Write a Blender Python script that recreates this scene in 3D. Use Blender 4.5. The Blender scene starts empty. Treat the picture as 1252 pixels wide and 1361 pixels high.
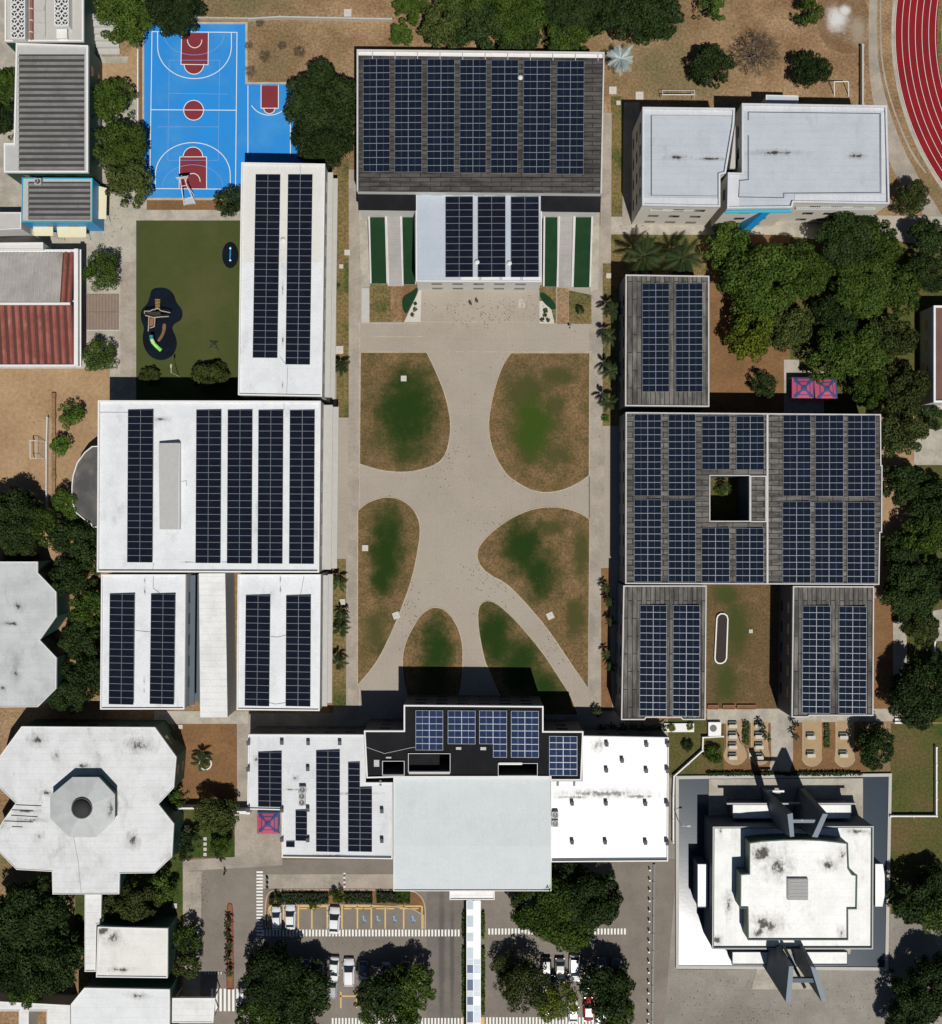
import bpy, math, random
import numpy as np
from mathutils import Vector, Matrix
from mathutils.geometry import tessellate_polygon
random.seed(7)
R = math.radians
H, S = 190.0, 7.5                       # camera height (m), photo pixels per metre on the ground
CX, CY = 626.0, 680.5
col = bpy.context.scene.collection
ORG = {}

def W(px, py, z=0.0):
    """the point at height z that the photo shows at (px, py)"""
    k = (H - z) / H
    return Vector(((px - CX) / S * k, -(py - CY) / S * k, z))

# ------------------------------------------------------------------ objects
def props(o, label=None, cat=None, group=None, kind=None):
    if label: o['label'] = label
    if cat: o['category'] = cat
    if group: o['group'] = group
    if kind: o['kind'] = kind
    return o

def thing(name, label, cat, loc=(0, 0, 0), group=None, rz=0):
    o = bpy.data.objects.new(name, None)
    o.empty_display_size = .5
    col.objects.link(o)
    o.location = loc
    o.rotation_euler = (0, 0, rz)
    ORG[o.name] = Vector(loc)
    return props(o, label, cat, group)

class MB:
    def __init__(s):
        s.v = []; s.f = []; s.m = []
    def poly(s, pts, mi=0):
        n = len(s.v); s.v += [tuple(p) for p in pts]
        s.f.append(tuple(range(n, n + len(pts)))); s.m.append(mi)
        return s
    def quad_idx(s, idx, mi=0):
        s.f.append(tuple(idx)); s.m.append(mi)
    def box(s, x0, y0, z0, x1, y1, z1, mi=0):
        return s.prism([(x0, y0), (x1, y0), (x1, y1), (x0, y1)], z0, z1, mi)
    def prism(s, poly, z0, z1, mi=0, top=True, bot=True, mt=None):
        if area(poly) < 0: poly = poly[::-1]
        n = len(s.v); N = len(poly)
        s.v += [(p[0], p[1], z0) for p in poly] + [(p[0], p[1], z1) for p in poly]
        for i in range(N):
            j = (i + 1) % N
            s.quad_idx((n + i, n + j, n + N + j, n + N + i), mi)
        if top: s.quad_idx(tuple(n + N + i for i in range(N)), mi if mt is None else mt)
        if bot: s.quad_idx(tuple(n + i for i in reversed(range(N))), mi)
        return s
    def loft(s, rings, mi=0, cap=True, closed=True):
        n = len(s.v); N = len(rings[0])
        for r in rings: s.v += [tuple(p) for p in r]
        for a in range(len(rings) - 1):
            for i in range(N if closed else N - 1):
                j = (i + 1) % N
                s.quad_idx((n + a*N + i, n + a*N + j, n + (a+1)*N + j, n + (a+1)*N + i), mi)
        if cap and closed:
            s.quad_idx(tuple(n + i for i in reversed(range(N))), mi)
            k = n + (len(rings) - 1) * N
            s.quad_idx(tuple(k + i for i in range(N)), mi)
        return s
    def tube(s, p0, p1, r0, r1=None, n=8, mi=0):
        p0 = Vector(p0); p1 = Vector(p1); r1 = r0 if r1 is None else r1
        d = (p1 - p0).normalized(); a = d.orthogonal().normalized(); b = d.cross(a)
        rg = [[p + (a * math.cos(t) + b * math.sin(t)) * r for t in [2*math.pi*i/n for i in range(n)]] for p, r in ((p0, r0), (p1, r1))]
        return s.loft(rg, mi)
    def path(s, pts, r, n=6, mi=0, closed=False):
        pts = [Vector(p) for p in pts]
        m = len(pts)
        for i in range(m if closed else m - 1):
            s.tube(pts[i], pts[(i + 1) % m], r, r, n, mi)
        return s
    def ring(s, outer, inner, z0, z1, mi=0):
        """closed wall between two same-length outlines"""
        n = len(s.v); N = len(outer)
        for z in (z0, z1):
            s.v += [(p[0], p[1], z) for p in outer]; s.v += [(p[0], p[1], z) for p in inner]
        o0, i0, o1, i1 = n, n + N, n + 2*N, n + 3*N
        for i in range(N):
            j = (i + 1) % N
            s.quad_idx((o0+i, o0+j, o1+j, o1+i), mi)
            s.quad_idx((i0+j, i0+i, i1+i, i1+j), mi)
            s.quad_idx((o1+i, o1+j, i1+j, i1+i), mi)
            s.quad_idx((o0+j, o0+i, i0+i, i0+j), mi)
        return s
    def build(s, name, mats, parent=None, local=False, smooth=False, loc=None):
        me = bpy.data.meshes.new(name)
        org = ORG.get(parent.name, Vector()) if (parent and not local) else Vector(loc or (0, 0, 0))
        me.from_pydata([(v[0]-org[0], v[1]-org[1], v[2]-org[2]) for v in s.v], [], s.f)
        if not isinstance(mats, (list, tuple)): mats = [mats]
        for m in mats: me.materials.append(m)
        me.polygons.foreach_set('material_index', s.m)
        if smooth: me.polygons.foreach_set('use_smooth', [True] * len(s.f))
        me.update()
        o = bpy.data.objects.new(name, me); col.objects.link(o)
        if parent: o.parent = parent; ORG[o.name] = ORG.get(parent.name, Vector())
        elif loc: o.location = loc; ORG[o.name] = Vector(loc)
        return o

def area(p):
    return sum(p[i][0]*p[(i+1) % len(p)][1] - p[(i+1) % len(p)][0]*p[i][1] for i in range(len(p))) / 2

def inset(poly, d):
    """offset a simple CCW outline inwards"""
    N = len(poly); out = []
    for i in range(N):
        a = Vector(poly[i-1][:2]); b = Vector(poly[i][:2]); c = Vector(poly[(i+1) % N][:2])
        e1 = (b-a).normalized(); e2 = (c-b).normalized()
        n1 = Vector((-e1.y, e1.x)); n2 = Vector((-e2.y, e2.x))
        m = n1 + n2
        q = m.dot(n1)
        m = m / q if abs(q) > .2 else m
        out.append((b.x + m.x*d, b.y + m.y*d))
    return out

def chaikin(pts, corners=(), it=3):
    P = [(p[0], p[1], i in corners) for i, p in enumerate(pts)]
    for _ in range(it):
        Q = []
        n = len(P)
        for i in range(n):
            a = P[i]; b = P[(i+1) % n]
            Q.append((a[0], a[1], True) if a[2] else (a[0]*.75+b[0]*.25, a[1]*.75+b[1]*.25, False))
            if not b[2]: Q.append((a[0]*.25+b[0]*.75, a[1]*.25+b[1]*.75, False))
        P = Q
    return [(p[0], p[1]) for p in P]

def dup(o, parent=None):
    c = o.copy(); col.objects.link(c)
    if parent: c.parent = parent
    for ch in list(o.children): dup(ch, c)
    return c

def setmat(o, m):
    o.material_slots[0].link = 'OBJECT'; o.material_slots[0].material = m

# ------------------------------------------------------------------ materials
class NT:
    def __init__(s, name):
        s.m = bpy.data.materials.new(name); s.m.use_nodes = True
        s.nt = s.m.node_tree; s.b = s.nt.nodes['Principled BSDF']
        s.pos = None
    def n(s, t, **kw):
        nd = s.nt.nodes.new(t)
        for k, v in kw.items(): setattr(nd, k, v)
        return nd
    def l(s, a, b): s.nt.links.new(a, b)
    def P(s):
        if s.pos is None: s.pos = s.n('ShaderNodeNewGeometry').outputs['Position']
        return s.pos
    def OBJ(s): return s.n('ShaderNodeTexCoord').outputs['Object']
    def noise(s, scale, detail=4, rough=.55, vec=None, stretch=None):
        nd = s.n('ShaderNodeTexNoise'); nd.inputs['Scale'].default_value = scale
        nd.inputs['Detail'].default_value = detail; nd.inputs['Roughness'].default_value = rough
        v = vec or s.P()
        if stretch:
            mp = s.n('ShaderNodeMapping'); mp.inputs['Scale'].default_value = stretch
            s.l(v, mp.inputs['Vector']); v = mp.outputs[0]
        s.l(v, nd.inputs['Vector'])
        return nd.outputs['Fac']
    def ramp(s, f, a, b, lo=0., hi=1.):
        nd = s.n('ShaderNodeMapRange'); nd.interpolation_type = 'SMOOTHSTEP'
        for k, v in zip((1, 2, 3, 4), (a, b, lo, hi)): nd.inputs[k].default_value = v
        s.l(f, nd.inputs[0]); return nd.outputs[0]
    def math(s, op, a, b=None, c=None):
        nd = s.n('ShaderNodeMath', operation=op)
        for i, x in enumerate((a, b, c)):
            if x is None: continue
            if isinstance(x, (int, float)): nd.inputs[i].default_value = x
            else: s.l(x, nd.inputs[i])
        return nd.outputs[0]
    def mix(s, f, a, b, bt='MIX'):
        nd = s.n('ShaderNodeMix', data_type='RGBA', blend_type=bt)
        for i, x in ((0, f), (6, a), (7, b)):
            if isinstance(x, (int, float)): nd.inputs[i].default_value = x
            elif isinstance(x, tuple): nd.inputs[i].default_value = (*x[:3], 1)
            else: s.l(x, nd.inputs[i])
        return nd.outputs[2]
    def xyz(s, vec=None):
        nd = s.n('ShaderNodeSeparateXYZ'); s.l(vec or s.P(), nd.inputs[0]); return nd.outputs
    def lines(s, axis, pitch, width, off=0., vec=None):
        """mask: 1 on lines every pitch metres"""
        x = s.xyz(vec)[axis]
        f = s.math('FRACT', s.math('MULTIPLY', s.math('ADD', x, off + 1000*pitch), 1/pitch))
        return s.math('LESS_THAN', f, width/pitch)
    def blob(s, x, y, r, sx=1., sy=1., soft=.0):
        g = s.xyz()
        dx = s.math('MULTIPLY', s.math('SUBTRACT', g[0], x), 1/sx)
        dy = s.math('MULTIPLY', s.math('SUBTRACT', g[1], y), 1/sy)
        d = s.math('SQRT', s.math('ADD', s.math('MULTIPLY', dx, dx), s.math('MULTIPLY', dy, dy)))
        return s.ramp(d, r*soft, r, 1., 0.)
    def out(s, c, rough=.8, bump=None, bs=.3, bd=.1, spec=None, metal=None):
        if isinstance(c, tuple): s.b.inputs['Base Color'].default_value = (*c[:3], 1)
        else: s.l(c, s.b.inputs['Base Color'])
        if isinstance(rough, (int, float)): s.b.inputs['Roughness'].default_value = rough
        else: s.l(rough, s.b.inputs['Roughness'])
        if spec is not None: s.b.inputs['Specular IOR Level'].default_value = spec
        if metal is not None: s.b.inputs['Metallic'].default_value = metal
        if bump is not None:
            b = s.n('ShaderNodeBump'); b.inputs['Strength'].default_value = bs; b.inputs['Distance'].default_value = bd
            s.l(bump, b.inputs['Height']); s.l(b.outputs[0], s.b.inputs['Normal'])
        return s.m

def stain_px(t, stains):
    """stains: (px, py, r_px, sx, sy, z)"""
    f = None
    for (px, py, r, sx, sy, z) in stains:
        p = W(px, py, z)
        b = t.blob(p.x, p.y, r/S, sx, sy)
        f = b if f is None else t.math('MAXIMUM', f, b)
    return f

def ground(name, c1, c2, scale=.25, rough=.9, c3=None, s3=.05, fine=3., fa=.25, bump=.3, speck=None, grid=None, patches=None):
    t = NT(name)
    c = t.mix(t.ramp(t.noise(scale, 6, .6), .35, .65), c1, c2)
    if c3: c = t.mix(t.ramp(t.noise(s3, 5, .6), .45, .7), c, c3)
    n = t.noise(fine, 5, .7)
    c = t.mix(1., c, t.mix(t.ramp(n, .3, .7), (1-fa,)*3, (1+fa,)*3), 'MULTIPLY')
    if patches:
        for (cc, lst, amt) in patches:
            f = stain_px(t, lst)
            f = t.ramp(t.math('ADD', f, t.math('ADD', t.math('MULTIPLY', t.math('SUBTRACT', t.noise(.35, 6, .65), .5), 1.1), t.math('MULTIPLY', t.math('SUBTRACT', t.noise(2.2, 4, .7), .5), .55))), .02, .95, 0, amt)
            c = t.mix(f, c, cc)
    if grid:
        gm = t.math('MAXIMUM', t.lines(0, grid[0], .05), t.lines(1, grid[0], .05))
        c = t.mix(t.math('MULTIPLY', gm, grid[1]), c, (.03, .03, .03))
    if speck:
        f = t.ramp(t.noise(1.6, 6, .75), .64, .7)
        c = t.mix(t.math('MULTIPLY', f, speck), c, tuple(x*.3 for x in c1))
    return t.out(c, rough, n, bump, .05, spec=.12)

def roofm(name, c1, c2=None, rough=.6, seam=None, seamd=.25, stains=None, dirt=.15, dirtc=(.12, .11, .1), spec=.5, tone=None, dscale=.35):
    """painted roof: seam = (axis, pitch); stains = mould patches at given places"""
    t = NT(name); c2 = c2 or tuple(x*.88 for x in c1)
    c = t.mix(t.ramp(t.noise(.35, 5, .6), .35, .7), c1, c2)
    d = t.ramp(t.noise(dscale, 8, .72, stretch=(1, .5, 1)), .52, .78)
    c = t.mix(t.math('MULTIPLY', d, dirt), c, dirtc)
    f2 = t.ramp(t.noise(4., 4, .6), .3, .75)
    c = t.mix(1., c, t.mix(f2, (.94,)*3, (1.05,)*3), 'MULTIPLY')
    if seam:
        c = t.mix(t.math('MULTIPLY', t.lines(seam[0], seam[1], .09), seamd), c, tuple(x*.35 for x in c1))
        c = t.mix(t.math('MULTIPLY', t.lines(1-seam[0], seam[1]*6.3, .08), seamd*.6), c, tuple(x*.4 for x in c1))
    if stains:
        nz = t.math('MULTIPLY', t.math('SUBTRACT', t.noise(1.0, 9, .78, stretch=(1, .6, 1)), .5), 2.6)
        f = stain_px(t, [(x, y, r*2.6, a, b, z) for (x, y, r, a, b, z) in stains])
        f = t.ramp(t.math('ADD', f, nz), .25, 1.2)
        c = t.mix(t.math('MULTIPLY', f, .5), c, (.17, .155, .135))
        f = stain_px(t, [(x, y, r*1.5, a, b, z) for (x, y, r, a, b, z) in stains])
        f = t.ramp(t.math('ADD', f, nz), .62, 1.0)
        c = t.mix(t.math('MULTIPLY', f, .96), c, (.03, .026, .02))
    return t.out(c, rough, spec=spec)

def planks(name, c1, c2, w=4., h=.78, rot=0, rough=.85, mort=(.02, .02, .02)):
    t = NT(name)
    mp = t.n('ShaderNodeMapping'); mp.inputs['Rotation'].default_value = (0, 0, R(rot)); t.l(t.P(), mp.inputs['Vector'])
    b = t.n('ShaderNodeTexBrick'); t.l(mp.outputs[0], b.inputs['Vector'])
    b.inputs['Color1'].default_value = (*c1, 1); b.inputs['Color2'].default_value = (*c2, 1); b.inputs['Mortar'].default_value = (*mort, 1)
    b.inputs['Scale'].default_value = 1; b.inputs['Brick Width'].default_value = w; b.inputs['Row Height'].default_value = h
    b.inputs['Mortar Size'].default_value = .07; b.inputs['Mortar Smooth'].default_value = .3; b.inputs['Bias'].default_value = -.1
    n = t.noise(.55, 7, .7, stretch=(.4, 2, 1) if rot == 0 else (2, .4, 1))
    c = t.mix(1., b.outputs[0], t.mix(t.ramp(n, .3, .72), (.5,)*3, (1.75, 1.7, 1.62)), 'MULTIPLY')
    c = t.mix(t.ramp(t.noise(.09, 4, .6), .5, .7, 0, .55), c, (.03, .03, .03))
    return t.out(c, rough, t.math('SUBTRACT', 1, b.outputs[1]), .6, .08, spec=.2)

def leafm(name, c1, c2, rough=.6):
    t = NT(name)
    oi = t.n('ShaderNodeObjectInfo')
    n = t.noise(.45, 3, .6, vec=t.P())
    c = t.mix(t.ramp(n, .35, .65), c1, c2)
    r = t.n('ShaderNodeMapRange'); r.inputs[3].default_value = .75; r.inputs[4].default_value = 1.3; t.l(oi.outputs['Random'], r.inputs[0])
    cm = t.n('ShaderNodeCombineColor'); [t.l(r.outputs[0], cm.inputs[i]) for i in range(3)]
    c = t.mix(1., c, cm.outputs[0], 'MULTIPLY')
    n2 = t.noise(3.5, 2, .5)
    c = t.mix(1., c, t.mix(n2, (.55,)*3, (1.5,)*3), 'MULTIPLY')
    return t.out(c, rough, spec=.12)

def flat(name, c, rough=.6, metal=None, spec=None, var=.12, scale=1.5):
    t = NT(name)
    cc = t.mix(t.noise(scale, 5, .65), tuple(x*(1-var) for x in c), tuple(min(1, x*(1+var)) for x in c))
    return t.out(cc, rough, metal=metal, spec=spec)

M = {}
M['soil'] = ground('dry soil', (.20, .122, .062), (.30, .20, .112), .13, c3=(.15, .125, .06), s3=.04, fine=2.2, fa=.35, speck=.45)
M['sand'] = ground('sandy yard', (.36, .245, .14), (.30, .195, .108), .12, fine=1.5, fa=.14, speck=.25)
M['soil_brown'] = ground('brown court soil', (.21, .115, .052), (.165, .092, .043), .25, fine=2.5, fa=.18, speck=.3)
M['plaza'] = ground('plaza concrete', (.345, .303, .25), (.312, .273, .224), .12, fine=3., fa=.06, bump=.08, c3=(.355, .315, .262), s3=.035, grid=(6.1, .14), speck=.12)
M['path'] = ground('walkway concrete', (.37, .325, .268), (.31, .272, .225), .4, fine=2.6, fa=.09, bump=.1, c3=(.25, .225, .19), s3=.18, grid=(2.6, .13))
M['lightcon'] = ground('pale concrete', (.42, .385, .32), (.36, .33, .275), .4, fine=2.6, fa=.08, bump=.1, c3=(.29, .265, .22), s3=.2)
M['curb'] = ground('kerb concrete', (.46, .39, .29), (.38, .32, .24), .8, fine=4, fa=.1, bump=.1)
M['asphalt'] = ground('parking pavers', (.205, .178, .15), (.175, .152, .13), .3, fine=4, fa=.09, bump=.15, c3=(.235, .205, .175), s3=.06)
M['asphalt_d'] = ground('worn drive', (.175, .155, .135), (.15, .135, .118), .4, fine=4, fa=.09, bump=.15,
    patches=[((.085, .08, .075), [(587, 1270, 26, .3, 6.0, 0), (601, 1275, 22, .25, 6.0, 0)], .8)])
M['paver_r'] = ground('yard pavers', (.285, .262, .228), (.245, .222, .192), .3, fine=3, fa=.1, bump=.2, c3=(.20, .182, .158), s3=.07, grid=(1.6, .10), speck=.25)
M['turf'] = ground('artificial turf', (.060, .073, .020), (.054, .066, .019), .2, fine=6, fa=.08, bump=.2, c3=(.078, .080, .027), s3=.09, grid=(3.9, .16))
M['turf_d'] = ground('dark green turf', (.012, .042, .016), (.010, .034, .013), .5, fine=6, fa=.12, bump=.2)
M['grass_dry'] = ground('dry grass', (.155, .125, .045), (.19, .125, .06), .4, fine=2.4, fa=.42, c3=(.06, .075, .02), s3=.2, bump=.5, speck=.5)
M['grass_mix'] = ground('patchy grass', (.075, .082, .022), (.12, .085, .035), .2, fine=2.4, fa=.3, c3=(.045, .07, .015), s3=.1, bump=.5)
M['grass_gr'] = ground('green grass', (.035, .06, .012), (.06, .075, .02), .3, fine=2.4, fa=.3, bump=.5, c3=(.1, .08, .03), s3=.12)
M['court'] = ground('blue court paint', (.022, .235, .62), (.028, .215, .56), .12, rough=.6, fine=5, fa=.06, bump=.04, c3=(.045, .26, .60), s3=.12, speck=.15)
M['court_r'] = ground('red court paint', (.205, .032, .042), (.18, .03, .038), .3, rough=.55, fine=5, fa=.05, bump=.04)
M['track'] = ground('running track', (.235, .012, .017), (.195, .011, .015), .3, rough=.8, fine=6, fa=.08, bump=.1, c3=(.17, .014, .02), s3=.1)
M['line'] = flat('line paint', (.72, .72, .68), .6, var=.08)
M['line_f'] = flat('faded line paint', (.16, .30, .56), .6, var=.1)
M['yellow'] = flat('yellow road paint', (.55, .35, .10), .6, var=.25)
M['bluepaint'] = flat('pale blue pavement paint', (.20, .38, .62), .6, var=.2)
M['white'] = roofm('white roof membrane', (.68, .70, .715), (.615, .635, .655), .5, dirt=.34, seam=(1, 8.), seamd=.09, stains=[(213, 557, 5, 1.6, .5, 10.4), (192.5, 771, 2, .5, 1.6, 9.6), (192.5, 786, 2.5, .5, 2., 9.6), (191.5, 905, 2.5, .6, 2.2, 9.6), (191.5, 917, 2, .6, 2, 9.6), (372.6, 770, 2, .5, 3, 9.6), (372.6, 784, 2, .5, 3, 9.6), (375.8, 385, 3, .4, 2.5, 10.2), (375.8, 453, 3.5, .4, 2.2, 10.2), (375.6, 512, 2.5, .4, 2, 10.2), (252, 747, 3, 3., .25, 10.4)])
M['white_c'] = roofm('white painted deck', (.62, .635, .65), (.56, .575, .59), .55, dirt=.28, seam=(1, 1.3), seamd=.10, spec=.3,
    stains=[(390, 1050, 5, 3, .3, 7.5), (470, 1055, 7, 4, .3, 7.5), (392, 1035, 4, 1, 1, 7.5), (340, 1010, 3, 1, 2, 7.5), (440, 1138, 5, 5, .4, 7.5)])
M['cream'] = roofm('cream roof coating', (.655, .645, .61), (.62, .61, .575), .55, dirt=.2)
M['white_b'] = roofm('bright white roof', (.79, .795, .80), (.75, .76, .77), .42, dirt=.14, seam=(1, 1.3), seamd=.07, spec=.5,
    stains=[(800, 1055, 20, 3.2, .3, 7.5), (762, 1060, 10, 2.6, .3, 7.5), (850, 1059, 12, 2., .25, 7.5), (795, 990, 8, 1, 1, 7.5), (390, 1050, 6, 3, .3, 7.5), (470, 1055, 12, 3, .25, 7.5)])
M['metal_b'] = roofm('blue-grey metal roof', (.455, .495, .53), (.42, .46, .50), .45, dirt=.25, seam=(1, 1.15), seamd=.13,
    stains=[(899, 209, 9, 1.6, .35, 11.5), (1138, 208, 9, 1.5, .35, 11.5), (1030, 204, 14, 2.2, .25, 11.5), (945, 211, 8, 2, .25, 11.5)])
M['metal_w'] = roofm('pale metal deck', (.44, .485, .545), (.41, .46, .52), .42, dirt=.08, seam=(1, 1.6), seamd=.08)
M['portico'] = roofm('pale ribbed roof sheet', (.56, .595, .605), (.53, .57, .58), .6, dirt=.1, seam=(0, 1.89), seamd=.04, spec=.2)
M['corr_w'] = roofm('white ribbed sheet', (.70, .70, .69), (.60, .60, .59), .5, dirt=.3, seam=(1, 1.1), seamd=.26, dirtc=(.3, .29, .27), dscale=.5)
M['plank'] = planks('weathered dark tiles', (.075, .071, .068), (.054, .051, .049), 3.4, .76)
M['plank_v'] = planks('weathered grey tiles', (.135, .128, .12), (.09, .086, .081), 6., .78, 90)
M['plank_h'] = planks('weathered grey slab tiles', (.125, .118, .112), (.085, .081, .077), 2.6, .9)
M['blackroof'] = roofm('black bitumen roof', (.010, .0105, .012), (.014, .0145, .017), .9, dirt=.15, dirtc=(.06, .06, .06), spec=.15)
M['rim'] = flat('white parapet paint', (.70, .69, .67), .6, var=.12, scale=.8)
M['rim_g'] = flat('worn pale coping', (.50, .49, .47), .65, var=.22, scale=.6)
M['metal_rim'] = roofm('pale metal flashing', (.57, .59, .61), (.52, .54, .565), .5, dirt=.25, seam=(0, 1.), seamd=.15)
M['wall_w'] = flat('warm sunlit wall', (.62, .58, .50), .8, var=.12, scale=.5)
M['rimdark'] = flat('grey coping', (.42, .42, .41), .6, var=.15)
M['wall'] = flat('off-white wall', (.56, .55, .52), .75, var=.12, scale=.5)
M['wall_g'] = flat('dark green wall', (.012, .055, .04), .6, var=.15)
M['wall_d'] = flat('shaded blue wall', (.045, .07, .105), .6, var=.12)  # blue wall, its colour darkened to stand for the shade on it
M['wall_c'] = flat('grey concrete wall', (.36, .355, .345), .75, var=.15)
M['wall_shade'] = flat('shaded grey wall', (.06, .065, .075), .7, var=.15)  # shade on these walls is put into the dark colour
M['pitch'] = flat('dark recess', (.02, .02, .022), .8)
M['glass'] = flat('window glass', (.025, .035, .045), .08, spec=.8, var=.2)
M['frame'] = flat('window frame', (.5, .5, .5), .5)
M['alu'] = flat('module frame aluminium', (.36, .39, .43), .4, metal=.3, var=.06)
M['alu_d'] = flat('slim module frame', (.26, .28, .30), .45, metal=.2, var=.06)
M['rail'] = flat('mounting rail', (.30, .31, .32), .5, metal=.5)
M['bark'] = flat('bark', (.11, .085, .06), .9, var=.3, scale=3)
M['concrete'] = flat('grey concrete', (.44, .43, .40), .8, var=.14, scale=1.2)
M['conlight'] = flat('pale concrete block', (.50, .475, .42), .8, var=.14, scale=1.2)
M['cyan'] = flat('cyan painted trim', (.03, .36, .50), .5)
M['blue'] = flat('blue painted surface', (.01, .25, .55), .5)
M['awning'] = flat('cream awning sheet', (.68, .62, .42), .7, var=.08)
M['rust'] = flat('rusty pipe', (.25, .11, .07), .8, var=.25)
M['steel'] = flat('white painted steel', (.68, .68, .66), .45, var=.08)
M['dsteel'] = flat('dark steel', (.06, .06, .065), .5)
M['rubber'] = flat('tyre rubber', (.02, .02, .02), .8)
M['pink'] = flat('pink canopy fabric', (.42, .06, .12), .75, var=.15)
M['navy'] = flat('navy canopy fabric', (.035, .05, .15), .75, var=.2)
M['tan'] = ground('tan paved pad', (.38, .27, .155), (.34, .24, .135), .5, fine=4, fa=.08, bump=.1)
M['slate'] = flat('slate grey concrete', (.075, .10, .125), .7, var=.12, scale=.8)
M['slate_l'] = flat('slate top coping', (.15, .19, .23), .6, var=.15)
M['safe'] = ground('rubber safety floor', (.004, .006, .010), (.004, .009, .018), .35, fine=5, fa=.2, bump=.1)
M['trough'] = flat('dark roof troughs', (.045, .045, .044), .9, var=.3, scale=1.)  # darker tone on the flat strips between the ridges
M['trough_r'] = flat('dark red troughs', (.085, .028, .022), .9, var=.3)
M['ramp'] = roofm('grey ramp concrete', (.33, .32, .30), (.28, .27, .255), .8, dirt=.3, seam=(1, .9), seamd=.2)
M['litter'] = flat('dead leaf litter', (.10, .07, .045), .9, var=.4)
M['terr'] = flat('terracotta', (.34, .12, .06), .8)

def solar(name, c1, c2, spec=.5):
    t = NT(name)
    o = t.OBJ()
    n = t.noise(.8, 3, .5, vec=t.P())
    oi = t.n('ShaderNodeObjectInfo')
    c = t.mix(oi.outputs['Random'], c1, c2)
    c = t.mix(t.ramp(n, .3, .7), c, tuple(x*.85 for x in c1))
    g = t.math('MAXIMUM', t.lines(0, .183, .012, vec=o), t.lines(1, .183, .012, vec=o))
    c = t.mix(t.math('MULTIPLY', g, .12), c, (.25, .28, .33))
    return t.out(c, .12, spec=.22)
M['cell_k'] = solar('black solar cells', (.0045, .006, .014), (.006, .009, .02))
M['cell_b'] = solar('blue solar cells', (.0045, .009, .020), (.0065, .013, .030))
M['cell_p'] = solar('light blue solar cells', (.016, .03, .08), (.022, .042, .105))

M['leaf'] = leafm('green leaves', (.036, .066, .010), (.060, .096, .014))
M['leaf_d'] = leafm('dark leaves', (.018, .034, .009), (.030, .050, .013))
M['leaf_y'] = leafm('yellow-green leaves', (.12, .14, .012), (.08, .12, .014))
M['leaf_b'] = leafm('bright leaves', (.06, .13, .018), (.09, .16, .022))
M['leaf_o'] = leafm('olive leaves', (.040, .055, .014), (.058, .076, .019))
M['twig'] = leafm('bare brown twigs', (.085, .065, .048), (.12, .092, .068))
M['silver'] = leafm('silver leaves', (.28, .35, .34), (.36, .42, .42))
M['frond'] = leafm('palm fronds', (.018, .030, .010), (.035, .052, .016))

def water():
    t = NT('pool water')
    n = t.noise(2.2, 2, .5)
    return t.out(t.mix(t.noise(5., 3, .6), (.022, .036, .052), (.032, .048, .066)), .16, n, .05, .03, spec=.75)
M['water'] = water()
# ================================================================== SETTING
_cnt = 0
def sheet(name, mat, pts, lvl, kind='structure', corners=None, smooth=False, it=3):
    if smooth: pts = chaikin(pts, corners or (), it)
    global _cnt; _cnt += 1
    z = .015 * lvl + .0004*_cnt
    P = [W(x, y, z) for x, y in pts]
    if area(P) < 0: P.reverse()
    mb = MB()
    n0 = len(P); mb.v = [tuple(p) for p in P]
    for t3 in tessellate_polygon([P]):
        a, b, c = (P[i] for i in t3)
        f = tuple(t3) if (b-a).cross(c-a).z > 0 else tuple(reversed(t3))
        mb.quad_idx(f)
    o = mb.build(name, mat)
    props(o, kind=kind)
    return o
def rect(x0, y0, x1, y1): return [(x0, y0), (x1, y0), (x1, y1), (x0, y1)]
def sheets(name, mat, rects, lvl):
    global _cnt; _cnt += 1
    mb = MB(); z = .015*lvl + .0004*_cnt
    for r in rects:
        P = [W(x, y, z) for x, y in (rect(*r) if not isinstance(r[0], (tuple, list)) else r)]
        if area(P) < 0: P.reverse()
        mb.poly(P)
    return props(mb.build(name, mat), kind='structure')

g = MB().poly([(-1500, -1500, 0), (1500, -1500, 0), (1500, 1500, 0), (-1500, 1500, 0)]).build('ground', M['soil'])
props(g, kind='structure')

# left yard, paths
sheet('sandy_ground', M['sand'], rect(-200, 485, 150, 760), 1)
sheet('paved_yard', M['lightcon'], [(-200, -100), (135, -100), (135, 75), (182, 75), (182, 300), (182, 532), (146, 532), (146, 490), (0, 490), (-200, 490)], 2)
sheet('path_strip', M['lightcon'], rect(165, 265, 320, 294), 2.5)
sheet('tan_strip', M['soil_brown'], rect(195, 263, 320, 279), 3)
sheet('brown_strip', M['soil_brown'], rect(183, 30, 194, 264), 3)
sheet('soil_patch', M['sand'], [(136, 84), (168, 84), (178, 55), (184, 55), (184, 130), (136, 130)], 3)
sheet('wooden_deck', M['rimdark'], rect(115, 390, 158, 440), 3)
sheet('path', M['path'], rect(160, 348, 184, 500), 3)
sheet('artificial_turf', M['turf'], rect(181, 293, 330, 535), 4)
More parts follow.
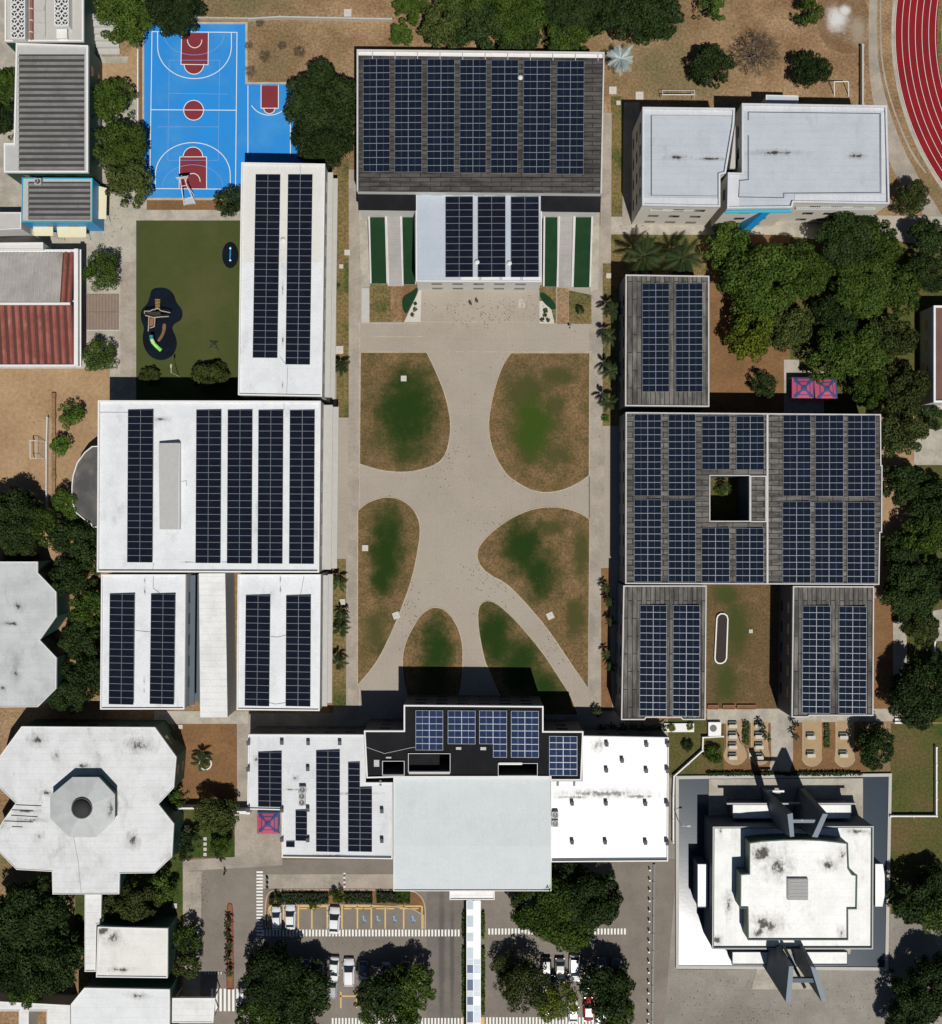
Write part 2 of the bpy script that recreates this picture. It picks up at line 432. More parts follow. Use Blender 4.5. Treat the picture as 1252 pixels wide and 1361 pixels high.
# sports court
sheet('court_surround', M['curb'], [(189, 29), (329, 29), (329, 109), (420, 109), (420, 222), (326, 222), (326, 266), (189, 266)], 4)
sheet('sports_court', M['court'], [(191.5, 32), (326, 32), (326, 112), (420, 112), (420, 222), (322, 222), (322, 263), (191.5, 263)], 5)
kk = [[(241.5, 44), (277, 44), (276.5, 85.5), (240.5, 85)], [(239, 208.5), (274.5, 208.5), (274.5, 251), (238, 250.5)], rect(347.5, 114, 369.5, 143.5)]
def disc(cx, cy, r, a0=0, a1=360, n=28): return [(cx + r*math.cos(R(a0+(a1-a0)*i/n)), cy + r*math.sin(R(a0+(a1-a0)*i/n))) for i in range(n + (a1-a0 < 360))]
sheets('court_key_paint', M['court_r'], kk + [disc(257.7, 85, 13, 0, 180), disc(256.5, 208.5, 13, 180, 360), disc(257.3, 146.5, 13.2), disc(358, 143.5, 7, 0, 180)], 6)
def stroke(pts, w, closed=False):
    out = []
    m = len(pts)
    for i in range(m if closed else m-1):
        a = Vector(pts[i]); b = Vector(pts[(i+1) % m]); d = (b-a).normalized(); n = Vector((-d.y, d.x))*w/2; e = d*w*.45
        out.append([tuple(a-e+n), tuple(b+e+n), tuple(b+e-n), tuple(a-e-n)])
    return out
def strokes(name, mat, paths, w, lvl):
    global _cnt; _cnt += 1
    rr = []
    for i, p in enumerate(paths):
        cl = p[0] == p[-1]
        rr += stroke(p[:-1] if cl else p, w, cl)
    mb = MB()
    for j, q in enumerate(rr):
        z = .015*lvl + .0004*_cnt + .0006*(j % 7)
        P = [W(x, y, z) for x, y in q]
        if area(P) < 0: P.reverse()
        mb.poly(P)
    return props(mb.build(name, mat), kind='structure')
def arc(cx, cy, rx, ry, a0, a1, n=26): return [(cx + rx*math.cos(R(a0+(a1-a0)*i/n)), cy + ry*math.sin(R(a0+(a1-a0)*i/n))) for i in range(n+1)]
strokes('court_line', M['line'], [
    [(202, 42), (315, 43), (313, 251.5), (199, 250.5), (202, 42)],
    [(200.5, 145.8), (313.5, 146.5)],
    [(209.5, 42), (209.5, 62)] + arc(258.5, 62, 49, 42.5, 180, 0) [1:] + [(307.5, 43)],
    [(206.5, 250)] + [(206.5, 232)] + arc(256.3, 232, 49.7, 42.5, 180, 360) + [(306, 251)],
    [(241.5, 43), (240.5, 85.5), (276.5, 86), (277, 43)], [(238, 250), (239, 208.5), (274.5, 208.5), (274.5, 251)],
    arc(257.7, 85.5, 13, 13, 0, 180), arc(256.5, 208.5, 13, 13, 180, 360),
    arc(257.3, 146.5, 13.2, 13.2, 0, 360), arc(258.7, 53, 9.5, 10.5, 0, 180), arc(256.4, 241, 9.5, 10.5, 180, 360),
    [(347, 113), (347, 143.8), (370, 143.8), (370, 113)], arc(358, 143.5, 7.4, 7.4, 0, 180), arc(358, 128, 27, 25, 25, 150),
    [(329.5, 114), (329.5, 205)], [(386, 114), (386, 205)]], .95, 7)
strokes('faded_court_line', M['line_f'], [[(225, 80), (292, 80), (290, 213), (223, 213), (225, 80)], [(225, 124), (303, 125)], [(210, 168.5), (291, 168.5)],
    arc(258, 45, 40, 28, 180, 0), arc(256, 247, 40, 28, 180, 360)], .6, 6.5)
# ---- top right
sheet('track_field', M['grass_dry'], disc(1535, 45, 290, n=90), 2)
sheet('track_edge', M['lightcon'], disc(1535, 45, 350.5, n=120), 1)
sheet('running_track', M['track'], disc(1535, 45, 346, n=120), 1.6)
sheet('track_infield', M['grass_mix'], disc(1535, 45, 346-69, n=120), 4)
strokes('lane_line', M['line'], [arc(1535, 45, 345.2-8.9*i, 345.2-8.9*i, 140, 215, 60) for i in range(8)], .6, 4)
sheet('track_path', M['path'], [(1157, -60), (1168, -60), (1166, 0), (1165, 45), (1168, 90), (1178, 135), (1195, 185), (1222, 240), (1262, 300), (1262, 322), (1240, 300), (1208, 262), (1180, 215), (1163, 150), (1155, 100), (1154, 45)], .8, smooth=True, it=2)
sheet('track_ditch', M['path'], [(1169.5, -60), (1171.5, -60), (1171, 60), (1176, 100), (1186, 138), (1200, 175), (1214, 205), (1232, 230), (1230, 231), (1212, 207), (1197, 175), (1184, 138), (1173.5, 100), (1169, 60)], 1, smooth=True, it=1)
sheet('sand_patch', ground('white sand on soil', (.20, .13, .07), (.17, .10, .05), .2, fine=2.4, fa=.3, patches=[((.58, .57, .55), [(1112, 26, 26, .9, 1.05, 0), (1122, 14, 16, .9, .8, 0)], .95), ((.34, .29, .22), [(1140, 42, 26, .8, 1.2, 0)], .7)]), [(1080, -10), (1158, -10), (1150, 60), (1130, 75), (1090, 60)], 1, smooth=True)
sheet('pavement', M['lightcon'], [(812, 288), (1000, 283), (1252, 288), (1252, 330), (1180, 318), (1085, 318), (1060, 315), (812, 311)], 1)
sheet('pavement', M['path'], [(806, 290), (812, 150), (812, 290), (838, 290), (850, 260), (850, 118), (828, 138), (826, 290)][1:4] + [(806, 290)], 1)
sheet('grass_strip', M['grass_dry'], rect(812, 128, 829, 288), 1.5)
sheet('pavement', M['path'], [(829, 136), (850, 136), (850, 300), (827, 300)], 2)
sheet('grass_bed', M['grass_dry'], rect(812, 312, 942, 365), 2)
sheet('brown_ground', M['soil_brown'], rect(936, 312, 1050, 555), 1)
sheet('pavement', M['lightcon'], [(1042, 478), (1062, 478), (1062, 492), (1095, 494), (1095, 550), (1042, 550)], 2)
sheet('pavement', M['lightcon'], rect(1215, 570, 1300, 618), 2)
sheet('grass_ground', M['grass_mix'], rect(1050, 288, 1400, 570), .5)
sheet('pavement', M['lightcon'], [(1225, 535), (1300, 535), (1300, 545), (1225, 545)], 2)
sheet('brown_ground', M['sand'], rect(1160, 545, 1215, 800), 1)
sheet('grass_ground', M['grass_mix'], rect(1186, 618, 1400, 960), .8)
sheet('sand_patch', M['soil_brown'], rect(1160, 795, 1187, 942), 2)
sheet('path', M['lightcon'], [(1187, 825), (1205, 825), (1205, 958), (940, 962), (940, 942), (1187, 942)], 3)
sheet('pale_court', M['lightcon'], [(1240, 812), (1275, 805), (1275, 852), (1237, 852)], 3)
sheet('grass_field', M['grass_mix'], rect(1184, 962, 1400, 1225), 1)
sheet('paved_yard', M['paver_r'], [(830, 960), (899, 960), (899, 1289), (1183, 1289), (1183, 1215), (1500, 1215), (1500, 1500), (830, 1500)], 1.2)
# ---- central plaza
sheet('plaza', M['plaza'], [(443, 380), (480, 380), (480, 300), (800, 300), (800, 560), (829, 560), (829, 980), (443, 980)], 2)
sheet('walkway', M['path'], [(463, 225), (492, 225), (492, 380), (479, 380), (479, 951), (462, 951)], 3)
sheet('walkway', M['path'], [(783.5, 380), (798, 380), (798, 150), (813, 150), (812, 365), (804, 400), (802, 952), (783.5, 952)], 3)
sheet('walkway', M['path'], [(320, 948), (830, 948), (830, 985), (320, 985)], 2.5)
sheet('planting_strip', M['grass_dry'], rect(447, 212, 463.5, 555), 4)
sheet('planting_strip', M['grass_dry'], rect(442.5, 743, 460, 938), 4)
sheet('planting_strip', M['soil_brown'], [(799, 755), (809, 755), (812, 900), (814, 945), (799, 945)], 4)
sheet('planting_strip', M['grass_dry'], [(801, 350), (830, 350), (830, 566), (801, 566)], 4)
sheet('pebble_strip', M['concrete'], rect(480.5, 383, 491, 429), 4)
sheet('flower_bed', M['grass_dry'], rect(491, 377, 519, 428), 4)
sheet('stone_path', M['soil'], rect(519, 380, 534.5, 428), 4)
sheet('flower_bed', M['soil_brown'], [(534, 378), (556, 378), (556, 385), (537, 428), (534, 428)], 4)
sheet('turf_patch', M['turf_d'], [(534, 394), (545, 389), (556, 380), (555, 390), (545, 410), (540, 418), (535, 412)], 4.6, smooth=True, it=2)
sheet('pebble_bed', M['conlight'], [(557, 386), (560, 386), (559, 428), (537, 428)], 4.4)
sheet('flower_bed', M['grass_dry'], rect(717, 379, 739, 429.5), 4)
sheet('turf_patch', M['turf_d'], [(717, 388), (724, 389), (736, 400), (740, 410), (734, 412), (724, 404), (718, 396)], 4.6, smooth=True, it=2)
sheet('pebble_bed', M['conlight'], [(717, 400), (722, 400), (733, 412), (737, 430), (717, 430)], 4.4)
sheet('stone_path', M['soil'], rect(740.5, 379, 755.5, 430.5), 4)
sheet('flower_bed', M['grass_dry'], [(756, 386), (786, 392), (786, 430.5), (756, 430.5)], 4)
sheet('plaza_pad', M['lightcon'], rect(689, 397, 698.5, 409), 3)
strokes('paving_joint', M['curb'], [[(480, 430), (560, 430)], [(478, 467.5), (786, 467.5)], [(478, 430), (478, 955)], [(497, 447), (562, 447)], [(560, 428), (700, 428)]], 1.1, 3.4)
LB = {
 'a': ([(479.5, 468.7), (567, 468.7), (579.4, 494.5), (591.2, 523.5), (597.8, 552.5), (598.6, 573.6), (595.2, 594.7), (588.6, 610.5), (574, 619.7), (553, 625.8), (532, 627.6), (505.6, 625), (478.3, 616.5)], (0, 1, 12),
       [(538, 552, 112, .78, 1.05, 0), (548, 515, 75, .9, .9, 0), (545, 600, 50, 1.1, .6, 0)], [(541, 548, 92, .72, 1.1, 0)], 1),
 'b': ([(679, 469.5), (783.4, 469.5), (782.6, 631.9), (765.5, 643.7), (747, 651.6), (726, 654.8), (707.5, 652), (689, 642.4), (673, 630.5), (658.8, 607.8), (650.9, 584), (649.5, 560), (653.5, 534), (660, 507.7), (669, 484)], (0, 1, 2),
       [(700, 522, 66, .9, 1, 0), (708, 565, 82, .75, 1.2, 0), (740, 500, 44, 1.2, .6, 0), (742, 605, 36, 1, .8, 0), (705, 600, 46, 1, .8, 0), (735, 540, 30, 1, 1, 0)], [(708, 568, 60, .7, 1.2, 0)], 2),
 'c': ([(476, 678.5), (489.8, 667), (513.5, 660), (532, 663.5), (547.8, 674), (557, 691), (558.3, 709.6), (554.3, 736), (547.8, 767.6), (535.9, 801.9), (518.8, 844), (500.3, 881), (475.6, 910)], (0, 12),
       [(515, 692, 56, .8, .8, 0), (512, 745, 78, .55, 1.2, 0), (500, 840, 40, .8, 1.1, 0), (510, 860, 26, .8, 1, 0)], [(514, 730, 84, .48, 1.15, 0), (505, 770, 40, .6, 1, 0)], 1),
 'd': ([(578, 806.3), (592.6, 811), (605.8, 828), (613.7, 849.3), (615, 873), (613.6, 910), (606, 936), (590, 960), (556, 960), (545, 936), (537, 910), (534.6, 878.3), (538.5, 854.6), (550.4, 830.9), (563.6, 812.4)], (),
       [(580, 860, 62, .62, 1.1, 0), (575, 910, 60, .7, 1.1, 0)], [(580, 862, 62, .6, 1.15, 0)], 1),
 'e': ([(648.2, 797.9), (660, 801.9), (681.2, 820.3), (702.3, 844), (723.3, 870.4), (741.8, 899.4), (757.6, 923), (768, 950), (682, 950), (670, 935), (660, 915), (650, 890), (644.3, 878.3), (636.4, 838.8), (635, 812.4), (639, 801.9)], (7, 8),
       [(658, 840, 66, .7, 1.1, 0), (685, 870, 66, .8, .95, 0), (715, 905, 60, .9, .9, 0), (735, 925, 46, 1, 1, 0)], [(657, 845, 70, .6, 1.1, 0), (692, 885, 66, .75, .9, 0), (725, 915, 36, .9, .9, 0)], 1),
 'f': ([(728.6, 673.5), (752.3, 675.9), (770.8, 682), (783.4, 690.6), (781.3, 913.9), (757.6, 879.6), (728.6, 836), (699.6, 801.9), (673.3, 774.2), (649.5, 763.6), (636.4, 749), (633.7, 736), (639, 722.8), (654.8, 705.7), (681.2, 687.2), (707.5, 676.7)], (3, 4),
       [(692, 722, 60, .85, .95, 0), (716, 755, 60, .75, 1., 0), (772, 735, 44, .5, 1.4, 0), (765, 820, 46, .6, 1.2, 0), (730, 700, 30, 1.2, .7, 0)], [(697, 728, 64, .75, 1., 0), (718, 768, 52, .65, 1.1, 0)], 1)}
for k, (pts, cor, gr, dk, tone) in LB.items():
    c = Vector((sum(p[0] for p in pts)/len(pts), sum(p[1] for p in pts)/len(pts)))
    oc = chaikin(pts, cor, 3)
    m = ground('lawn grass ' + k, (.165, .105, .048), (.12, .086, .036), .35, fine=2.6, fa=.38, bump=.5, c3=(.20, .125, .062), s3=.3, speck=.5,
        patches=[((.060, .060, .018), gr, .95), ((.011, .034, .004) if tone == 1 else (.032, .068, .006), dk, .92)])
    sheet('lawn', m, oc, 3.6)
    # low kerb round each lawn
    P = [tuple(W(x, y, 0))[:2] for x, y in oc]
    if area(P) < 0: P.reverse()
    props(MB().ring(inset(P, -.14), inset(P, .02), .02, .11).build('lawn_kerb', M['curb']), kind='structure')
strokes('drain_grate', M['dsteel'], [[(783.2, 632), (783.2, 690)]], 1.2, 3.9)
sheet('ramp_verge', M['lightcon'], [(477, 281), (490, 281), (492, 380), (480, 381)], 4)
sheet('ramp_verge', M['lightcon'], [(787, 282), (797, 282), (795, 384), (785, 388)], 4)
# ---- right courts
sheet('courtyard_lawn', ground('courtyard grass', (.13, .085, .04), (.105, .072, .03), .3, fine=2.6, fa=.3, bump=.5, c3=(.16, .10, .05), s3=.3,
      patches=[((.045, .058, .014), [(978, 835, 66, .5, 1.2, 0), (965, 905, 56, .6, 1.1, 0), (965, 790, 40, .9, .7, 0)], .9)]), rect(938, 775, 1060, 942), 2)
sheet('courtyard_ground', M['grass_mix'], rect(938, 625, 1005, 700), 2)
sheet('brown_ground', M['soil_brown'], rect(890, 955, 1150, 1034), 1.5)
sheet('grass_ground', M['grass_mix'], rect(888, 956, 962, 1030), 2)
sheet('path', M['lightcon'], [(1024, 955), (1054, 955), (1054, 1010), (1050, 1024), (1062, 1034), (1011, 1034), (1022, 1022), (1025, 1010)], 2.2)
def pin(x0, x1, y0, y1, r):
    cx = (x0+x1)/2
    return [(x0, y0), (x1, y0), (x1, y1-r*1.5), (cx+r, y1-r*.9)] + [(cx + r*math.cos(R(a)), y1-r+r*math.sin(R(a))) for a in range(0, 181, 20)] + [(cx-r, y1-r*.9), (x0, y1-r*1.5)]
for (x0, x1, y0, y1, r) in ((966, 988, 958, 1016, 15.5), (998.5, 1020, 958, 1016, 14), (1067, 1091, 958, 1018, 13.2), (1111, 1134, 958, 1019, 13.5)):
    pp = pin(x0, x1, y0, y1, r)
    P = [tuple(W(x, y, 0))[:2] for x, y in pp]
    if area(P) < 0: P.reverse()
    sheet('picnic_pad', M['tan'], pp, 2.6)
    props(MB().ring(inset(P, -.1), inset(P, .02), .02, .1).build('pad_kerb', M['curb']), kind='structure')
sheet('chapel_forecourt', M['lightcon'], rect(941, 1034, 1146, 1080), 2)
# ---- bottom: parking and drives
sheet('forecourt', M['path'], rect(312, 960, 345, 1150), 2)
sheet('forecourt', M['path'], [(312, 1078), (375, 1078), (375, 1150), (243, 1158), (243, 1143), (312, 1139)], 3)
sheet('brown_yard', M['soil_brown'], rect(232, 961, 315, 1072), 2.6)
sheet('path', M['lightcon'], rect(205, 945, 330, 962), 3.2)
sheet('garden_ground', M['grass_gr'], rect(228, 1072, 313, 1140), 2.6)
sheet('garden_ground', M['grass_gr'], rect(100, 1139, 243, 1240), 2.2)
sheet('parking_lot', M['asphalt'], [(243, 1142), (900, 1142), (872, 1500), (200, 1500), (200, 1325), (243, 1325)], 2.1)
sheet('worn_pavement', M['path'], [(243, 1158), (268, 1158), (266, 1325), (243, 1325)], 3)
sheet('walkway', M['path'], rect(345, 1162, 600, 1181), 3)
sheet('driveway', M['asphalt_d'], rect(567, 1184, 617, 1400), 3)
sheet('driveway', M['asphalt'], rect(838, 1150, 862, 1400), 3)
sheets('crossing_stripe', M['line'], [(340.8, 1158+4.35*i, 349.3, 1160.3+4.35*i) for i in range(20)], 4)
sheets('crossing_stripe', M['line'], [(349+4.4*i, 1235.5, 351.3+4.4*i, 1244.5) for i in range(60)], 4)
sheets('crossing_stripe', M['line'], [(649+4.4*i, 1234, 651.3+4.4*i, 1242) for i in range(42)] + [(441+4.4*i, 1353, 443.3+4.4*i, 1366) for i in range(40)] + [(646+4.4*i, 1352, 648.3+4.4*i, 1366) for i in range(42)], 4)
sheets('crossing_stripe', M['line'], [(280.5+5.6*i, 1314, 283.6+5.6*i, 1344) for i in range(8)], 4)
sheets('parking_line', M['yellow'], [(358+x, 1204, 360+x, 1234.5) for x in (0, 18, 37.5, 55.5, 76, 95.5, 116, 134.5, 153, 177.5, 202)] + [(398, 1203.5, 434, 1205.5), (458, 1203.5, 560, 1205.5)], 4)
sheets('parking_line', M['yellow'], [(452, 1318, 454, 1340), (473, 1318, 475, 1340), (452, 1323, 475, 1325), (785.5, 1320, 790, 1352), (614.5, 1352, 619.5, 1370), (639, 1352, 644, 1370)], 4)
mb = []
for x in (483.5, 502, 524, 549):
    mb += [disc(x-.5, 1218.2, 1.2, n=8), rect(x-1, 1219.5, x+.6, 1224), rect(x, 1222.3, x+3, 1224)] + stroke(arc(x, 1224, 3, 3, 20, 250, 10), .9)
sheets('accessible_bay_symbol', M['bluepaint'], [[(p[0], p[1]) for p in q] for q in mb], 4.2)
# ================================================================== BUILDINGS
def px_poly(pts, z):
    P = [tuple(W(x, y, z))[:2] for x, y in pts]
    return P[::-1] if area(P) < 0 else P

def window_proto(w, h):
    f = MB(); d = .12
    # in the xz plane, outward normal -y
    out = [(-w/2, -h/2), (w/2, -h/2), (w/2, h/2), (-w/2, h/2)]; inn = [(x*(1-.14/w), z*(1-.14/h)) for x, z in out]
    n = len(f.v)
    f.v += [(x, -.06, z) for x, z in out] + [(x, -.06, z) for x, z in inn] + [(x, .02, z) for x, z in out] + [(x, .0, z) for x, z in inn]
    for i in range(4):
        j = (i+1) % 4
        f.quad_idx((n+i, n+j, n+4+j, n+4+i)); f.quad_idx((n+8+i, n+8+j, n+j, n+i)); f.quad_idx((n+4+i, n+4+j, n+12+j, n+12+i))
    f.box(-.03, -.055, -h/2+.05, .03, -.005, h/2-.05)
    f.box(-w/2-.06, -.14, -h/2-.08, w/2+.06, .02, -h/2)
    p = MB().poly([(-w/2+.05, -.012, -h/2+.05), (w/2-.05, -.012, -h/2+.05), (w/2-.05, -.012, h/2-.05), (-w/2+.05, -.012, h/2-.05)])
    return f, p
_wm = {}
def add_window(parent, p, ang, w=1.9, h=1.3, name='window'):
    key = (w, h, name)
    if key not in _wm:
        f, q = window_proto(w, h)
        a = f.build(name, M['frame'], loc=(0, 0, -500)); b = q.build('pane', M['glass'])
        _wm[key] = (a.data, b.data)
        bpy.data.objects.remove(a); bpy.data.objects.remove(b)
    a = bpy.data.objects.new(name, _wm[key][0]); b = bpy.data.objects.new('pane', _wm[key][1])
    col.objects.link(a); col.objects.link(b)
    a.parent = parent; b.parent = a
    a.location = Vector(p) - ORG[parent.name]; a.rotation_euler = (0, 0, ang)

def building(name, label, cat, pts, h, roof, wall=None, rim=None, rimh=.35, rimw=.25, holes=(), win=True, storeys=None, skipwin=(), group=None, eave=0., thick=.2, hrw=None, posts=False):
    wall = wall or M['wall']; rim = rim or M['rim']
    zt = h + rimh
    P = px_poly(pts, zt)
    HS = [px_poly(q, zt) for q in holes]
    c = Vector((sum(p[0] for p in P)/len(P), sum(p[1] for p in P)/len(P), 0))
    t = thing(name, label, cat, c, group)
    Wl = inset(P, .04 + eave)
    mb = MB().prism(Wl, 0, h - thick + .001 - .003, 0, top=False, bot=False)
    for q in HS:
        q2 = inset(q, -.04)
        n = len(mb.v); N = len(q2)
        mb.v += [(x, y, 0) for x, y in q2] + [(x, y, h - thick) for x, y in q2]
        for i in range(N):
            j = (i+1) % N; mb.quad_idx((n+j, n+i, n+N+i, n+N+j))
    if posts:
        for (x, y) in inset(P, .35): MB().tube((x, y, .02), (x, y, h-thick), .11, n=8).build('post', wall, t)
    else: mb.build('wall', wall, t)
    ri = inset(P, rimw) if rimh > 0 else inset(P, .002)
    loops = [[Vector((x, y, h)) for x, y in inset(P, .01)]] + [[Vector((x, y, h)) for x, y in inset(q, -.01)] for q in HS]
    flatv = [v for L in loops for v in L]
    r = MB()
    for zz, flip in ((h, False), (h - thick, True)):
        n = len(r.v); r.v += [(v.x, v.y, zz) for v in flatv]
        for t3 in tessellate_polygon(loops):
            a, b, d = (flatv[i] for i in t3)
            up = (b-a).cross(d-a).z > 0
            f = t3 if up != flip else t3[::-1]
            r.quad_idx(tuple(n+i for i in f))
    for L in loops:
        n = len(r.v); N = len(L)
        r.v += [(v.x, v.y, h-thick) for v in L] + [(v.x, v.y, h) for v in L]
        for i in range(N): j = (i+1) % N; r.quad_idx((n+i, n+j, n+N+j, n+N+i))
    r.build('roof', roof, t)
    if rimh > 0:
        k = MB().ring(P, ri, h - .35, zt)
        for q in HS: k.ring(inset(q, -(hrw or rimw*.8)), q, h - .3, zt - .01)
        k.build('parapet', rim, t)
    if win and h > 3.:
        ns = storeys or max(1, int(h/3.3)); sh = (h-.4)/ns
        N = len(Wl)
        cnt = 0
        for i in range(N):
            if i in skipwin: continue
            a = Vector(Wl[i]); b = Vector(Wl[(i+1) % N]); L = (b-a).length
            if L < 5: continue
            d = (b-a)/L; nrm = Vector((d.y, -d.x)); mid = (a+b)/2
            k = int((L-1.5)/3.6)
            for s_ in range(ns):
                for j in range(k):
                    if cnt >= 96: break
                    q = a + d*(L/2 + (j-(k-1)/2)*3.6) + nrm*.012
                    add_window(t, (q.x, q.y, sh*(s_+.55)), math.atan2(d.y, d.x)); cnt += 1
    return t

def extra(t, name, mat, pts, z0, z1, slope=None):
    """a further prism of a building (canopy slab, ledge); pts are photo pixels at height z1"""
    return MB().prism(px_poly(pts, z1), z0, z1).build(name, mat, t)

# ---- solar arrays
def module_mesh(e, mid):
    w, h, t = 2.2, 1.1, .04
    mb = MB()
    o = [(-w/2, -h/2), (w/2, -h/2), (w/2, h/2), (-w/2, h/2)]; i_ = [(-w/2+e, -h/2+e), (w/2-e, -h/2+e), (w/2-e, h/2-e), (-w/2+e, h/2-e)]
    mb.ring(o, i_, 0, t, 0)
    if mid: mb.box(-mid, -h/2+e, t-.012, mid, h/2-e, t-.004, 0)
    mb.poly([(*p, t-.014) for p in i_], 1)
    mb.poly([(*p, .004) for p in i_[::-1]], 0)
    return mb
_mods = {}
for k_, e_, m_, fr_ in (('cell_k', .027, 0, 'alu_d'), ('cell_b', .030, .006, 'alu'), ('cell_p', .040, .012, 'alu')):
    o_ = module_mesh(e_, m_).build('solar_module', [M[fr_], M[k_]]); _mods[k_] = o_.data; bpy.data.objects.remove(o_)

def solar_array(x0, y0, x1, y1, cols, rows, hz, label, cell='cell_b', skew=0., tilt=5., group=None, skip=()):
    """photo-pixel box of the array on a roof at height hz; skew = px shift of the bottom edge; skip = (col,row) cells left out"""
    z = hz + .32
    A = W((x0+x1)/2, y0, z); B = W((x0+x1)/2 + skew, y1, z)
    wv = (W(x1, y0, z) - W(x0, y0, z)).length; L = (A-B).length
    c = (A+B)/2
    t = thing('solar_array', label, 'solar panels', (c.x, c.y, hz), group)
    ang = math.atan2((A-B).y, (A-B).x) - math.pi/2
    t.rotation_euler = (0, R(-tilt), ang)
    t.location.z = hz + .12 + math.sin(R(tilt))*wv/2
    mw, mh = wv/cols, L/rows
    for r_ in range(rows):
        for q in range(cols):
            if (q, r_) in skip: continue
            o = bpy.data.objects.new('solar_module', _mods[cell]); col.objects.link(o)
            o.parent = t
            o.location = (-wv/2 + mw*(q+.5), L/2 - mh*(r_+.5), .06)
            o.scale = (mw/2.2*.992, mh/1.1*.985, 1)
    lo = (q_ for q_ in ())
    rr = MB()
    drop = .06
    for q in range(cols):
        rows_q = [r_ for r_ in range(rows) if (q, r_) not in skip]
        ya, yb = L/2 - mh*rows_q[0], L/2 - mh*(rows_q[-1]+1)
        for fx in (.22, .78):
            x = -wv/2 + mw*(q+fx)
            rr.box(x-.03, yb+.05, 0, x+.03, ya-.05, .055)
            n = max(2, int((ya-yb)/2.6))
            dz = .12 + math.sin(R(tilt))*(wv/2 + x)
            for i in range(n+1):
                y = yb + .25 + (ya-yb-.5)*i/n
                rr.box(x-.025, y-.025, -dz+.02, x+.025, y+.025, .002)
    o = rr.build('mounting_frame', M['rail'], t, local=True)
    return t

ORD = ['first', 'second', 'third', 'fourth', 'fifth', 'sixth', 'seventh', 'eighth']

# ============ auditorium
HA = 9.8
aud = building('auditorium', 'large auditorium with dark tiled roof north of the plaza, covered by seven solar arrays', 'building',
    [(474, 65.4), (803.7, 69), (800, 257), (474, 254)], HA, M['plank'], rimh=0)
for q_ in ([(474, 65.4), (803.7, 69), (803.6, 71.5), (474, 67.9)], [(474, 68.1), (476.2, 68.1), (476, 254), (474, 254)], [(801.8, 71.7), (803.5, 71.7), (800, 257), (798, 257)]):
    MB().prism(px_poly(q_, HA+.3), HA+.005, HA+.3).build('parapet', M['rim_g'], aud)
k = MB()
P = px_poly([(476, 67.5), (801, 71), (801, 77), (476, 73.5)], HA+.05); k.prism(P, HA+.01, HA+.05); k.build('roof_flashing', M['rim'], aud)
for i, x in enumerate(list(range(495, 800, 30))):
    p = W(x, 70+i*.25, HA+.3); MB().box(p.x-.06, p.y-1., HA+.05, p.x+.06, p.y+.4, HA+.28).build('roof_rib', M['rimdark'], aud)
extra(aud, 'lower_roof', M['blackroof'], [(476, 253.5), (553, 253.5), (553, 279.5), (476, 278.5)], 7.6, 8.0)
extra(aud, 'lower_roof', M['blackroof'], [(719, 254), (799, 256), (798, 281.5), (719, 280.5)], 7.6, 8.0)
for (x0, x1) in ((477, 552), (720, 797)):
    pp = px_poly([(x0, 254), (x1, 254), (x1, 280), (x0, 280)], 7.6)
    MB().prism(inset(pp, .1), 0, 7.59, top=False).build('wall', M['wall'], aud)
X = [(482.4, 518.4, 77.8, 228), (524.6, 561, 78, 228.6), (568, 604.4, 78.3, 229.2), (611.3, 646.6, 78.8, 229.8), (653, 689, 79.3, 230.3), (696, 732.2, 79.8, 230.8), (740.3, 776.6, 80.5, 231.5)]
for i, (a, b, c, d) in enumerate(X):
    solar_array(a, c, b, d, 2, 16, HA, ('westernmost', 'second', 'third', 'middle', 'fifth', 'sixth', 'easternmost')[i] + ' of the seven long solar arrays on the dark auditorium roof, counted from the left', 'cell_b', skew=(0, -.3, -.5, -.5, -.8, -1., -1.2)[i], tilt=1.5, group='solar arrays on the auditorium roof')
# entrance hall in front, pale roof
HF = 7.8
hall = building('entrance_hall', 'pale flat-roofed entrance hall projecting from the auditorium onto the plaza', 'building', [(552.2, 250.5), (720.5, 251.5), (719.8, 374.6), (552.6, 374)], HF, M['metal_w'], rimh=.12, rimw=.18)
k = MB()
for i in range(4):
    q = px_poly([(612.5+27.5*i, 367.5), (636+27.5*i, 367.5), (636+27.5*i, 372), (612.5+27.5*i, 372)], HF+.1)
    k = MB().prism(q, HF+.0, HF+.09); k.build('roof_hatch', M['steel'], hall)
for i, (a, b) in enumerate(((592, 628.7), (635, 672), (679, 716.3))):
    solar_array(a, 261, b, 368.3, 2, 12, HF, ('left', 'middle', 'right')[i] + ' solar array of the three on the pale entrance hall roof', 'cell_k', tilt=1.2, group='solar arrays on the entrance hall')
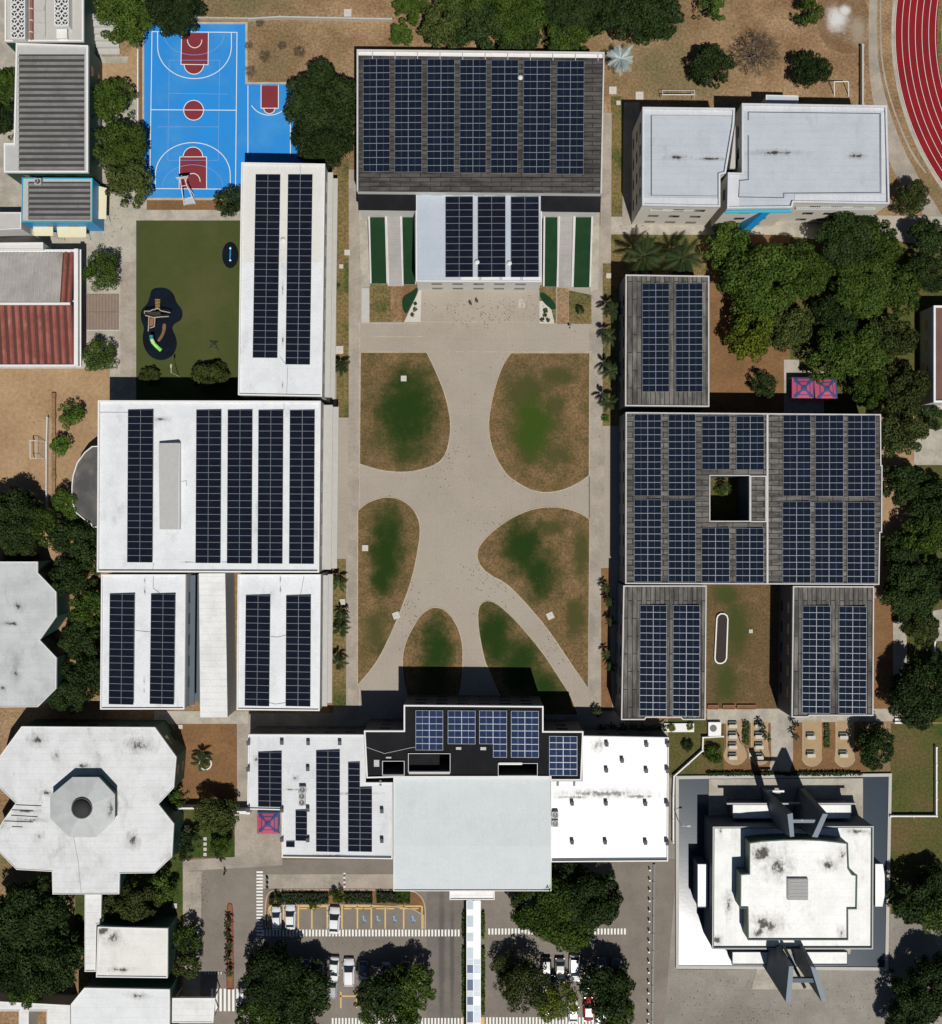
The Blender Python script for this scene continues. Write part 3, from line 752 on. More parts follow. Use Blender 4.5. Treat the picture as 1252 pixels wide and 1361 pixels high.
# turf ramps beside the hall
def ramp_block(x0, x1, y0, y1, z0, z1, name, label, cat, mat, wallm=None, group=None, sk=0.):
    """a sloping solid: high at y0 (z0), low at y1 (z1)"""
    a = W(x0, y0, z0); b = W(x1, y0, z0); c = W(x1+sk, y1, z1); d = W(x0+sk, y1, z1)
    cc = (a+c)/2
    t = thing(name, label, cat, (cc.x, cc.y, 0), group)
    mb = MB(); pts = [d, c, b, a]
    n = len(mb.v); mb.v += [(p.x, p.y, 0) for p in pts] + [tuple(p) for p in pts]
    for i in range(4): j = (i+1) % 4; mb.quad_idx((n+i, n+j, n+4+j, n+4+i), 1)
    mb.quad_idx((n+4, n+5, n+6, n+7), 0)
    mb.build('slope', [mat, wallm or M['wall']], t)
    for (p, q) in ((a, d), (b, c)):
        e = Vector((.14, 0, 0))
        mm = MB().loft([[p-e+Vector((0, 0, -.5)), p+e+Vector((0, 0, -.5)), p+e+Vector((0, 0, .35)), p-e+Vector((0, 0, .35))],
                        [q-e+Vector((0, 0, -.1)), q+e+Vector((0, 0, -.1)), q+e+Vector((0, 0, .35)), q-e+Vector((0, 0, .35))]])
        mm.build('side_wall', M['rim_g'], t)
    return t
ramp_block(490.5, 512.5, 281, 377, 3.4, .3, 'turf_slope', 'outer left dark green turf slope beside the auditorium ramp', 'slope', M['turf_d'], sk=2.5)
ramp_block(513.5, 532.5, 281, 380, 3.6, .35, 'access_ramp', 'left concrete ramp between two green turf slopes', 'ramp', M['ramp'], sk=3)
ramp_block(533.5, 551, 281, 378, 3.4, .3, 'turf_slope', 'inner left dark green turf slope against the entrance hall', 'slope', M['turf_d'], sk=2)
ramp_block(723.5, 742, 282, 381, 3.4, .3, 'turf_slope', 'inner right dark green turf slope against the entrance hall', 'slope', M['turf_d'], sk=-1)
ramp_block(743.5, 763, 282, 382, 3.6, .35, 'access_ramp', 'right concrete ramp between two green turf slopes', 'ramp', M['ramp'], sk=-3)
ramp_block(764, 787, 282, 382, 3.4, .3, 'turf_slope', 'outer right dark green turf slope beside the right ramp', 'slope', M['turf_d'], sk=-3)

# ============ west wing (long white)
HB = 10.2
ww = building('classroom_block', 'long narrow white classroom block east of the artificial turf, with two solar arrays', 'building', [(320.6, 215.6), (432, 217.5), (427.8, 527), (316.3, 525)], HB, M['white'], wall=M['wall_c'], rimh=.35, rimw=.22)
MB().prism(px_poly([(321.5, 219), (431, 220), (430.2, 349), (319.2, 348.5)], HB+.03), HB+.008, HB+.03).build('roof_coating', M['cream'], ww)
solar_array(339.5, 231.5, 372.8, 475.6, 2, 27, HB, 'left solar array on the long narrow white block beside the turf playground', 'cell_k', skew=-4, tilt=1.5, group='solar arrays on the long white block')
solar_array(382.6, 231.5, 415.6, 484.5, 2, 28, HB, 'right solar array on the long narrow white block beside the turf playground', 'cell_k', skew=-3.5, tilt=1.5, group='solar arrays on the long white block')
for zz, x1 in ((6.9, 1.1), (3.6, 1.6)):
    a = W(432, 217.5, HB+.35); b = W(427.8, 527, HB+.35)
    MB().prism([(a.x-.1, a.y-.3), (a.x+x1*.8, a.y-.3), (b.x+x1*.8, b.y+.3), (b.x-.1, b.y+.3)], zz-.25, zz).build('gallery_slab', M['concrete'], ww)
# main west block
HC = 10.4
wm = building('classroom_block', 'wide white block west of the plaza, with five long solar arrays and grey skylight box', 'building', [(130, 532), (426.3, 532.7), (424, 761), (128.6, 760.5)], HC, M['white'], wall=M['wall_c'], rimh=.45, rimw=.26)
for i, (a, b, y0, y1) in enumerate(((169.7, 204.2, 544.5, 747.6), (260.6, 294.6, 544.8, 748.5), (302.4, 336, 544.8, 749), (343.2, 377, 545, 749.2), (385, 418.8, 545.2, 749.5))):
    solar_array(a, y0, b, y1, 2, 22, HC, (ORD[i] + ' solar array from the left on the wide white block' if i else 'solitary leftmost solar array on the wide white block, west of the skylight box'), 'cell_k', skew=-1.2, tilt=3.2, group='solar arrays on the wide white block')
for zz, x1 in ((6.9, 1.5), (3.6, 2.1)):
    a = W(426.3, 532.7, HC+.45); b = W(424, 761, HC+.45)
    MB().prism([(a.x-.1, a.y-.3), (a.x+x1, a.y-.3), (b.x+x1, b.y+.3), (b.x-.1, b.y+.3)], zz-.25, zz).build('gallery_slab', M['concrete'], wm)
sk = MB(); q = px_poly([(211.5, 589), (238, 589), (238, 703.8), (210.8, 703.8)], HC+.9)
t = thing('skylight_box', 'long grey translucent skylight box on the wide white roof', 'skylight', W(225, 645, HC)); 
a0, b0 = q[0], q[2]
x0_, x1_ = min(p[0] for p in q), max(p[0] for p in q); y0_, y1_ = min(p[1] for p in q), max(p[1] for p in q)
MB().loft([[(x0_, y0_, HC), (x1_, y0_, HC), (x1_, y0_, HC+.9), (x0_, y0_, HC+.35)], [(x0_, y1_, HC), (x1_, y1_, HC), (x1_, y1_, HC+1.5), (x0_, y1_, HC+.9)]]).build('cover', M['rimdark'], t)
MB().box(x1_+.01, y0_, HC, x1_+.12, y1_, HC+1.2).build('side_frame', M['rim'], t)
def cables(t, z, paths):
    for pts in paths: MB().path([W(x, y, z+.06) for x, y in pts], .035, 5).build('cable', M['rail'], t)
cables(ww, HB, [[(382.5, 486), (382, 500), (381, 523)], [(372.5, 474), (377, 481), (380, 484)], [(399, 219), (399, 231)]])
cables(wm, HC, [[(377.5, 536), (377.5, 545)], [(133, 548), (170, 548)], [(242, 640), (248, 639), (248, 646)], [(204, 748), (203, 758)], [(294.5, 747), (303, 747)]])
# half round stage roof west of it
hr = px_poly([(131, 592.5), (122, 593), (112, 601), (102, 615), (96.5, 632), (95, 646), (95, 657), (95.5, 668), (101, 682), (112, 691), (121, 697), (122, 701), (131, 701)], 4.)
t = thing('stage_roof', 'half-round dark grey canopy roof with white rim against the wide white block', 'canopy', (sum(p[0] for p in hr)/len(hr), sum(p[1] for p in hr)/len(hr), 0))
MB().prism(inset(hr, .1), 3.6, 3.8).build('roof', roofm('sooty roof', (.055, .055, .055), (.11, .10, .09), .5, dirt=.5, dirtc=(.35, .35, .35), dscale=.6), t)
MB().ring(hr, inset(hr, .16), 3.5, 4.).build('parapet', M['rim'], t)
MB().prism(inset(hr, .3), 0, 3.58, top=False).build('wall', M['wall_c'], t)
# lower wings
HD = 9.6
wl = building('classroom_wing', 'white lower-left classroom wing with two solar arrays, west of the pale canopy roof', 'building', [(134.4, 763.5), (246.6, 763.5), (245, 943), (133, 943)], HD, M['white'], wall=M['wall_c'], rimh=.3, rimw=.22)
wr = building('classroom_wing', 'white wing with two solar arrays beside the palm strip, east of the pale canopy', 'building', [(315.8, 763.5), (426.3, 763.5), (424.8, 945), (314.4, 943.8)], HD, M['white'], wall=M['wall_c'], rimh=.3, rimw=.22)
solar_array(145.5, 789.5, 179.8, 936.3, 2, 16, HD, 'left solar array on the lower-left white wing', 'cell_k', skew=-1.5, tilt=5, group='solar arrays on the lower white wings')
solar_array(200.3, 789.5, 233.8, 936, 2, 16, HD, 'right solar array on the lower-left white wing', 'cell_k', skew=-1.8, tilt=5, group='solar arrays on the lower white wings')
solar_array(326.4, 791.5, 360, 938.4, 2, 16, HD, 'left solar array on the white wing beside the palm strip', 'cell_k', skew=-1.6, tilt=5, group='solar arrays on the lower white wings')
solar_array(380, 791.8, 413.9, 938.8, 2, 16, HD, 'right solar array on the white wing beside the palm strip', 'cell_k', skew=-.8, tilt=5, group='solar arrays on the lower white wings')
for zz, x1 in ((6.6, .9), (3.4, 1.35)):
    a = W(426.3, 763, HD+.3); b = W(424.8, 945, HD+.3)
    MB().prism([(a.x-.1, a.y-.4), (a.x+x1*.9, a.y-.4), (b.x+x1*.9, b.y+.2), (b.x-.1, b.y+.2)], zz-.25, zz).build('gallery_slab', M['concrete'], wr)
    a = W(246.6, 763, HD+.3); b = W(245, 943, HD+.3)
    MB().prism([(a.x-.1, a.y-.4), (a.x+x1*.9, a.y-.4), (b.x+x1*.9, b.y+.2), (b.x-.1, b.y+.2)], zz-.25, zz).build('gallery_slab', M['slate'], wl)
cables(wl, HD, [[(180, 838), (188, 839), (200, 840)], [(204, 765), (203.5, 782), (212, 788)]])
cables(wr, HD, [[(360, 846), (369, 847), (380, 844)], [(358, 934), (366, 936), (380, 934)], [(404, 766), (400, 788), (398, 792)]])
t = building('covered_passage', 'long pale ribbed passage roof between the two lower white wings', 'canopy', [(264.3, 762), (299.3, 762), (302.5, 953.5), (266, 953.5)], 7.4, M['corr_w'], wall=M['wall_c'], rimh=.0, win=False)

# ============ east blocks (dark tiled roofs)
HE = 8.6
e1 = building('classroom_block', 'small dark-tiled classroom block at the upper right of the plaza, with two solar arrays', 'building', [(831.4, 364.8), (942.8, 366.5), (942.8, 540.6), (830.8, 539.6)], HE, M['plank_v'], wall=M['wall_d'], rim=M['rim_g'], rimh=.25, rimw=.2)
solar_array(853.8, 376.7, 889.4, 520.8, 2, 16, HE, 'left solar array on the small dark-tiled block', 'cell_b', tilt=2.5, group='solar arrays on the small dark block')
solar_array(898.2, 376.7, 933.8, 520.8, 2, 16, HE, 'right solar array on the small dark-tiled block', 'cell_b', tilt=2.5, group='solar arrays on the small dark block')
HG = 9.0
e2 = building('classroom_block', 'largest dark-tiled block, pierced by a square open courtyard, solar arrays all over', 'building',
    [(831.5, 547.8), (1171, 550.4), (1171.5, 618), (1173, 618), (1172.5, 708), (1170, 708), (1168.8, 777.3), (831, 776)], HG, M['plank_h'], wall=M['wall_d'], rim=M['rim_g'], rimh=.25, rimw=.2, holes=[[(944, 632.5), (996, 632.5), (996, 692.2), (944, 692.2)]])
# raised kerbs on that roof
for (a, b) in (((1020.6, 551), (1019.6, 776)),):
    p, q = W(*a, HG+.3), W(*b, HG+.3); MB().box(q.x-.1, q.y, HG+.01, p.x+.1, p.y, HG+.3).build('roof_kerb', M['rim_g'], e2)
p, q = W(997, 632.2, HG+.3), W(1019, 694, HG+.3)
MB().ring([(p.x, q.y), (q.x, q.y), (q.x, p.y), (p.x, p.y)], inset([(p.x, q.y), (q.x, q.y), (q.x, p.y), (p.x, p.y)], .2), HG+.01, HG+.27).build('roof_kerb', M['rim_g'], e2)
rowsN = [(843, 878.8, 550.6, 659.3, 12, 'westernmost'), (888.6, 924.4, 550.8, 659.5, 12, 'second'), (933, 970, 552.5, 624, 8, 'third'), (978.7, 1015.6, 552.8, 624.5, 8, 'fourth'), (1041, 1077.5, 551.6, 659.5, 12, 'fifth'), (1084, 1121, 551.8, 659.8, 12, 'sixth'), (1126.8, 1163.4, 552, 660, 12, 'easternmost')]
rowsS = [(843, 878.8, 664, 773.5, 12, 'westernmost'), (888.6, 924.4, 664.3, 773.6, 12, 'second'), (932.5, 969.4, 701.5, 773.8, 8, 'third'), (978, 1014.8, 702, 774, 8, 'fourth'), (1040.3, 1077, 666.5, 774.3, 12, 'fifth'), (1083.2, 1120.3, 667, 774.5, 12, 'sixth'), (1126.3, 1162.6, 667.5, 775, 12, 'easternmost')]
for nm, rr in (('upper', rowsN), ('lower', rowsS)):
    for (a, b, c, d, n, w) in rr:
        solar_array(a, c, b, d, 2, n, HG, '%s solar array in the %s row on the dark roof round the square courtyard' % (w, nm), 'cell_b', tilt=2.5 if nm == 'upper' else 4., group='solar arrays round the courtyard')
e3 = building('classroom_wing', 'lower-left dark-tiled wing with two solar arrays, west of the courtyard lawn', 'building', [(828.5, 778.2), (939.3, 778.2), (937.8, 957), (907, 957), (905, 954), (859, 954), (857, 957), (825.5, 957)], HE, M['plank_v'], wall=M['wall_d'], rim=M['rim_g'], rimh=.25, rimw=.2)
e4 = building('classroom_wing', 'lower-right dark-tiled wing with two solar arrays, east of the courtyard lawn', 'building', [(1054, 779), (1161.8, 779.3), (1161, 951.5), (1076, 951.5), (1074, 953.5), (1052, 953.5)], HE, M['plank_v'], wall=M['wall_d'], rim=M['rim_g'], rimh=.25, rimw=.2)
solar_array(850.6, 804.5, 886, 952, 2, 16, HE, 'left solar array on the lower-left dark wing', 'cell_b', tilt=4.5, skew=-.5, group='solar arrays on the dark wings')
solar_array(894.7, 804.5, 930, 952, 2, 16, HE, 'right solar array on the lower-left dark wing', 'cell_b', tilt=4.5, skew=-.5, group='solar arrays on the dark wings')
solar_array(1067, 805.3, 1103.4, 948, 2, 16, HE, 'left solar array on the lower-right dark wing', 'cell_b', tilt=4.5, skew=-.5, group='solar arrays on the dark wings')
solar_array(1115.3, 806, 1151.4, 948.5, 2, 16, HE, 'right solar array on the lower-right dark wing', 'cell_b', tilt=4.5, skew=-.5, group='solar arrays on the dark wings')

# ============ top right pale blocks
HT = 11.5
def ledger(t, pts, z, m, r=.045):
    pts = [W(x, y, z) for x, y in pts]
    MB().path(pts, r, 5).build('cable_rail', m, t)
n1 = building('school_block', 'pale metal-roofed block with broad parapet, left of the pair below the brown field', 'building', [(854, 142), (977, 143.5), (976, 165), (965, 230), (957.5, 232), (957.5, 275), (853.5, 273)], HT, M['metal_b'], wall=M['wall_w'], rim=M['metal_rim'], rimh=.5, rimw=.3, skipwin=())
for q in [[(856, 144.5), (975.5, 146), (975.5, 153), (856, 151.5)], [(855.5, 262), (955.5, 263.5), (955.5, 272.5), (855.5, 271)]]:
    extra(n1, 'roof_gutter', M['metal_rim'], q, HT+.01, HT+.14)
ledger(n1, [(866, 153.5), (866, 260)], HT+.3, M['dsteel']); ledger(n1, [(866, 153.5), (975, 154.5)], HT+.3, M['rimdark']); ledger(n1, [(866, 260), (956, 261)], HT+.3, M['rimdark'])
n2 = building('school_block', 'larger pale metal-roofed block with blue entrance band, next to the running track', 'building', [(986, 137), (1179, 140), (1182.5, 271), (1055, 269), (1053, 276), (966.5, 277), (967.5, 229), (986, 229.5)], HT+.3, M['metal_b'], wall=M['wall_w'], rim=M['metal_rim'], rimh=.5, rimw=.3)
for q in [[(988, 139.5), (1177, 142.5), (1177, 148), (988, 147.5)], [(1056, 258), (1177, 258), (1177, 268), (1056, 268)], [(1171, 149), (1177, 149), (1177, 257.5), (1171.5, 257.5)], [(969, 232), (982, 232), (982, 274), (969, 274)]]:
    extra(n2, 'roof_gutter', M['metal_rim'], q, HT+.31, HT+.42)
ledger(n2, [(995, 160), (995, 149), (1170, 151), (1171, 256), (1042, 257), (1042, 263), (982, 262), (983, 240), (995, 239), (995, 180)], HT+.6, M['dsteel'])
# zig-zag sunshades hang on the south side
for (bt, x0, x1, y0) in ((n1, 864, 950, 277), (n2, 1058, 1165, 275.5)):
    n_ = int((x1-x0)/3)
    mb = MB()
    for i in range(n_):
        a = W(x0+3*i, y0, HT-1.5); b = W(x0+3*i+2.6, y0+3.2, HT-2.2)
        mb.tube(a, b, .09, n=4); a2 = W(x0+3*i+2.6, y0, HT-1.5); mb.tube(a2, W(x0+3*i, y0+3.2, HT-2.2), .09, n=4)
    mb.build('sunshade', M['steel'], bt)
q1, q2 = W(966.5, 277, HT+.8), W(1053, 276, HT+.8)
MB().loft([[(q1.x, q1.y-.1, HT-.4), (q2.x, q2.y-.1, HT-.4), (q2.x, q2.y-.1, HT-.1), (q1.x, q1.y-.1, HT-.1)], [(q1.x-.2, q1.y-.5, HT-.4), (q2.x+.2, q2.y-.5, HT-.4), (q2.x+.2, q2.y-.5, HT-.1), (q1.x-.2, q1.y-.5, HT-.1)]]).build('blue_ledge', M['cyan'], n2)
w1, w2 = q1.x+(q2.x-q1.x)*.66, q1.x+(q2.x-q1.x)*.40
MB().loft([[(w1-.6, q1.y-.02, HT-.6), (w1+.6, q1.y-.02, HT-.6), (w1+.6, q1.y-.16, HT-.6), (w1-.6, q1.y-.16, HT-.6)], [(w2-.7, q1.y-.02, .05), (w2+.9, q1.y-.02, .05), (w2+.9, q1.y-2.2, .05), (w2-.7, q1.y-2.2, .05)]]).build('blue_band', M['blue'], n2)
t = thing('link_bridge', 'narrow tilted concrete link slab between the two pale roofs', 'bridge', W(977, 200, 0))
MB().prism(px_poly([(977, 167), (985, 168), (977, 224), (970, 224)], 9.6), 9.2, 9.6).build('deck', M['concrete'], t)
MB().prism(px_poly([(976, 172), (983, 173), (976, 220), (971, 220)], 9.2), 0, 9.2).build('wall', M['wall_c'], t)
t = building('service_shed', 'small blue-roofed projection at the back of the larger pale block', 'shed', [(1018, 126), (1061, 127), (1061, 138), (1018, 137)], 6, M['metal_b'], rimh=.15, rimw=.15, win=False)

# ============ south entrance building
HS_ = 7.2
sb = building('administration_block', 'low white west half of the south building with solar arrays and black roof vents', 'building', [(330, 976), (486, 976.5), (486, 1040), (523, 1040), (521.7, 1142), (374.4, 1140), (374.4, 1077), (328.5, 1076)], HS_, M['white_c'], wall=M['wall_shade'], rimh=.3, rimw=.2)
sr = building('administration_block', 'dazzling white east half of the south building, dotted with roof vents, without solar arrays', 'building', [(774, 978), (889, 980), (888, 1145), (732, 1146), (732, 1038), (774, 1038)], HS_, M['white_b'], wall=M['wall_shade'], rimh=.3, rimw=.2)
MB().prism(px_poly([(375, 1136.5), (521.5, 1138), (521.5, 1140), (375, 1138.5)], HS_+.1), HS_+.005, HS_+.1).build('roof_gutter', M['slate'], sb)
MB().prism(px_poly([(733, 1141), (886, 1140), (886, 1142.5), (733, 1143.5)], HS_+.1), HS_+.005, HS_+.1).build('roof_gutter', M['slate'], sr)
HK = 10.0
tw = building('stair_tower', 'taller black-roofed central block of the south building with five solar arrays', 'building',
    [(536.5, 937), (722.4, 938.5), (722.4, 971.8), (775.6, 972), (773, 1037.5), (731, 1037.5), (731, 1033.5), (524, 1033.5), (487, 1034.5), (483.7, 971), (536.5, 971)], HK, M['blackroof'], wall=M['wall_shade'], rimh=.35, rimw=.24, hrw=.07,
    holes=[rect(508.5, 1012, 537, 1030), rect(543, 1002, 598, 1026), rect(662.5, 1015, 714, 1031)])
extra(tw, 'shaft_roof', M['blackroof'], rect(544, 1003, 584, 1024), HK-1.6, HK-1.3)
extra(tw, 'shaft_ledge', M['rimdark'], rect(543.3, 1026.2, 598, 1029), HK+.01, HK+.3)
extra(tw, 'shaft_ledge', M['rimdark'], rect(662.5, 1030.8, 714, 1033), HK+.01, HK+.3)
extra(tw, 'shaft_bar', M['steel'], rect(663, 1013.5, 694, 1016.5), HK+.01, HK+.25)
for q in (rect(606, 993, 613, 996.5), rect(638.5, 993, 646, 997), rect(513, 1006, 520, 1008), rect(497, 1010, 504, 1019)):
    extra(tw, 'roof_hatch', M['rimdark'], q, HK+.01, HK+.3)
ledger(tw, [(487, 993), (511, 1001.5), (545, 994), (552, 993)], HK+.12, M['rimdark'], .05)
gt = 'solar arrays on the black-roofed central block'
solar_array(552.3, 944.3, 588.9, 997.2, 2, 6, HK, 'leftmost six-row solar array on the black roof', 'cell_p', tilt=2, group=gt)
solar_array(595.2, 944.6, 631.9, 989, 2, 5, HK, 'short five-row solar array, second on the black roof', 'cell_p', tilt=2, group=gt)
solar_array(637, 944.6, 673.7, 1006.8, 2, 7, HK, 'L-shaped solar array in the middle of the black roof', 'cell_p', tilt=2, group=gt, skip=((0, 5), (0, 6)))
solar_array(679.3, 945, 716, 1007, 2, 7, HK, 'full seven-row solar array on the black roof, right of the L-shaped one', 'cell_p', tilt=2, group=gt)
solar_array(730, 978.5, 767.2, 1031, 2, 6, HK, 'separate solar array on the stepped east corner of the black roof', 'cell_p', tilt=2, group=gt)
gs = 'solar arrays on the white west half of the south building'
solar_array(342.7, 1000, 375, 1072.5, 2, 9, HS_, 'leftmost small solar array above the pink canopy', 'cell_k', tilt=5, group=gs)
solar_array(419.8, 998, 452.2, 1132.2, 2, 16, HS_, 'tallest solar array on the white south roof', 'cell_k', tilt=5, group=gs)
solar_array(462.4, 1013.5, 494.8, 1132, 2, 14, HS_, 'stepped solar array beside the tall portico roof', 'cell_k', tilt=4, group=gs, skip=((1, 0), (1, 1), (1, 2), (1, 3)))
solar_array(392.5, 1077.3, 408.4, 1117.7, 1, 5, HS_, 'single-column solar array of five panels beside the air conditioners', 'cell_k', tilt=5, group=gs)
solar_array(380, 1118.7, 391.8, 1126.2, 1, 1, HS_, 'single small solar panel at the lower left of the white roof', 'cell_k', tilt=3, group=gs)
HP = 9.0
pt = thing('portico', 'huge pale ribbed portico roof over the south entrance drive', 'canopy', W(628, 1108, 0))
pp = px_poly([(524.6, 1034.6), (731.5, 1035.2), (731.8, 1183.5), (523.8, 1183.2)], HP)
cy_ = (pp[0][1] + pp[2][1])/2
xs = [p[0] for p in pp]; ys = [p[1] for p in pp]; X0, X1, Y0, Y1 = min(xs), max(xs), min(ys), max(ys)
mb = MB()
ym = W(0, 1125, HP).y
for (ya, yb, za, zb) in ((Y0, ym, HP-.25, HP), (ym+.003, Y1, HP+.03, HP-.35)):
    mb.loft([[(X0, ya, za-.15), (X1, ya, za-.15), (X1, ya, za), (X0, ya, za)], [(X0, yb, zb-.15), (X1, yb, zb-.15), (X1, yb, zb), (X0, yb, zb)]])
    nr = 44
    for i in range(1, nr):
        x = X0+(X1-X0)*i/nr
        mb.loft([[(x-.02, ya, za-.01), (x+.02, ya, za-.01), (x+.02, ya, za+.03), (x-.02, ya, za+.03)], [(x-.02, yb, zb-.01), (x+.02, yb, zb-.01), (x+.02, yb, zb+.03), (x-.02, yb, zb+.03)]])
mb.build('roof', M['portico'], pt)
MB().ring([(X0-.12, Y0-.12), (X1+.12, Y0-.12), (X1+.12, Y1+.12), (X0-.12, Y1+.12)], [(X0, Y0), (X1, Y0), (X1, Y1), (X0, Y1)], HP-.7, HP+.0).build('fascia', M['rim'], pt)
for fx in (.06, .36, .64, .94):
    for fy in (.06, .5):
        MB().tube((X0+(X1-X0)*fx, Y0+(Y1-Y0)*fy, 0), (X0+(X1-X0)*fx, Y0+(Y1-Y0)*fy, HP-.42), .3, n=12).build('column', M['wall'], pt)
t = building('entrance_canopy', 'small white canopy projecting from the south edge of the portico', 'canopy', [(597.5, 1184), (657.5, 1184), (657.5, 1196), (597.5, 1196)], 5.6, M['corr_w'], rimh=.2, rimw=.15, win=False, posts=True)

# glazed walkway canopy
HWK = 3.4
wk = thing('walkway_canopy', 'long narrow glazed walkway canopy between the hedges running south from the portico', 'canopy', W(629.5, 1290, 0))
A = W(620.3, 1197, HWK); B = W(638.6, 1420, HWK)
xm = (A.x+B.x)/2
fr = MB()
fr.box(A.x-.05, B.y, HWK-.12, A.x+.07, A.y, HWK-.01); fr.box(B.x-.07, B.y, HWK-.12, B.x+.05, A.y, HWK-.01); fr.box(xm-.09, B.y, HWK-.10, xm+.09, A.y, HWK+.10)
ys_ = []; y = A.y; i = 0
while y > B.y:
    fr.box(A.x+.08, y-.05, HWK-.1, xm-.1, y+.05, HWK+.03); fr.box(xm+.1, y-.05, HWK-.1, B.x-.08, y+.05, HWK+.03)
    ys_.append(y); y -= (1.55, 1.0, 2.05, .95)[i % 4]; i += 1
for j in range(0, len(ys_), 3):
    for xx in (A.x+.05, B.x-.05): fr.tube((xx, ys_[j]-.02, 0), (xx, ys_[j]-.02, HWK-.1), .06, n=6)
fr.build('frame', M['steel'], wk)
pw = flat('white canopy pane', (.72, .76, .78), .18, spec=.8); pb = flat('blue tinted pane', (.04, .08, .18), .12, spec=.8); pg = flat('grey tinted pane', (.36, .44, .50), .15, spec=.8)  # mostly white panes near the portico, more blue and grey further south
for j in range(len(ys_)-1):
    y0, y1 = ys_[j]-.055, ys_[j+1]+.055
    late = j > 6
    for c_, (xa, xb) in enumerate(((A.x+.08, xm-.1), (xm+.1, B.x-.08))):
        if not late: m = pw if c_ else (pw if (j % 2) else pg)
        elif c_ == 0: m = pb if j % 2 == 0 else pg
        else: m = (pw, pg, pg)[j % 3]
        MB().prism([(xa, y1), (xb, y1), (xb, y0), (xa, y0)], HWK-.02, HWK+.015).build('canopy_panel', m, wk)

# ============ octagonal buildings, lower left
HO = 6.6
oct_ = building('octagonal_hall', 'large white many-sided hall with a raised octagonal lantern and round skylight', 'building',
    [(28.5, 965.5), (205.8, 966.6), (234.3, 1006), (231, 1047), (210.6, 1069), (231, 1094.7), (228.6, 1139), (205.8, 1160.5), (159, 1161), (158.3, 1188.5), (69.7, 1188.7), (69, 1158.6), (22, 1156), (0, 1134), (-12, 1118), (4, 1091), (20.6, 1067.7), (0, 1047.8), (-6, 1026), (0, 1004.4)], HO,
    roofm('white hall roof', (.64, .65, .655), (.55, .56, .56), .5, dirt=.5, seam=(1, 1.15), seamd=.16,
      stains=[(186, 991, 14, 1.4, .6, HO), (50, 984, 10, 1.2, .7, HO), (75, 1004, 6, .8, 1., HO), (177, 1116, 9, 1, 1, HO), (51, 1112, 6, 1, 1, HO), (155, 1072, 8, .5, 1, HO), (40, 1090, 14, 1.2, .2, HO), (36, 1078, 14, 1.2, .15, HO), (63, 1054, 7, 1, .6, HO), (110, 1018, 8, 1.4, .5, HO)]),
    wall=M['wall_g'], rimh=.12, rimw=.12, rim=M['rim'])
q = px_poly([(96, 1033), (131, 1033), (152.5, 1056), (152.5, 1089), (128.5, 1112.7), (91.8, 1112.7), (66.5, 1088), (66.5, 1058)], HO+2.2)
t = thing('roof_lantern', 'raised grey octagonal lantern in the middle of the white hall roof', 'roof lantern', (sum(p[0] for p in q)/8, sum(p[1] for p in q)/8, HO))
cx_, cy0 = sum(p[0] for p in q)/8, sum(p[1] for p in q)/8
MB().prism(inset(q, .25), HO+.01, HO+2.0).build('wall', M['wall_g'], t)
mb = MB(); q2 = [(cx_+(x-cx_)*.26, cy0+(y-cy0)*.26) for x, y in q]
mb.loft([[(x, y, HO+2.0) for x, y in q], [(x, y, HO+2.15) for x, y in q], [(x, y, HO+2.75) for x, y in q2]])
mb.build('roof', roofm('grey lantern roof', (.44, .46, .455), (.38, .40, .395), .55, dirt=.2, stains=[(148, 1075, 9, .6, 1.3, HO+2)]), t)
c_ = W(109, 1074, HO+2.9)
t2 = MB().tube((cx_, cy0, HO+2.7), (cx_, cy0, HO+3.0), 1.75, 1.75, 28).build('skylight_ring', M['dsteel'], t)
mb = MB(); rings = [[(cx_+1.6*math.cos(a)*math.cos(b), cy0+1.6*math.sin(a)*math.cos(b), HO+3.0+.8*math.sin(b)) for a in [2*math.pi*i/24 for i in range(24)]] for b in (0, .35, .7, 1.1, 1.5)]
mb.loft(rings).build('skylight_dome', M['pitch'], t2, smooth=True)
def slits(t, z, lst, nm='roof_slit', m='pitch', w=.07):
    for (x0, y0, x1, y1) in lst:
        p, q = W(x0, y0, z), W(x1, y1, z)
        MB().tube(p+Vector((0, 0, .04)), q+Vector((0, 0, .04)), w, n=5).build(nm, M[m], t)
slits(oct_, HO, [(19, 1069.5, 55, 1071), (12, 1076, 44, 1077.5), (15, 1083.5, 50, 1085.5), (4, 1091, 44, 1092.5), (16, 1098.5, 30, 1099)])
slits(oct_, HO, [(98, 1113, 104, 1145), (104, 1145, 108, 1188)], 'cable', 'rimdark', .05)
building('octagonal_hall', 'pale grey many-sided roof with two dark mould spots, cut by the left edge', 'building',
    [(-60, 746.5), (50, 746.5), (50, 761), (74.6, 786.6), (75, 819), (52.7, 850.6), (75, 874), (74.6, 915), (50, 939.7), (-60, 940.5)], 6.2,
    roofm('grey hall roof', (.50, .51, .515), (.42, .435, .44), .5, dirt=.5, seam=(1, 1.15), seamd=.10, stains=[(25, 806, 6, 1, 1, 6.2), (22, 895, 7, 1, 1, 6.2), (4, 914, 4, 1, 1, 6.2), (15, 829, 8, 1.4, .4, 6.2)]), wall=M['wall_g'], rimh=.12, rimw=.12)
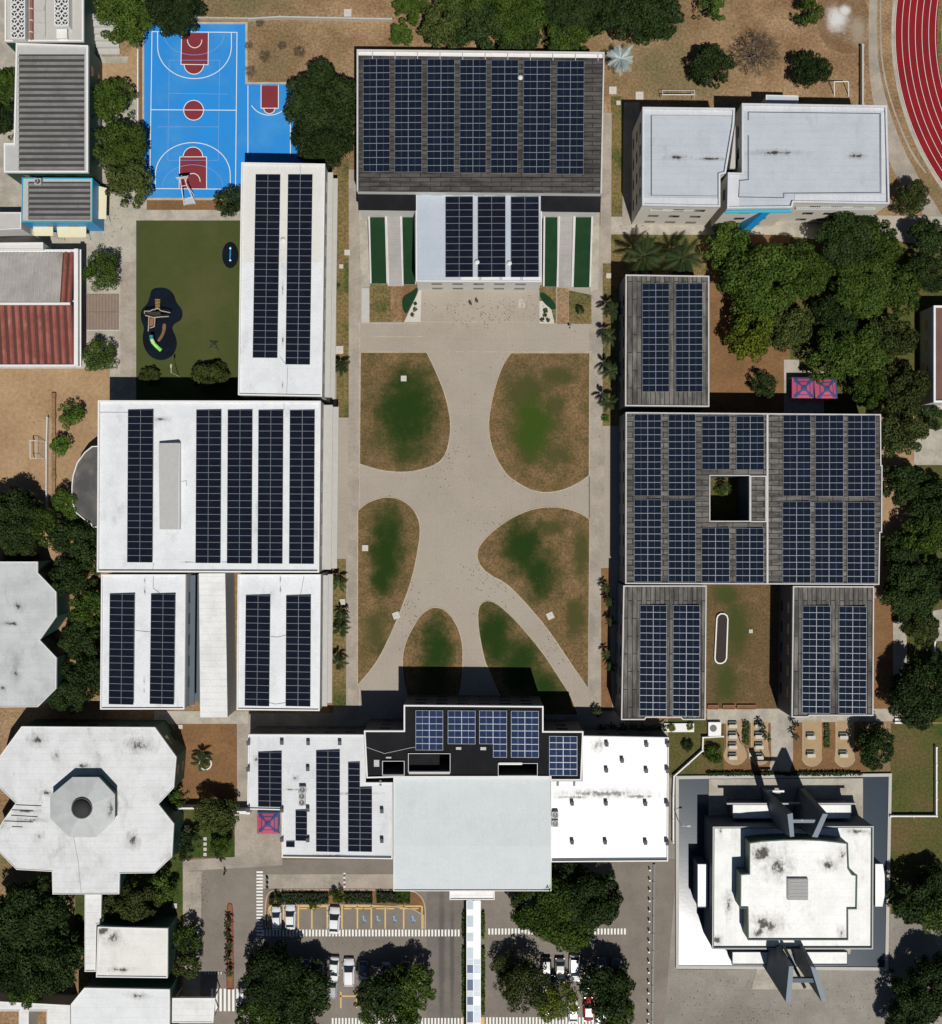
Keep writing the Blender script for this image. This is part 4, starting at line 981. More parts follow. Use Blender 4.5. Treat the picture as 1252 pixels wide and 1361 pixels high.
building('small_annex', 'white flat roof with black mould stain in its corner, beside the huge dark tree', 'building', [(129.8, 1231.8), (223, 1234), (222.6, 1300), (127.6, 1299)], 6.2,
    roofm('white annex roof', (.68, .67, .63), (.62, .61, .57), .5, dirt=.2, seam=(1, 1.15), seamd=.1, stains=[(138, 1238, 10, 1.2, .9, 6.2), (150, 1246, 9, 1.4, 1, 6.2), (160, 1289, 8, 2, .4, 6.2)]), wall=M['wall_g'], rimh=.2, rimw=.18)
building('small_annex', 'white ribbed annex roof at the bottom edge below the stained roof', 'building', [(112, 1313), (225.5, 1315), (225, 1420), (94, 1420), (94, 1335)], 6.2,
    roofm('white ribbed roof', (.66, .68, .68), (.60, .62, .62), .5, dirt=.15, seam=(1, 1.7), seamd=.15, stains=[(184, 1323, 7, 1.6, .6, 6.2)]), wall=M['wall_g'], rimh=.12, rimw=.15, win=False)
building('gate_canopy', 'small white ribbed gate roof beside the striped crossing', 'canopy', [(228.8, 1326.5), (286, 1326.5), (283.5, 1359.5), (228.5, 1359.5)], 5., M['corr_w'], rimh=.1, rimw=.14, win=False, posts=True)
building('covered_passage', 'narrow pale passage roof between the octagonal hall and the stained annex', 'canopy', [(112.5, 1189), (134.8, 1189), (134, 1228), (128, 1229), (127, 1291.5), (112.5, 1291.5)], 4.6, M['corr_w'], wall=M['wall'], rimh=.15, rimw=.15, win=False, posts=True)
building('covered_passage', 'pale passage roof running along the left of the bottom edge', 'canopy', [(-60, 1328), (93, 1336), (93, 1420), (62, 1420), (62, 1344), (38, 1344), (38, 1420), (25, 1420), (25, 1344), (-60, 1344)], 4., M['corr_w'], rimh=.12, rimw=.14, win=False)

# ============ top left workshops
def corrugated(mb, x0, x1, y0, y1, z, pitch, amp, along, zfun=None, mi=0):
    """real ribbed sheet; ridges run along 'x' or 'y'"""
    zf = zfun or (lambda x, y: z)
    prof = [(0, 0), (.18, 0), (.32, 1), (.62, 1), (.78, 0)]
    L = (y1-y0) if along == 'x' else (x1-x0)
    n = max(1, round(L/pitch)); st = []
    for i in range(n):
        for (f, h_) in prof: st.append(((i+f)*L/n, h_*amp))
    st.append((L, 0))
    for i in range(len(st)-1):
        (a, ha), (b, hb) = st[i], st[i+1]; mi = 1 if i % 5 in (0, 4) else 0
        if along == 'x': mb.poly([(x0, y0+a, zf(x0, y0+a)+ha), (x1, y0+a, zf(x1, y0+a)+ha), (x1, y0+b, zf(x1, y0+b)+hb), (x0, y0+b, zf(x0, y0+b)+hb)], mi)
        else: mb.poly([(x0+a, y0, zf(x0+a, y0)+ha), (x0+b, y0, zf(x0+b, y0)+hb), (x0+b, y1, zf(x0+b, y1)+hb), (x0+a, y1, zf(x0+a, y1)+ha)], mi)
mg = roofm('old fibre cement', (.16, .16, .155), (.215, .21, .20), .8, dirt=.65, dirtc=(.05, .05, .048), dscale=.5)
HWs = 7.0
w1_ = building('workshop', 'grey corrugated workshop roof west of the blue court', 'building', [(21, 57), (117, 60), (117, 229), (5, 229), (5, 190), (18, 190)], HWs, M['rimdark'], wall=M['wall_g'], rimh=.25, rimw=.3)
a, b = W(24.5, 226.5, HWs+.3), W(111.5, 71.5, HWs+.3)
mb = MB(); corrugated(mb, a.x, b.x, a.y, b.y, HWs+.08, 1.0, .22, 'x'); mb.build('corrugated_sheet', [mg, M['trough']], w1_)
w2_ = building('workshop', 'smaller grey corrugated roof with turquoise trim south of the workshop', 'building', [(29, 236), (123, 236.5), (122.5, 295), (28, 295)], 6.0, M['rimdark'], wall=M['blue'], rim=M['cyan'], rimh=.22, rimw=.16)
a, b = W(37, 291.5, 6.3), W(119.5, 241, 6.3)
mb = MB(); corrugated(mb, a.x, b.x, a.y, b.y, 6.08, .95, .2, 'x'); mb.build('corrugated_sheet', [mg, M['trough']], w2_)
p = W(56, 241, 6.3)
for k_, (q, lab) in enumerate((([(126, 246), (142, 250), (141, 291), (126, 291)], 'cream awning on the right side of the turquoise-trimmed roof'), ([(43.5, 298), (70.5, 298), (70.5, 313.5), (45, 313.5)], 'smaller cream awning below the turquoise-trimmed roof'), ([(75, 298), (114.5, 298), (114.5, 315.5), (77, 315.5)], 'wider cream awning below the turquoise-trimmed roof'))):
    P = px_poly(q, 3.0)
    t = thing('awning', lab, 'awning', (sum(p[0] for p in P)/4, sum(p[1] for p in P)/4, 0), 'cream awnings')
    MB().prism(P, 2.94, 3.0).build('sheet', M['awning'], t)
    pm = MB()
    for (x, y) in inset(P, .15): pm.tube((x, y, 0), (x, y, 2.94), .05, n=6)
    pm.build('post', M['steel'], t)
t = thing('workshop', 'flat light roof with two round-hole screens and rusty pipes at the top left corner', 'building', W(55, 20, 0))
building_tl = t
P = px_poly([(6, -40), (111, -40), (111, 55), (6, 55)], 6.6)
MB().prism(P, 0, 6.0, top=False).build('wall', M['wall_g'], t)
MB().prism(inset(P, .01), 6.0, 6.2).build('roof', M['metal_w'] if False else M['concrete'], t)
MB().ring(P, inset(P, .3), 6.2, 6.6).build('parapet', M['rim'], t)
for (xa, xb, lab) in ((14, 33, 'left white round-hole ventilation screen on the top-left roof'), (72, 91, 'right white round-hole ventilation screen on the top-left roof')):
    tt = thing('breeze_block_screen', lab, 'screen', W((xa+xb)/2, 20, 6.2), 'breeze block screens')
    P2 = px_poly([(xa, -40), (xb, -40), (xb, 51 if xa < 50 else 34), (xa, 51 if xa < 50 else 34)], 8.0)
    xa_, xb_ = min(p[0] for p in P2), max(p[0] for p in P2); ya_, yb_ = min(p[1] for p in P2), max(p[1] for p in P2)
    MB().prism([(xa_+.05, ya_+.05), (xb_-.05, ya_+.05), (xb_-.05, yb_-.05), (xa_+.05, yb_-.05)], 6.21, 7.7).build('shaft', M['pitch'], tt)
    MB().ring([(xa_, ya_), (xb_, ya_), (xb_, yb_), (xa_, yb_)], inset([(xa_, ya_), (xb_, ya_), (xb_, yb_), (xa_, yb_)], .14), 6.21, 7.95).build('frame', M['steel'], tt)
    s2 = MB(); r_ = (xb_-xa_)/4
    y = ya_ + r_ + .05
    while y < yb_ - r_*.5:
        for xx in (xa_+r_, xb_-r_):
            pts = [(xx+(r_*.93)*math.cos(a_), y+(r_*.93)*math.sin(a_), 7.85) for a_ in [2*math.pi*i/12 for i in range(12)]]
            s2.path(pts, .11, 4, closed=True)
            for a_ in (0, 2.1, 4.2): s2.tube((xx, y, 7.85), (xx+r_*.9*math.cos(a_+.5), y+r_*.9*math.sin(a_+.5), 7.85), .09, n=4)
        y += r_*2
    s2.build('ring_lattice', M['steel'], tt)
for x in (41.5,):
    t = thing('roof_pipe', 'rust-red duct running down the top-left roof between the screens', 'pipe', W(x, 20, 6.2))
    a, b = W(x, -40, 6.7), W(x, 51, 6.7)
    MB().path([a, b, b - Vector((0, 0, .45))], .3, 8).build('duct', M['rust'], t)
    mb = MB()
    for i in range(9): y = b.y + 1. + i*2.; mb.tube((a.x, y-.06, 6.7), (a.x, y+.06, 6.7), .36, n=10)
    mb.build('clamp', M['steel'], t)
t = thing('roof_pipe', 'thin grey conduit frame on the top-left roof', 'pipe', W(55, 20, 6.2))
MB().path([W(45, 14, 6.4), W(58, 14, 6.4), W(60, 0, 6.4), W(60, 48, 6.4), W(60, 31, 6.4), W(46, 30, 6.4)], .07, 5).build('conduit', M['rimdark'], t)
t = thing('water_tank', 'square white tank on the top-left roof below the right screen', 'tank', W(82, 44, 6.2))
P = px_poly(rect(75, 38.5, 89, 51), 7.2)
MB().prism(inset(P, .05), 6.21, 7.1).build('body', M['steel'], t); MB().prism(P, 7.1, 7.2).build('lid', M['rim'], t)
building('workshop', 'pale concrete roof cut by the left edge below the workshop', 'building', [(-60, 282), (28, 282), (28, 304), (-60, 308)], 4.5, M['concrete'], rimh=.15, rimw=.15, win=False)
# red roofed house
HR_ = 5.6
rd = thing('red_roof_house', 'house with a half rusty-red, half whitewashed corrugated pitched roof at the left edge', 'house', W(40, 405, 0))
xa, xr = W(-60, 405, HR_).x, W(100, 405, HR_).x
ya, yb, ym_ = W(0, 486, HR_-.8).y, W(0, 334, HR_-.8).y, W(0, 404, HR_+.6).y
MB().box(xa, ya+.6, 0, xr-.8, yb-.6, HR_-1.3).build('wall', M['wall'], rd)
MB().box(xa, ya-.2, HR_-1.3, xr+.6, yb+.4, HR_-1.1).build('roof_slab', M['rim'], rd)
mred = roofm('rusty red tiles', (.21, .055, .038), (.30, .095, .07), .8, dirt=.75, dirtc=(.34, .21, .17), dscale=.7, seam=(1, 1.5), seamd=.12)
mwh = roofm('whitewashed sheet', (.33, .31, .285), (.42, .395, .37), .7, dirt=.7, dirtc=(.20, .14, .10), dscale=.6)
zs = lambda x, y: HR_+.6-1.5*(ym_-y)/(ym_-ya)
zn = lambda x, y: HR_+.6-1.5*(y-ym_)/(yb-ym_)
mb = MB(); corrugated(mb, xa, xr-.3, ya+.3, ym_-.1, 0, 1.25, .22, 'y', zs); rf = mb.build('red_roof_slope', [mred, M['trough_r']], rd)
xw = W(81, 370, HR_).x
mb = MB(); corrugated(mb, xa, xw, ym_+.1, yb-.2, 0, .62, .1, 'y', zn); mb.build('white_roof_slope', [mwh, mwh], rd)
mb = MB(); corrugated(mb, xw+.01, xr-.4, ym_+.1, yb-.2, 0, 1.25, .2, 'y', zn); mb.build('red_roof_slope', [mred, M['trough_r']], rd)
MB().box(xa, ym_-.2, HR_+.5, xr-.6, ym_+.2, HR_+.85).build('ridge_cap', M['rim'], rd)
MB().box(xr-.3, ya-.1, HR_-1.09, xr+.4, yb+.3, HR_-.2).build('gable_parapet', M['rim'], rd)
MB().box(xa, ya-.15, HR_-1.09, xr-.31, ya+.15, HR_-.5).build('gutter', M['rim'], rd)
building('low_annex', 'thin cream parapet roof just above the whitewashed roof', 'building', [(-60, 323), (57, 322), (57, 332), (-60, 332)], 5, M['cream'], rimh=.2, rimw=.15, win=False)
building('side_house', 'flat reddish-brown roof with pale rim at the right edge', 'building', [(1241, 406), (1330, 406), (1330, 535), (1241, 535)], 5.5, roofm('reddish roof', (.15, .075, .06), (.11, .06, .05), .8, dirt=.3), rimh=.4, rimw=.35)

# stands beside the court
t = thing('bleachers', 'small concrete bleachers in the shade left of the blue court', 'bleachers', W(142, 50, 0))
mb = MB()
for i in range(6):
    a, b = W(126, 26+8*i+7.4, 0), W(160, 26+8*i, 0)
    mb.box(a.x, a.y, 0, b.x, b.y+(.05 if i else 0), 2.2-.36*i)
    MB().box(a.x, a.y-.03, 2.2-.36*i+.005, b.x, a.y+.14, 2.24-.36*i).build('step_edge', M['rimdark'], t)
mb.build('tiers', M['concrete'], t)
building('guard_hut', 'tiny white hut above the bleachers under the tree', 'hut', [(131, -12), (145, -12), (145, 14), (131, 14)], 3.6, M['metal_b'], rimh=.15, rimw=.15, win=False)
MB()
# ================================================================== CHAPEL WITH POOL
st = [(1012, 1134, 15, 1.6, .9, 10.5), (1035, 1150, 16, 1.2, 1, 10.5), (1018, 1228, 17, 1.2, .8, 10.5), (1008, 1238, 12, 1, .8, 10.5), (1120, 1135, 7, .8, 1.4, 10.5), (1118, 1240, 5, .8, 1.4, 10.5), (1100, 1150, 8, 1.4, 1, 10.5)]
chr_ = roofm('stained chapel roof', (.84, .84, .82), (.75, .745, .72), .55, dirt=.4, seam=(1, 1.5), seamd=.10, stains=st, spec=.25)
st2 = [(968, 1200, 7, .7, 2.2, 7.3), (1140, 1105, 9, 2.2, .5, 7.3), (958, 1104, 5, .6, 2, 7.3), (953, 1250, 8, 1, .8, 7.3)]
chr2 = roofm('stained lower chapel roof', (.82, .82, .80), (.73, .73, .71), .55, dirt=.4, seam=(0, 1.5), seamd=.10, stains=st2, spec=.25)
slv = M['slate']
# pool: basin kerb + water
po = px_poly([(898, 1031.5), (1185.5, 1028), (1180.5, 1290), (898.5, 1287.5)], .5)
pool = thing('reflecting_pool', 'shallow reflecting pool with pale kerb all round the white chapel', 'pool', W(1040, 1160, 0))
MB().ring(po, inset(po, .55), .02, .5).build('pool_kerb', M['concrete'], pool)
pin_ = inset(po, .56)
MB().poly([(x, y, .03) for x, y in pin_]).build('pool_floor', M['slate'], pool)
wt = MB().poly([(x, y, .34) for x, y in inset(po, .54)]).build('water', M['water'])
props(wt, kind='structure')
ch = thing('chapel', 'white-roofed square chapel with tall slate pylons, standing in a reflecting pool', 'chapel', W(1055, 1175, 0))
def cp(name, pts, z0, z1, m, **kw): return MB().prism(px_poly(pts, z1), z0, z1).build(name, m, ch)
# terrace / podium
cp('podium', [(942, 1035.5), (1147, 1034.5), (1147, 1100), (1130, 1268), (975, 1268), (942, 1100)], .03, .6, M['lightcon'])
# lower body
zl = 7.3
lp = [(947.4, 1098.8), (1161, 1098), (1160.2, 1261.5), (946.6, 1261.5)]
P = px_poly(lp, zl+.3)
MB().prism(inset(P, .06), .03, zl-.2, top=False).build('wall', M['slate'], ch)
MB().prism(inset(P, .02), zl-.19, zl).build('lower_roof', chr2, ch)
MB().ring(P, inset(P, .3), zl-.4, zl+.3).build('parapet', M['wall_g'], ch)
MB().ring(inset(P, -.01), inset(P, .16), zl+.301, zl+.34).build('coping', M['rimdark'], ch)
# upper body
zu = 10.6
up = [(995.6, 1120), (1012, 1117.5), (1040, 1115.8), (1065, 1115.4), (1090, 1116.3), (1112, 1118.5), (1127.3, 1120.5), (1128.6, 1155), (1133, 1162), (1139.7, 1163), (1139, 1208.7), (1127.4, 1208.7), (1127.6, 1249.8), (994, 1249.8), (993.4, 1207.7), (983.5, 1207.7), (983.9, 1161.8), (995.6, 1161)]
P = px_poly(up, zu+.25)
MB().prism(inset(P, .05), zl+.01, zu-.2, top=False).build('upper_wall', M['wall_g'], ch)
MB().prism(inset(P, .02), zu-.19, zu).build('upper_roof', chr_, ch)
MB().ring(P, inset(P, .2), zu-.3, zu+.25).build('upper_parapet', M['wall_g'], ch)
cc = W(1060.5, 1182, zu)
mb = MB()
P = px_poly([(1047, 1168), (1074.3, 1168), (1074.3, 1196.3), (1047, 1196.3)], zu+.5)
mb.prism(P, zu+.01, zu+.5); xs = [p[0] for p in P]; ys = [p[1] for p in P]
g_ = mb.build('roof_vent', M['rimdark'], ch)
for i in range(6):
    y = min(ys)+(max(ys)-min(ys))*(i+.5)/6
    MB().loft([[(min(xs)+.1, y-.22, zu+.501), (min(xs)+.1, y+.25, zu+.501), (min(xs)+.1, y+.25, zu+.56), (min(xs)+.1, y-.22, zu+.72)], [(max(xs)-.1, y-.22, zu+.501), (max(xs)-.1, y+.25, zu+.501), (max(xs)-.1, y+.25, zu+.56), (max(xs)-.1, y-.22, zu+.72)]]).build('louvre', M['rimdark'], g_)
# side apses with white barrel roofs
for (q, nm) in (([(927.3, 1148.5), (940.3, 1148.5), (940.3, 1205.5), (927.3, 1205.5)], -1), ([(1163.2, 1148.3), (1173.5, 1148.3), (1176, 1165), (1176, 1190), (1173, 1205), (1163.2, 1205)], 1)):
    P = px_poly(q, 4.6)
    MB().prism(inset(P, .05), .03, 4.35, top=False).build('side_wall', M['slate'], ch)
    MB().prism(inset(P, .02), 4.36, 4.6).build('side_roof', roofm('side roof', (.76, .765, .76), None, .4, dirt=.05, seam=(1, 1.0), seamd=.12), ch)
    if nm < 0: MB().ring(inset(P, -.08), inset(P, .01), 3.9, 4.75).build('side_parapet', M['slate'], ch)
# north and south skirts
for (q, z, m) in (([(973.8, 1069.5), (1042, 1069.5), (1042, 1087.5), (973.8, 1087.5)], 4.6, 0), ([(1072, 1069.5), (1131, 1069.5), (1131, 1087.5), (1072, 1087.5)], 4.6, 0), ([(973.4, 1265), (1030, 1265), (1030, 1281.5), (973.4, 1281.5)], 3.4, 0), ([(1062, 1265), (1126, 1265), (1126, 1281.5), (1062, 1281.5)], 3.4, 0)):
    P = px_poly(q, z)
    MB().prism(inset(P, .06), .03, z-.21, top=False).build('side_wall', M['slate'], ch)
    MB().prism(inset(P, .02), z-.2, z).build('side_roof', chr2, ch)
    MB().ring(inset(P, -.05), inset(P, .02), z-.6, z+.18).build('side_parapet', M['slate'], ch)
cp('north_beam', [(966, 1067.5), (1138, 1067.5), (1138, 1069.2), (966, 1069.2)], 4.2, 4.8, M['rimdark'])
# pylons: tapering slate blades leaning out
def blade(base, top, zt, nm='pylon'):
    b = [W(x, y, .03) for x, y in base]; t = [W(x, y, zt) for x, y in top]
    if area([tuple(p)[:2] for p in t]) < 0: b.reverse(); t.reverse()
    mid = [a*.0+c for a, c in zip(b, t)]
    o = MB().loft([b, t]).build(nm, M['slate'], ch)
    cpn = [Vector((p.x, p.y, p.z+.002)) for p in t]
    cpu = [Vector((p.x, p.y, p.z+.12)) for p in t]
    MB().loft([cpn, cpu]).build('pylon_cap', M['slate_l'], ch)
zt = 15.2
blade([(1009, 1045), (1015, 1045), (1024, 1092), (1018, 1092)], [(1046.2, 1082), (1053.2, 1080.4), (1055.3, 1111.5), (1049.8, 1112.2)], zt)
blade([(1059, 1045), (1067, 1045), (1056, 1092), (1049, 1092)], [(1093.3, 1081.3), (1100, 1081.6), (1086.4, 1112.7), (1079, 1112)], zt)
blade([(1016, 1232), (1022, 1232), (1017, 1279), (1011, 1279)], [(1048.5, 1284), (1054.5, 1284), (1051.3, 1331), (1044, 1331)], zt)
blade([(1048, 1232), (1054, 1232), (1062, 1279), (1056, 1279)], [(1077, 1284), (1084, 1286), (1098.5, 1330.5), (1092, 1331.5)], zt)
def beam(a, b, r, m, z, nm='cross_beam'):
    p, q = W(*a, z), W(*b, z); d = (q-p).normalized(); n = Vector((-d.y, d.x, 0))*r
    MB().loft([[p-n+Vector((0, 0, -r)), p+n+Vector((0, 0, -r)), p+n+Vector((0, 0, r)), p-n+Vector((0, 0, r))], [q-n+Vector((0, 0, -r)), q+n+Vector((0, 0, -r)), q+n+Vector((0, 0, r)), q-n+Vector((0, 0, r))]][::1]).build(nm, m, ch)
beam((1051, 1091), (1083, 1091), .26, M['slate_l'], 14.2)
MB().tube(W(1066, 1090, 14.48), W(1066, 1090, 16.2), .10, n=8).build('finial', M['steel'], ch)
beam((1020, 1051.5), (1042, 1051.5), .16, M['steel'], 5.5)
beam((1052, 1302), (1082, 1302), .35, M['slate'], 13.6)
a_, b_ = W(1042, 1258, 8.5), W(1070, 1313, 13.6)
MB().tube(a_, b_, .28, n=6).build('brace', M['dsteel'], ch)
# light ramp south of the pool
sheet('chapel_apron', M['lightcon'], [(1006, 1288), (1080, 1288), (1089, 1315), (998, 1315)], 3)
# low walls round the gardens
def lowwall(name, label, cat, pts, h, w, mat, group=None, cap=None):
    a = W(*pts[0], 0)
    t = thing(name, label, cat, (a.x, a.y, 0), group)
    Pp = [W(x, y, h) for x, y in pts]
    mb = MB()
    for i in range(len(Pp)-1):
        p, q = Vector(Pp[i][:2]), Vector(Pp[i+1][:2]); d = (q-p).normalized(); n = Vector((-d.y, d.x))*w/2; e = d*w/2
        mb.prism([tuple(p-n-e*(i > 0)*.98), tuple(q-n), tuple(q+n), tuple(p+n-e*(i > 0)*.98)], 0, h-.003*i)
    mb.build('wall', mat, t)
    mb = MB()
    L = 0; Q = [Vector(p[:2]) for p in Pp]
    for i in range(len(Q)-1):
        d = Q[i+1]-Q[i]; n = max(1, int(d.length/3))
        for k in range(n + (i == len(Q)-2)):
            p = Q[i]+d*k/n; s = w*.62; mb.box(p.x-s, p.y-s, 0, p.x+s, p.y+s, h+.08)
    mb.build('pier', mat, t)
    return t
lowwall('garden_wall', 'thin white wall zigzagging from the white cube planter down to the pool corner', 'wall', [(961, 979), (934.5, 980.5), (934, 998), (896, 1032), (895, 1060), (895, 1120)], .9, .22, M['rim'])
lowwall('garden_wall', 'white low wall turning a corner on the grass right of the chapel', 'wall', [(1184, 1085), (1245, 1085), (1245, 994)], .9, .25, M['rim'])
lowwall('garden_wall', 'straight white wall beside the path on the right edge, above the corner wall', 'wall', [(1243, 853), (1243, 878)], .9, .25, M['rim'])
lowwall('court_fence', 'thin white kerb wall along the left side of the blue court', 'wall', [(183, 55), (183, 200)], .6, .18, M['rim'])
lowwall('court_fence', 'thin pale wall above the blue court', 'wall', [(200, 22.5), (327, 24)], .9, .3, M['curb'])
lowwall('court_fence', 'weathered broken wall across the dry grass right of the court', 'wall', [(330, 24.5), (372, 22), (520, 25)], .9, .25, M['concrete'])
lowwall('field_wall', 'straight wall between the dry field and the track path', 'wall', [(1147, 60), (1147, 138)], 1.2, .32, M['rimdark'])
lowwall('field_wall', 'thin fence line beside the sand pitch goal', 'fence', [(62.5, 555), (61.5, 590), (61, 680)], 1., .14, M['rim'])
lowwall('field_wall', 'dark drain wall running under the two bright green trees', 'wall', [(71, 525), (71, 660)], .5, .6, M['soil'])
lowwall('garden_wall', 'white double beam between the brown yard and the garden', 'wall', [(235, 1074.5), (265, 1074.5)], 2.2, .3, M['rim'])
lowwall('garden_wall', 'short white wall reaching from the round garden tree to the white south roof', 'wall', [(305, 1080), (330, 1080)], 2.4, .5, M['rim'])
# ================================================================== OBJECTS
# ---- cars
carm = {n: None for n in ()}
def paint(name, c, rough=.25):
    t = NT(name); t.b.inputs['Coat Weight'].default_value = .6
    return t.out(t.mix(t.noise(.8, 3, .5), c, tuple(x*.93 for x in c)), rough, spec=.5)
CP = {'white': paint('white car paint', (.72, .73, .74)), 'silver': paint('silver car paint', (.36, .38, .40)), 'black': paint('black car paint', (.012, .013, .015)), 'red': paint('red car paint', (.40, .015, .02)), 'blue': paint('blue-grey car paint', (.09, .12, .17)), 'grey': paint('grey car paint', (.15, .155, .16))}
M['lampglass'] = flat('headlight glass', (.6, .62, .62), .1, spec=.8); M['taillight'] = flat('tail light', (.35, .01, .01), .2); M['rimalloy'] = flat('alloy rim', (.4, .4, .41), .35, metal=.6)
def make_car(kind='sedan'):
    """car pointing +y, 4.4 m long"""
    t = thing('parked_car', 'x', 'car', (0, 0, 0))
    ys = [-2.2, -2.12, -1.7, -1.0, 0, 1.0, 1.6, 2.05, 2.2]
    hw = [.66, .80, .87, .89, .89, .88, .86, .76, .60]
    zt = [.70, .84, .92, .94, .92, .90, .82, .70, .58]
    if kind != 'sedan': zt[1] = .95; zt[2] = .98; hw[0] = .76
    rings = []
    for y, w, z in zip(ys, hw, zt):
        zb = .22
        rings.append([(-w*.9, y, zb), (w*.9, y, zb), (w, y, zb+.2), (w*.99, y, z-.14), (w*.90, y, z), (w*.45, y, z+.035), (0, y, z+.045), (-w*.45, y, z+.035), (-w*.90, y, z), (-w*.99, y, z-.14), (-w, y, zb+.2)])
    body = MB().loft(rings).build('body', CP['white'], t, smooth=True)
    yr = (-1.75, -1.15, .35, 1.15) if kind == 'sedan' else (-2.05, -1.75, .35, 1.2)
    gz = (.90, 1.40, 1.42, .88); gw = (.74, .60, .61, .78)
    g = MB().loft([[(-w, y, .86), (w, y, .86), (w*(1 if z < 1 else .92), y, z), (-w*(1 if z < 1 else .92), y, z)] if True else 0 for y, z, w in ((yr[0], .93, gw[0]), (yr[1], gz[1], .72), (yr[2], gz[2], .73), (yr[3], .91, gw[3]))])
    g.build('windows', M['glass'], t)
    w = .655
    MB().loft([[(-w, yr[1]+.06, 1.40), (w, yr[1]+.06, 1.40), (w-.06, yr[1]+.06, 1.455), (-w+.06, yr[1]+.06, 1.455)], [(-w, -.3, 1.43), (w, -.3, 1.43), (w-.06, -.3, 1.49), (-w+.06, -.3, 1.49)], [(-w, yr[2]-.04, 1.42), (w, yr[2]-.04, 1.42), (w-.06, yr[2]-.04, 1.465), (-w+.06, yr[2]-.04, 1.465)]]).build('roof', CP['white'], t, smooth=False)
    for sx in (-1, 1):
        MB().tube((sx*.66, yr[2], 1.43), (sx*.80, yr[3]-.05, .92), .045, n=5).build('pillar', CP['white'], t)
        MB().tube((sx*.66, yr[1], 1.41), (sx*.76, yr[0]+.05, .94), .055, n=5).build('pillar', CP['white'], t)
        MB().box(sx*.90-(.0 if sx > 0 else .16), .78, .92, sx*.90+(.16 if sx > 0 else .0), .94, 1.06).build('mirror', CP['white'], t)
        for y in (-1.35, 1.35):
            tw_ = MB().tube((sx*.70, y, .32), (sx*.90, y, .32), .32, n=16).build('tyre', M['rubber'], t)
            MB().tube((sx*.901, y, .32), (sx*.915, y, .32), .2, n=10).build('rim', M['rimalloy'], tw_)
        MB().box(sx*.62-.16, 1.98, .56, sx*.62+.14, 2.14, .72).build('headlight', M['lampglass'], t)
        MB().box(sx*.68-.13, -2.21, .66, sx*.68+.1, -2.08, .82).build('tail_light', M['taillight'], t)
    return t
protos = {'sedan': make_car('sedan'), 'hatch': make_car('hatch')}
used_ = set()
def car(px, py, colr, kind, label, rz=0, s=1., group='cars in the parking bays'):
    p = W(px, py, 1.0)
    if kind in used_: t = dup(protos[kind])
    else: t = protos[kind]; used_.add(kind)
    t.location = (p.x, p.y, .05); t.rotation_euler = (0, 0, R(rz)); t.scale = (s*1.03, s, s)
    t['label'] = label; t['category'] = 'car'; t['group'] = group
    t['_c'] = colr
    for ch_ in t.children:
        if ch_.name.split('.')[0] in ('body', 'roof', 'pillar', 'mirror'): setmat(ch_, CP[colr])
    return t
CARS = [
 (367, 1221, 'white', 'hatch', 'white hatchback with dark glass roof in the leftmost bay under the small round tree', 2, .92),
 (385.5, 1219.5, 'white', 'sedan', 'white sedan with white roof in the second bay from the left', 0, 1.0),
 (444, 1224, 'white', 'sedan', 'white car sticking out of its bay, alone in the middle of the upper row', -3, 1.08),
 (443.5, 1289, 'white', 'sedan', 'white car between the two big trees, left of the pair in the sun', 176, .98),
 (463.5, 1293, 'white', 'hatch', 'white car with large windscreen between the two big trees, right of the pair', 0, 1.1),
 (442, 1314, 'silver', 'hatch', 'silver car nose to tail below the white car between the big trees', 0, .85),
 (405, 1291, 'blue', 'hatch', 'blue-grey car half in the shade of the left parking tree', 180, .95),
 (424, 1295, 'silver', 'sedan', 'silver car peeping out at the right edge of the left parking tree', 180, .95),
 (384, 1295, 'blue', 'sedan', 'dark blue car deepest in the shade of the left parking tree', 180, .95),
 (483, 1294, 'blue', 'hatch', 'blue-grey car in the shade right of the sunlit pair', 180, .98),
 (539, 1294, 'grey', 'hatch', 'grey car in the shade of the tree beside the worn driveway', 180, .95),
 (513, 1296, 'silver', 'sedan', 'silver car glinting under the middle parking tree', 180, .95),
 (726, 1290, 'black', 'hatch', 'black car at the left of the right-hand parking row', 180, 1.0),
 (744.5, 1291, 'grey', 'sedan', 'dark grey car second in the right-hand parking row', 180, 1.0),
 (764, 1288, 'white', 'hatch', 'white car with black windscreen in the middle of the right-hand row', 180, 1.05),
 (800, 1289, 'blue', 'sedan', 'blue-grey car in deep shade, left of the shaded pair', 180, .95),
 (818.5, 1290, 'blue', 'sedan', 'blue-grey car in deep shade, right of the shaded pair', 180, .95),
 (725, 1312, 'silver', 'sedan', 'silver car behind the black car under thin foliage', 0, .95),
 (781.5, 1308, 'silver', 'hatch', 'silver car half hidden at the left edge of the round right tree', 0, .9),
 (782.5, 1342, 'red', 'sedan', 'bright red car beside the yellow bay line', 0, .95),
 (762, 1345, 'white', 'sedan', 'white car next to the red car', 0, .95),
 (725, 1337, 'white', 'hatch', 'white car at the lower left under the thin-leaved tree', 0, .95),
 (797.5, 1348, 'white', 'hatch', 'white car under the edge of the round right tree, right of the yellow line', 0, .9)]
for c_ in CARS: car(*c_)

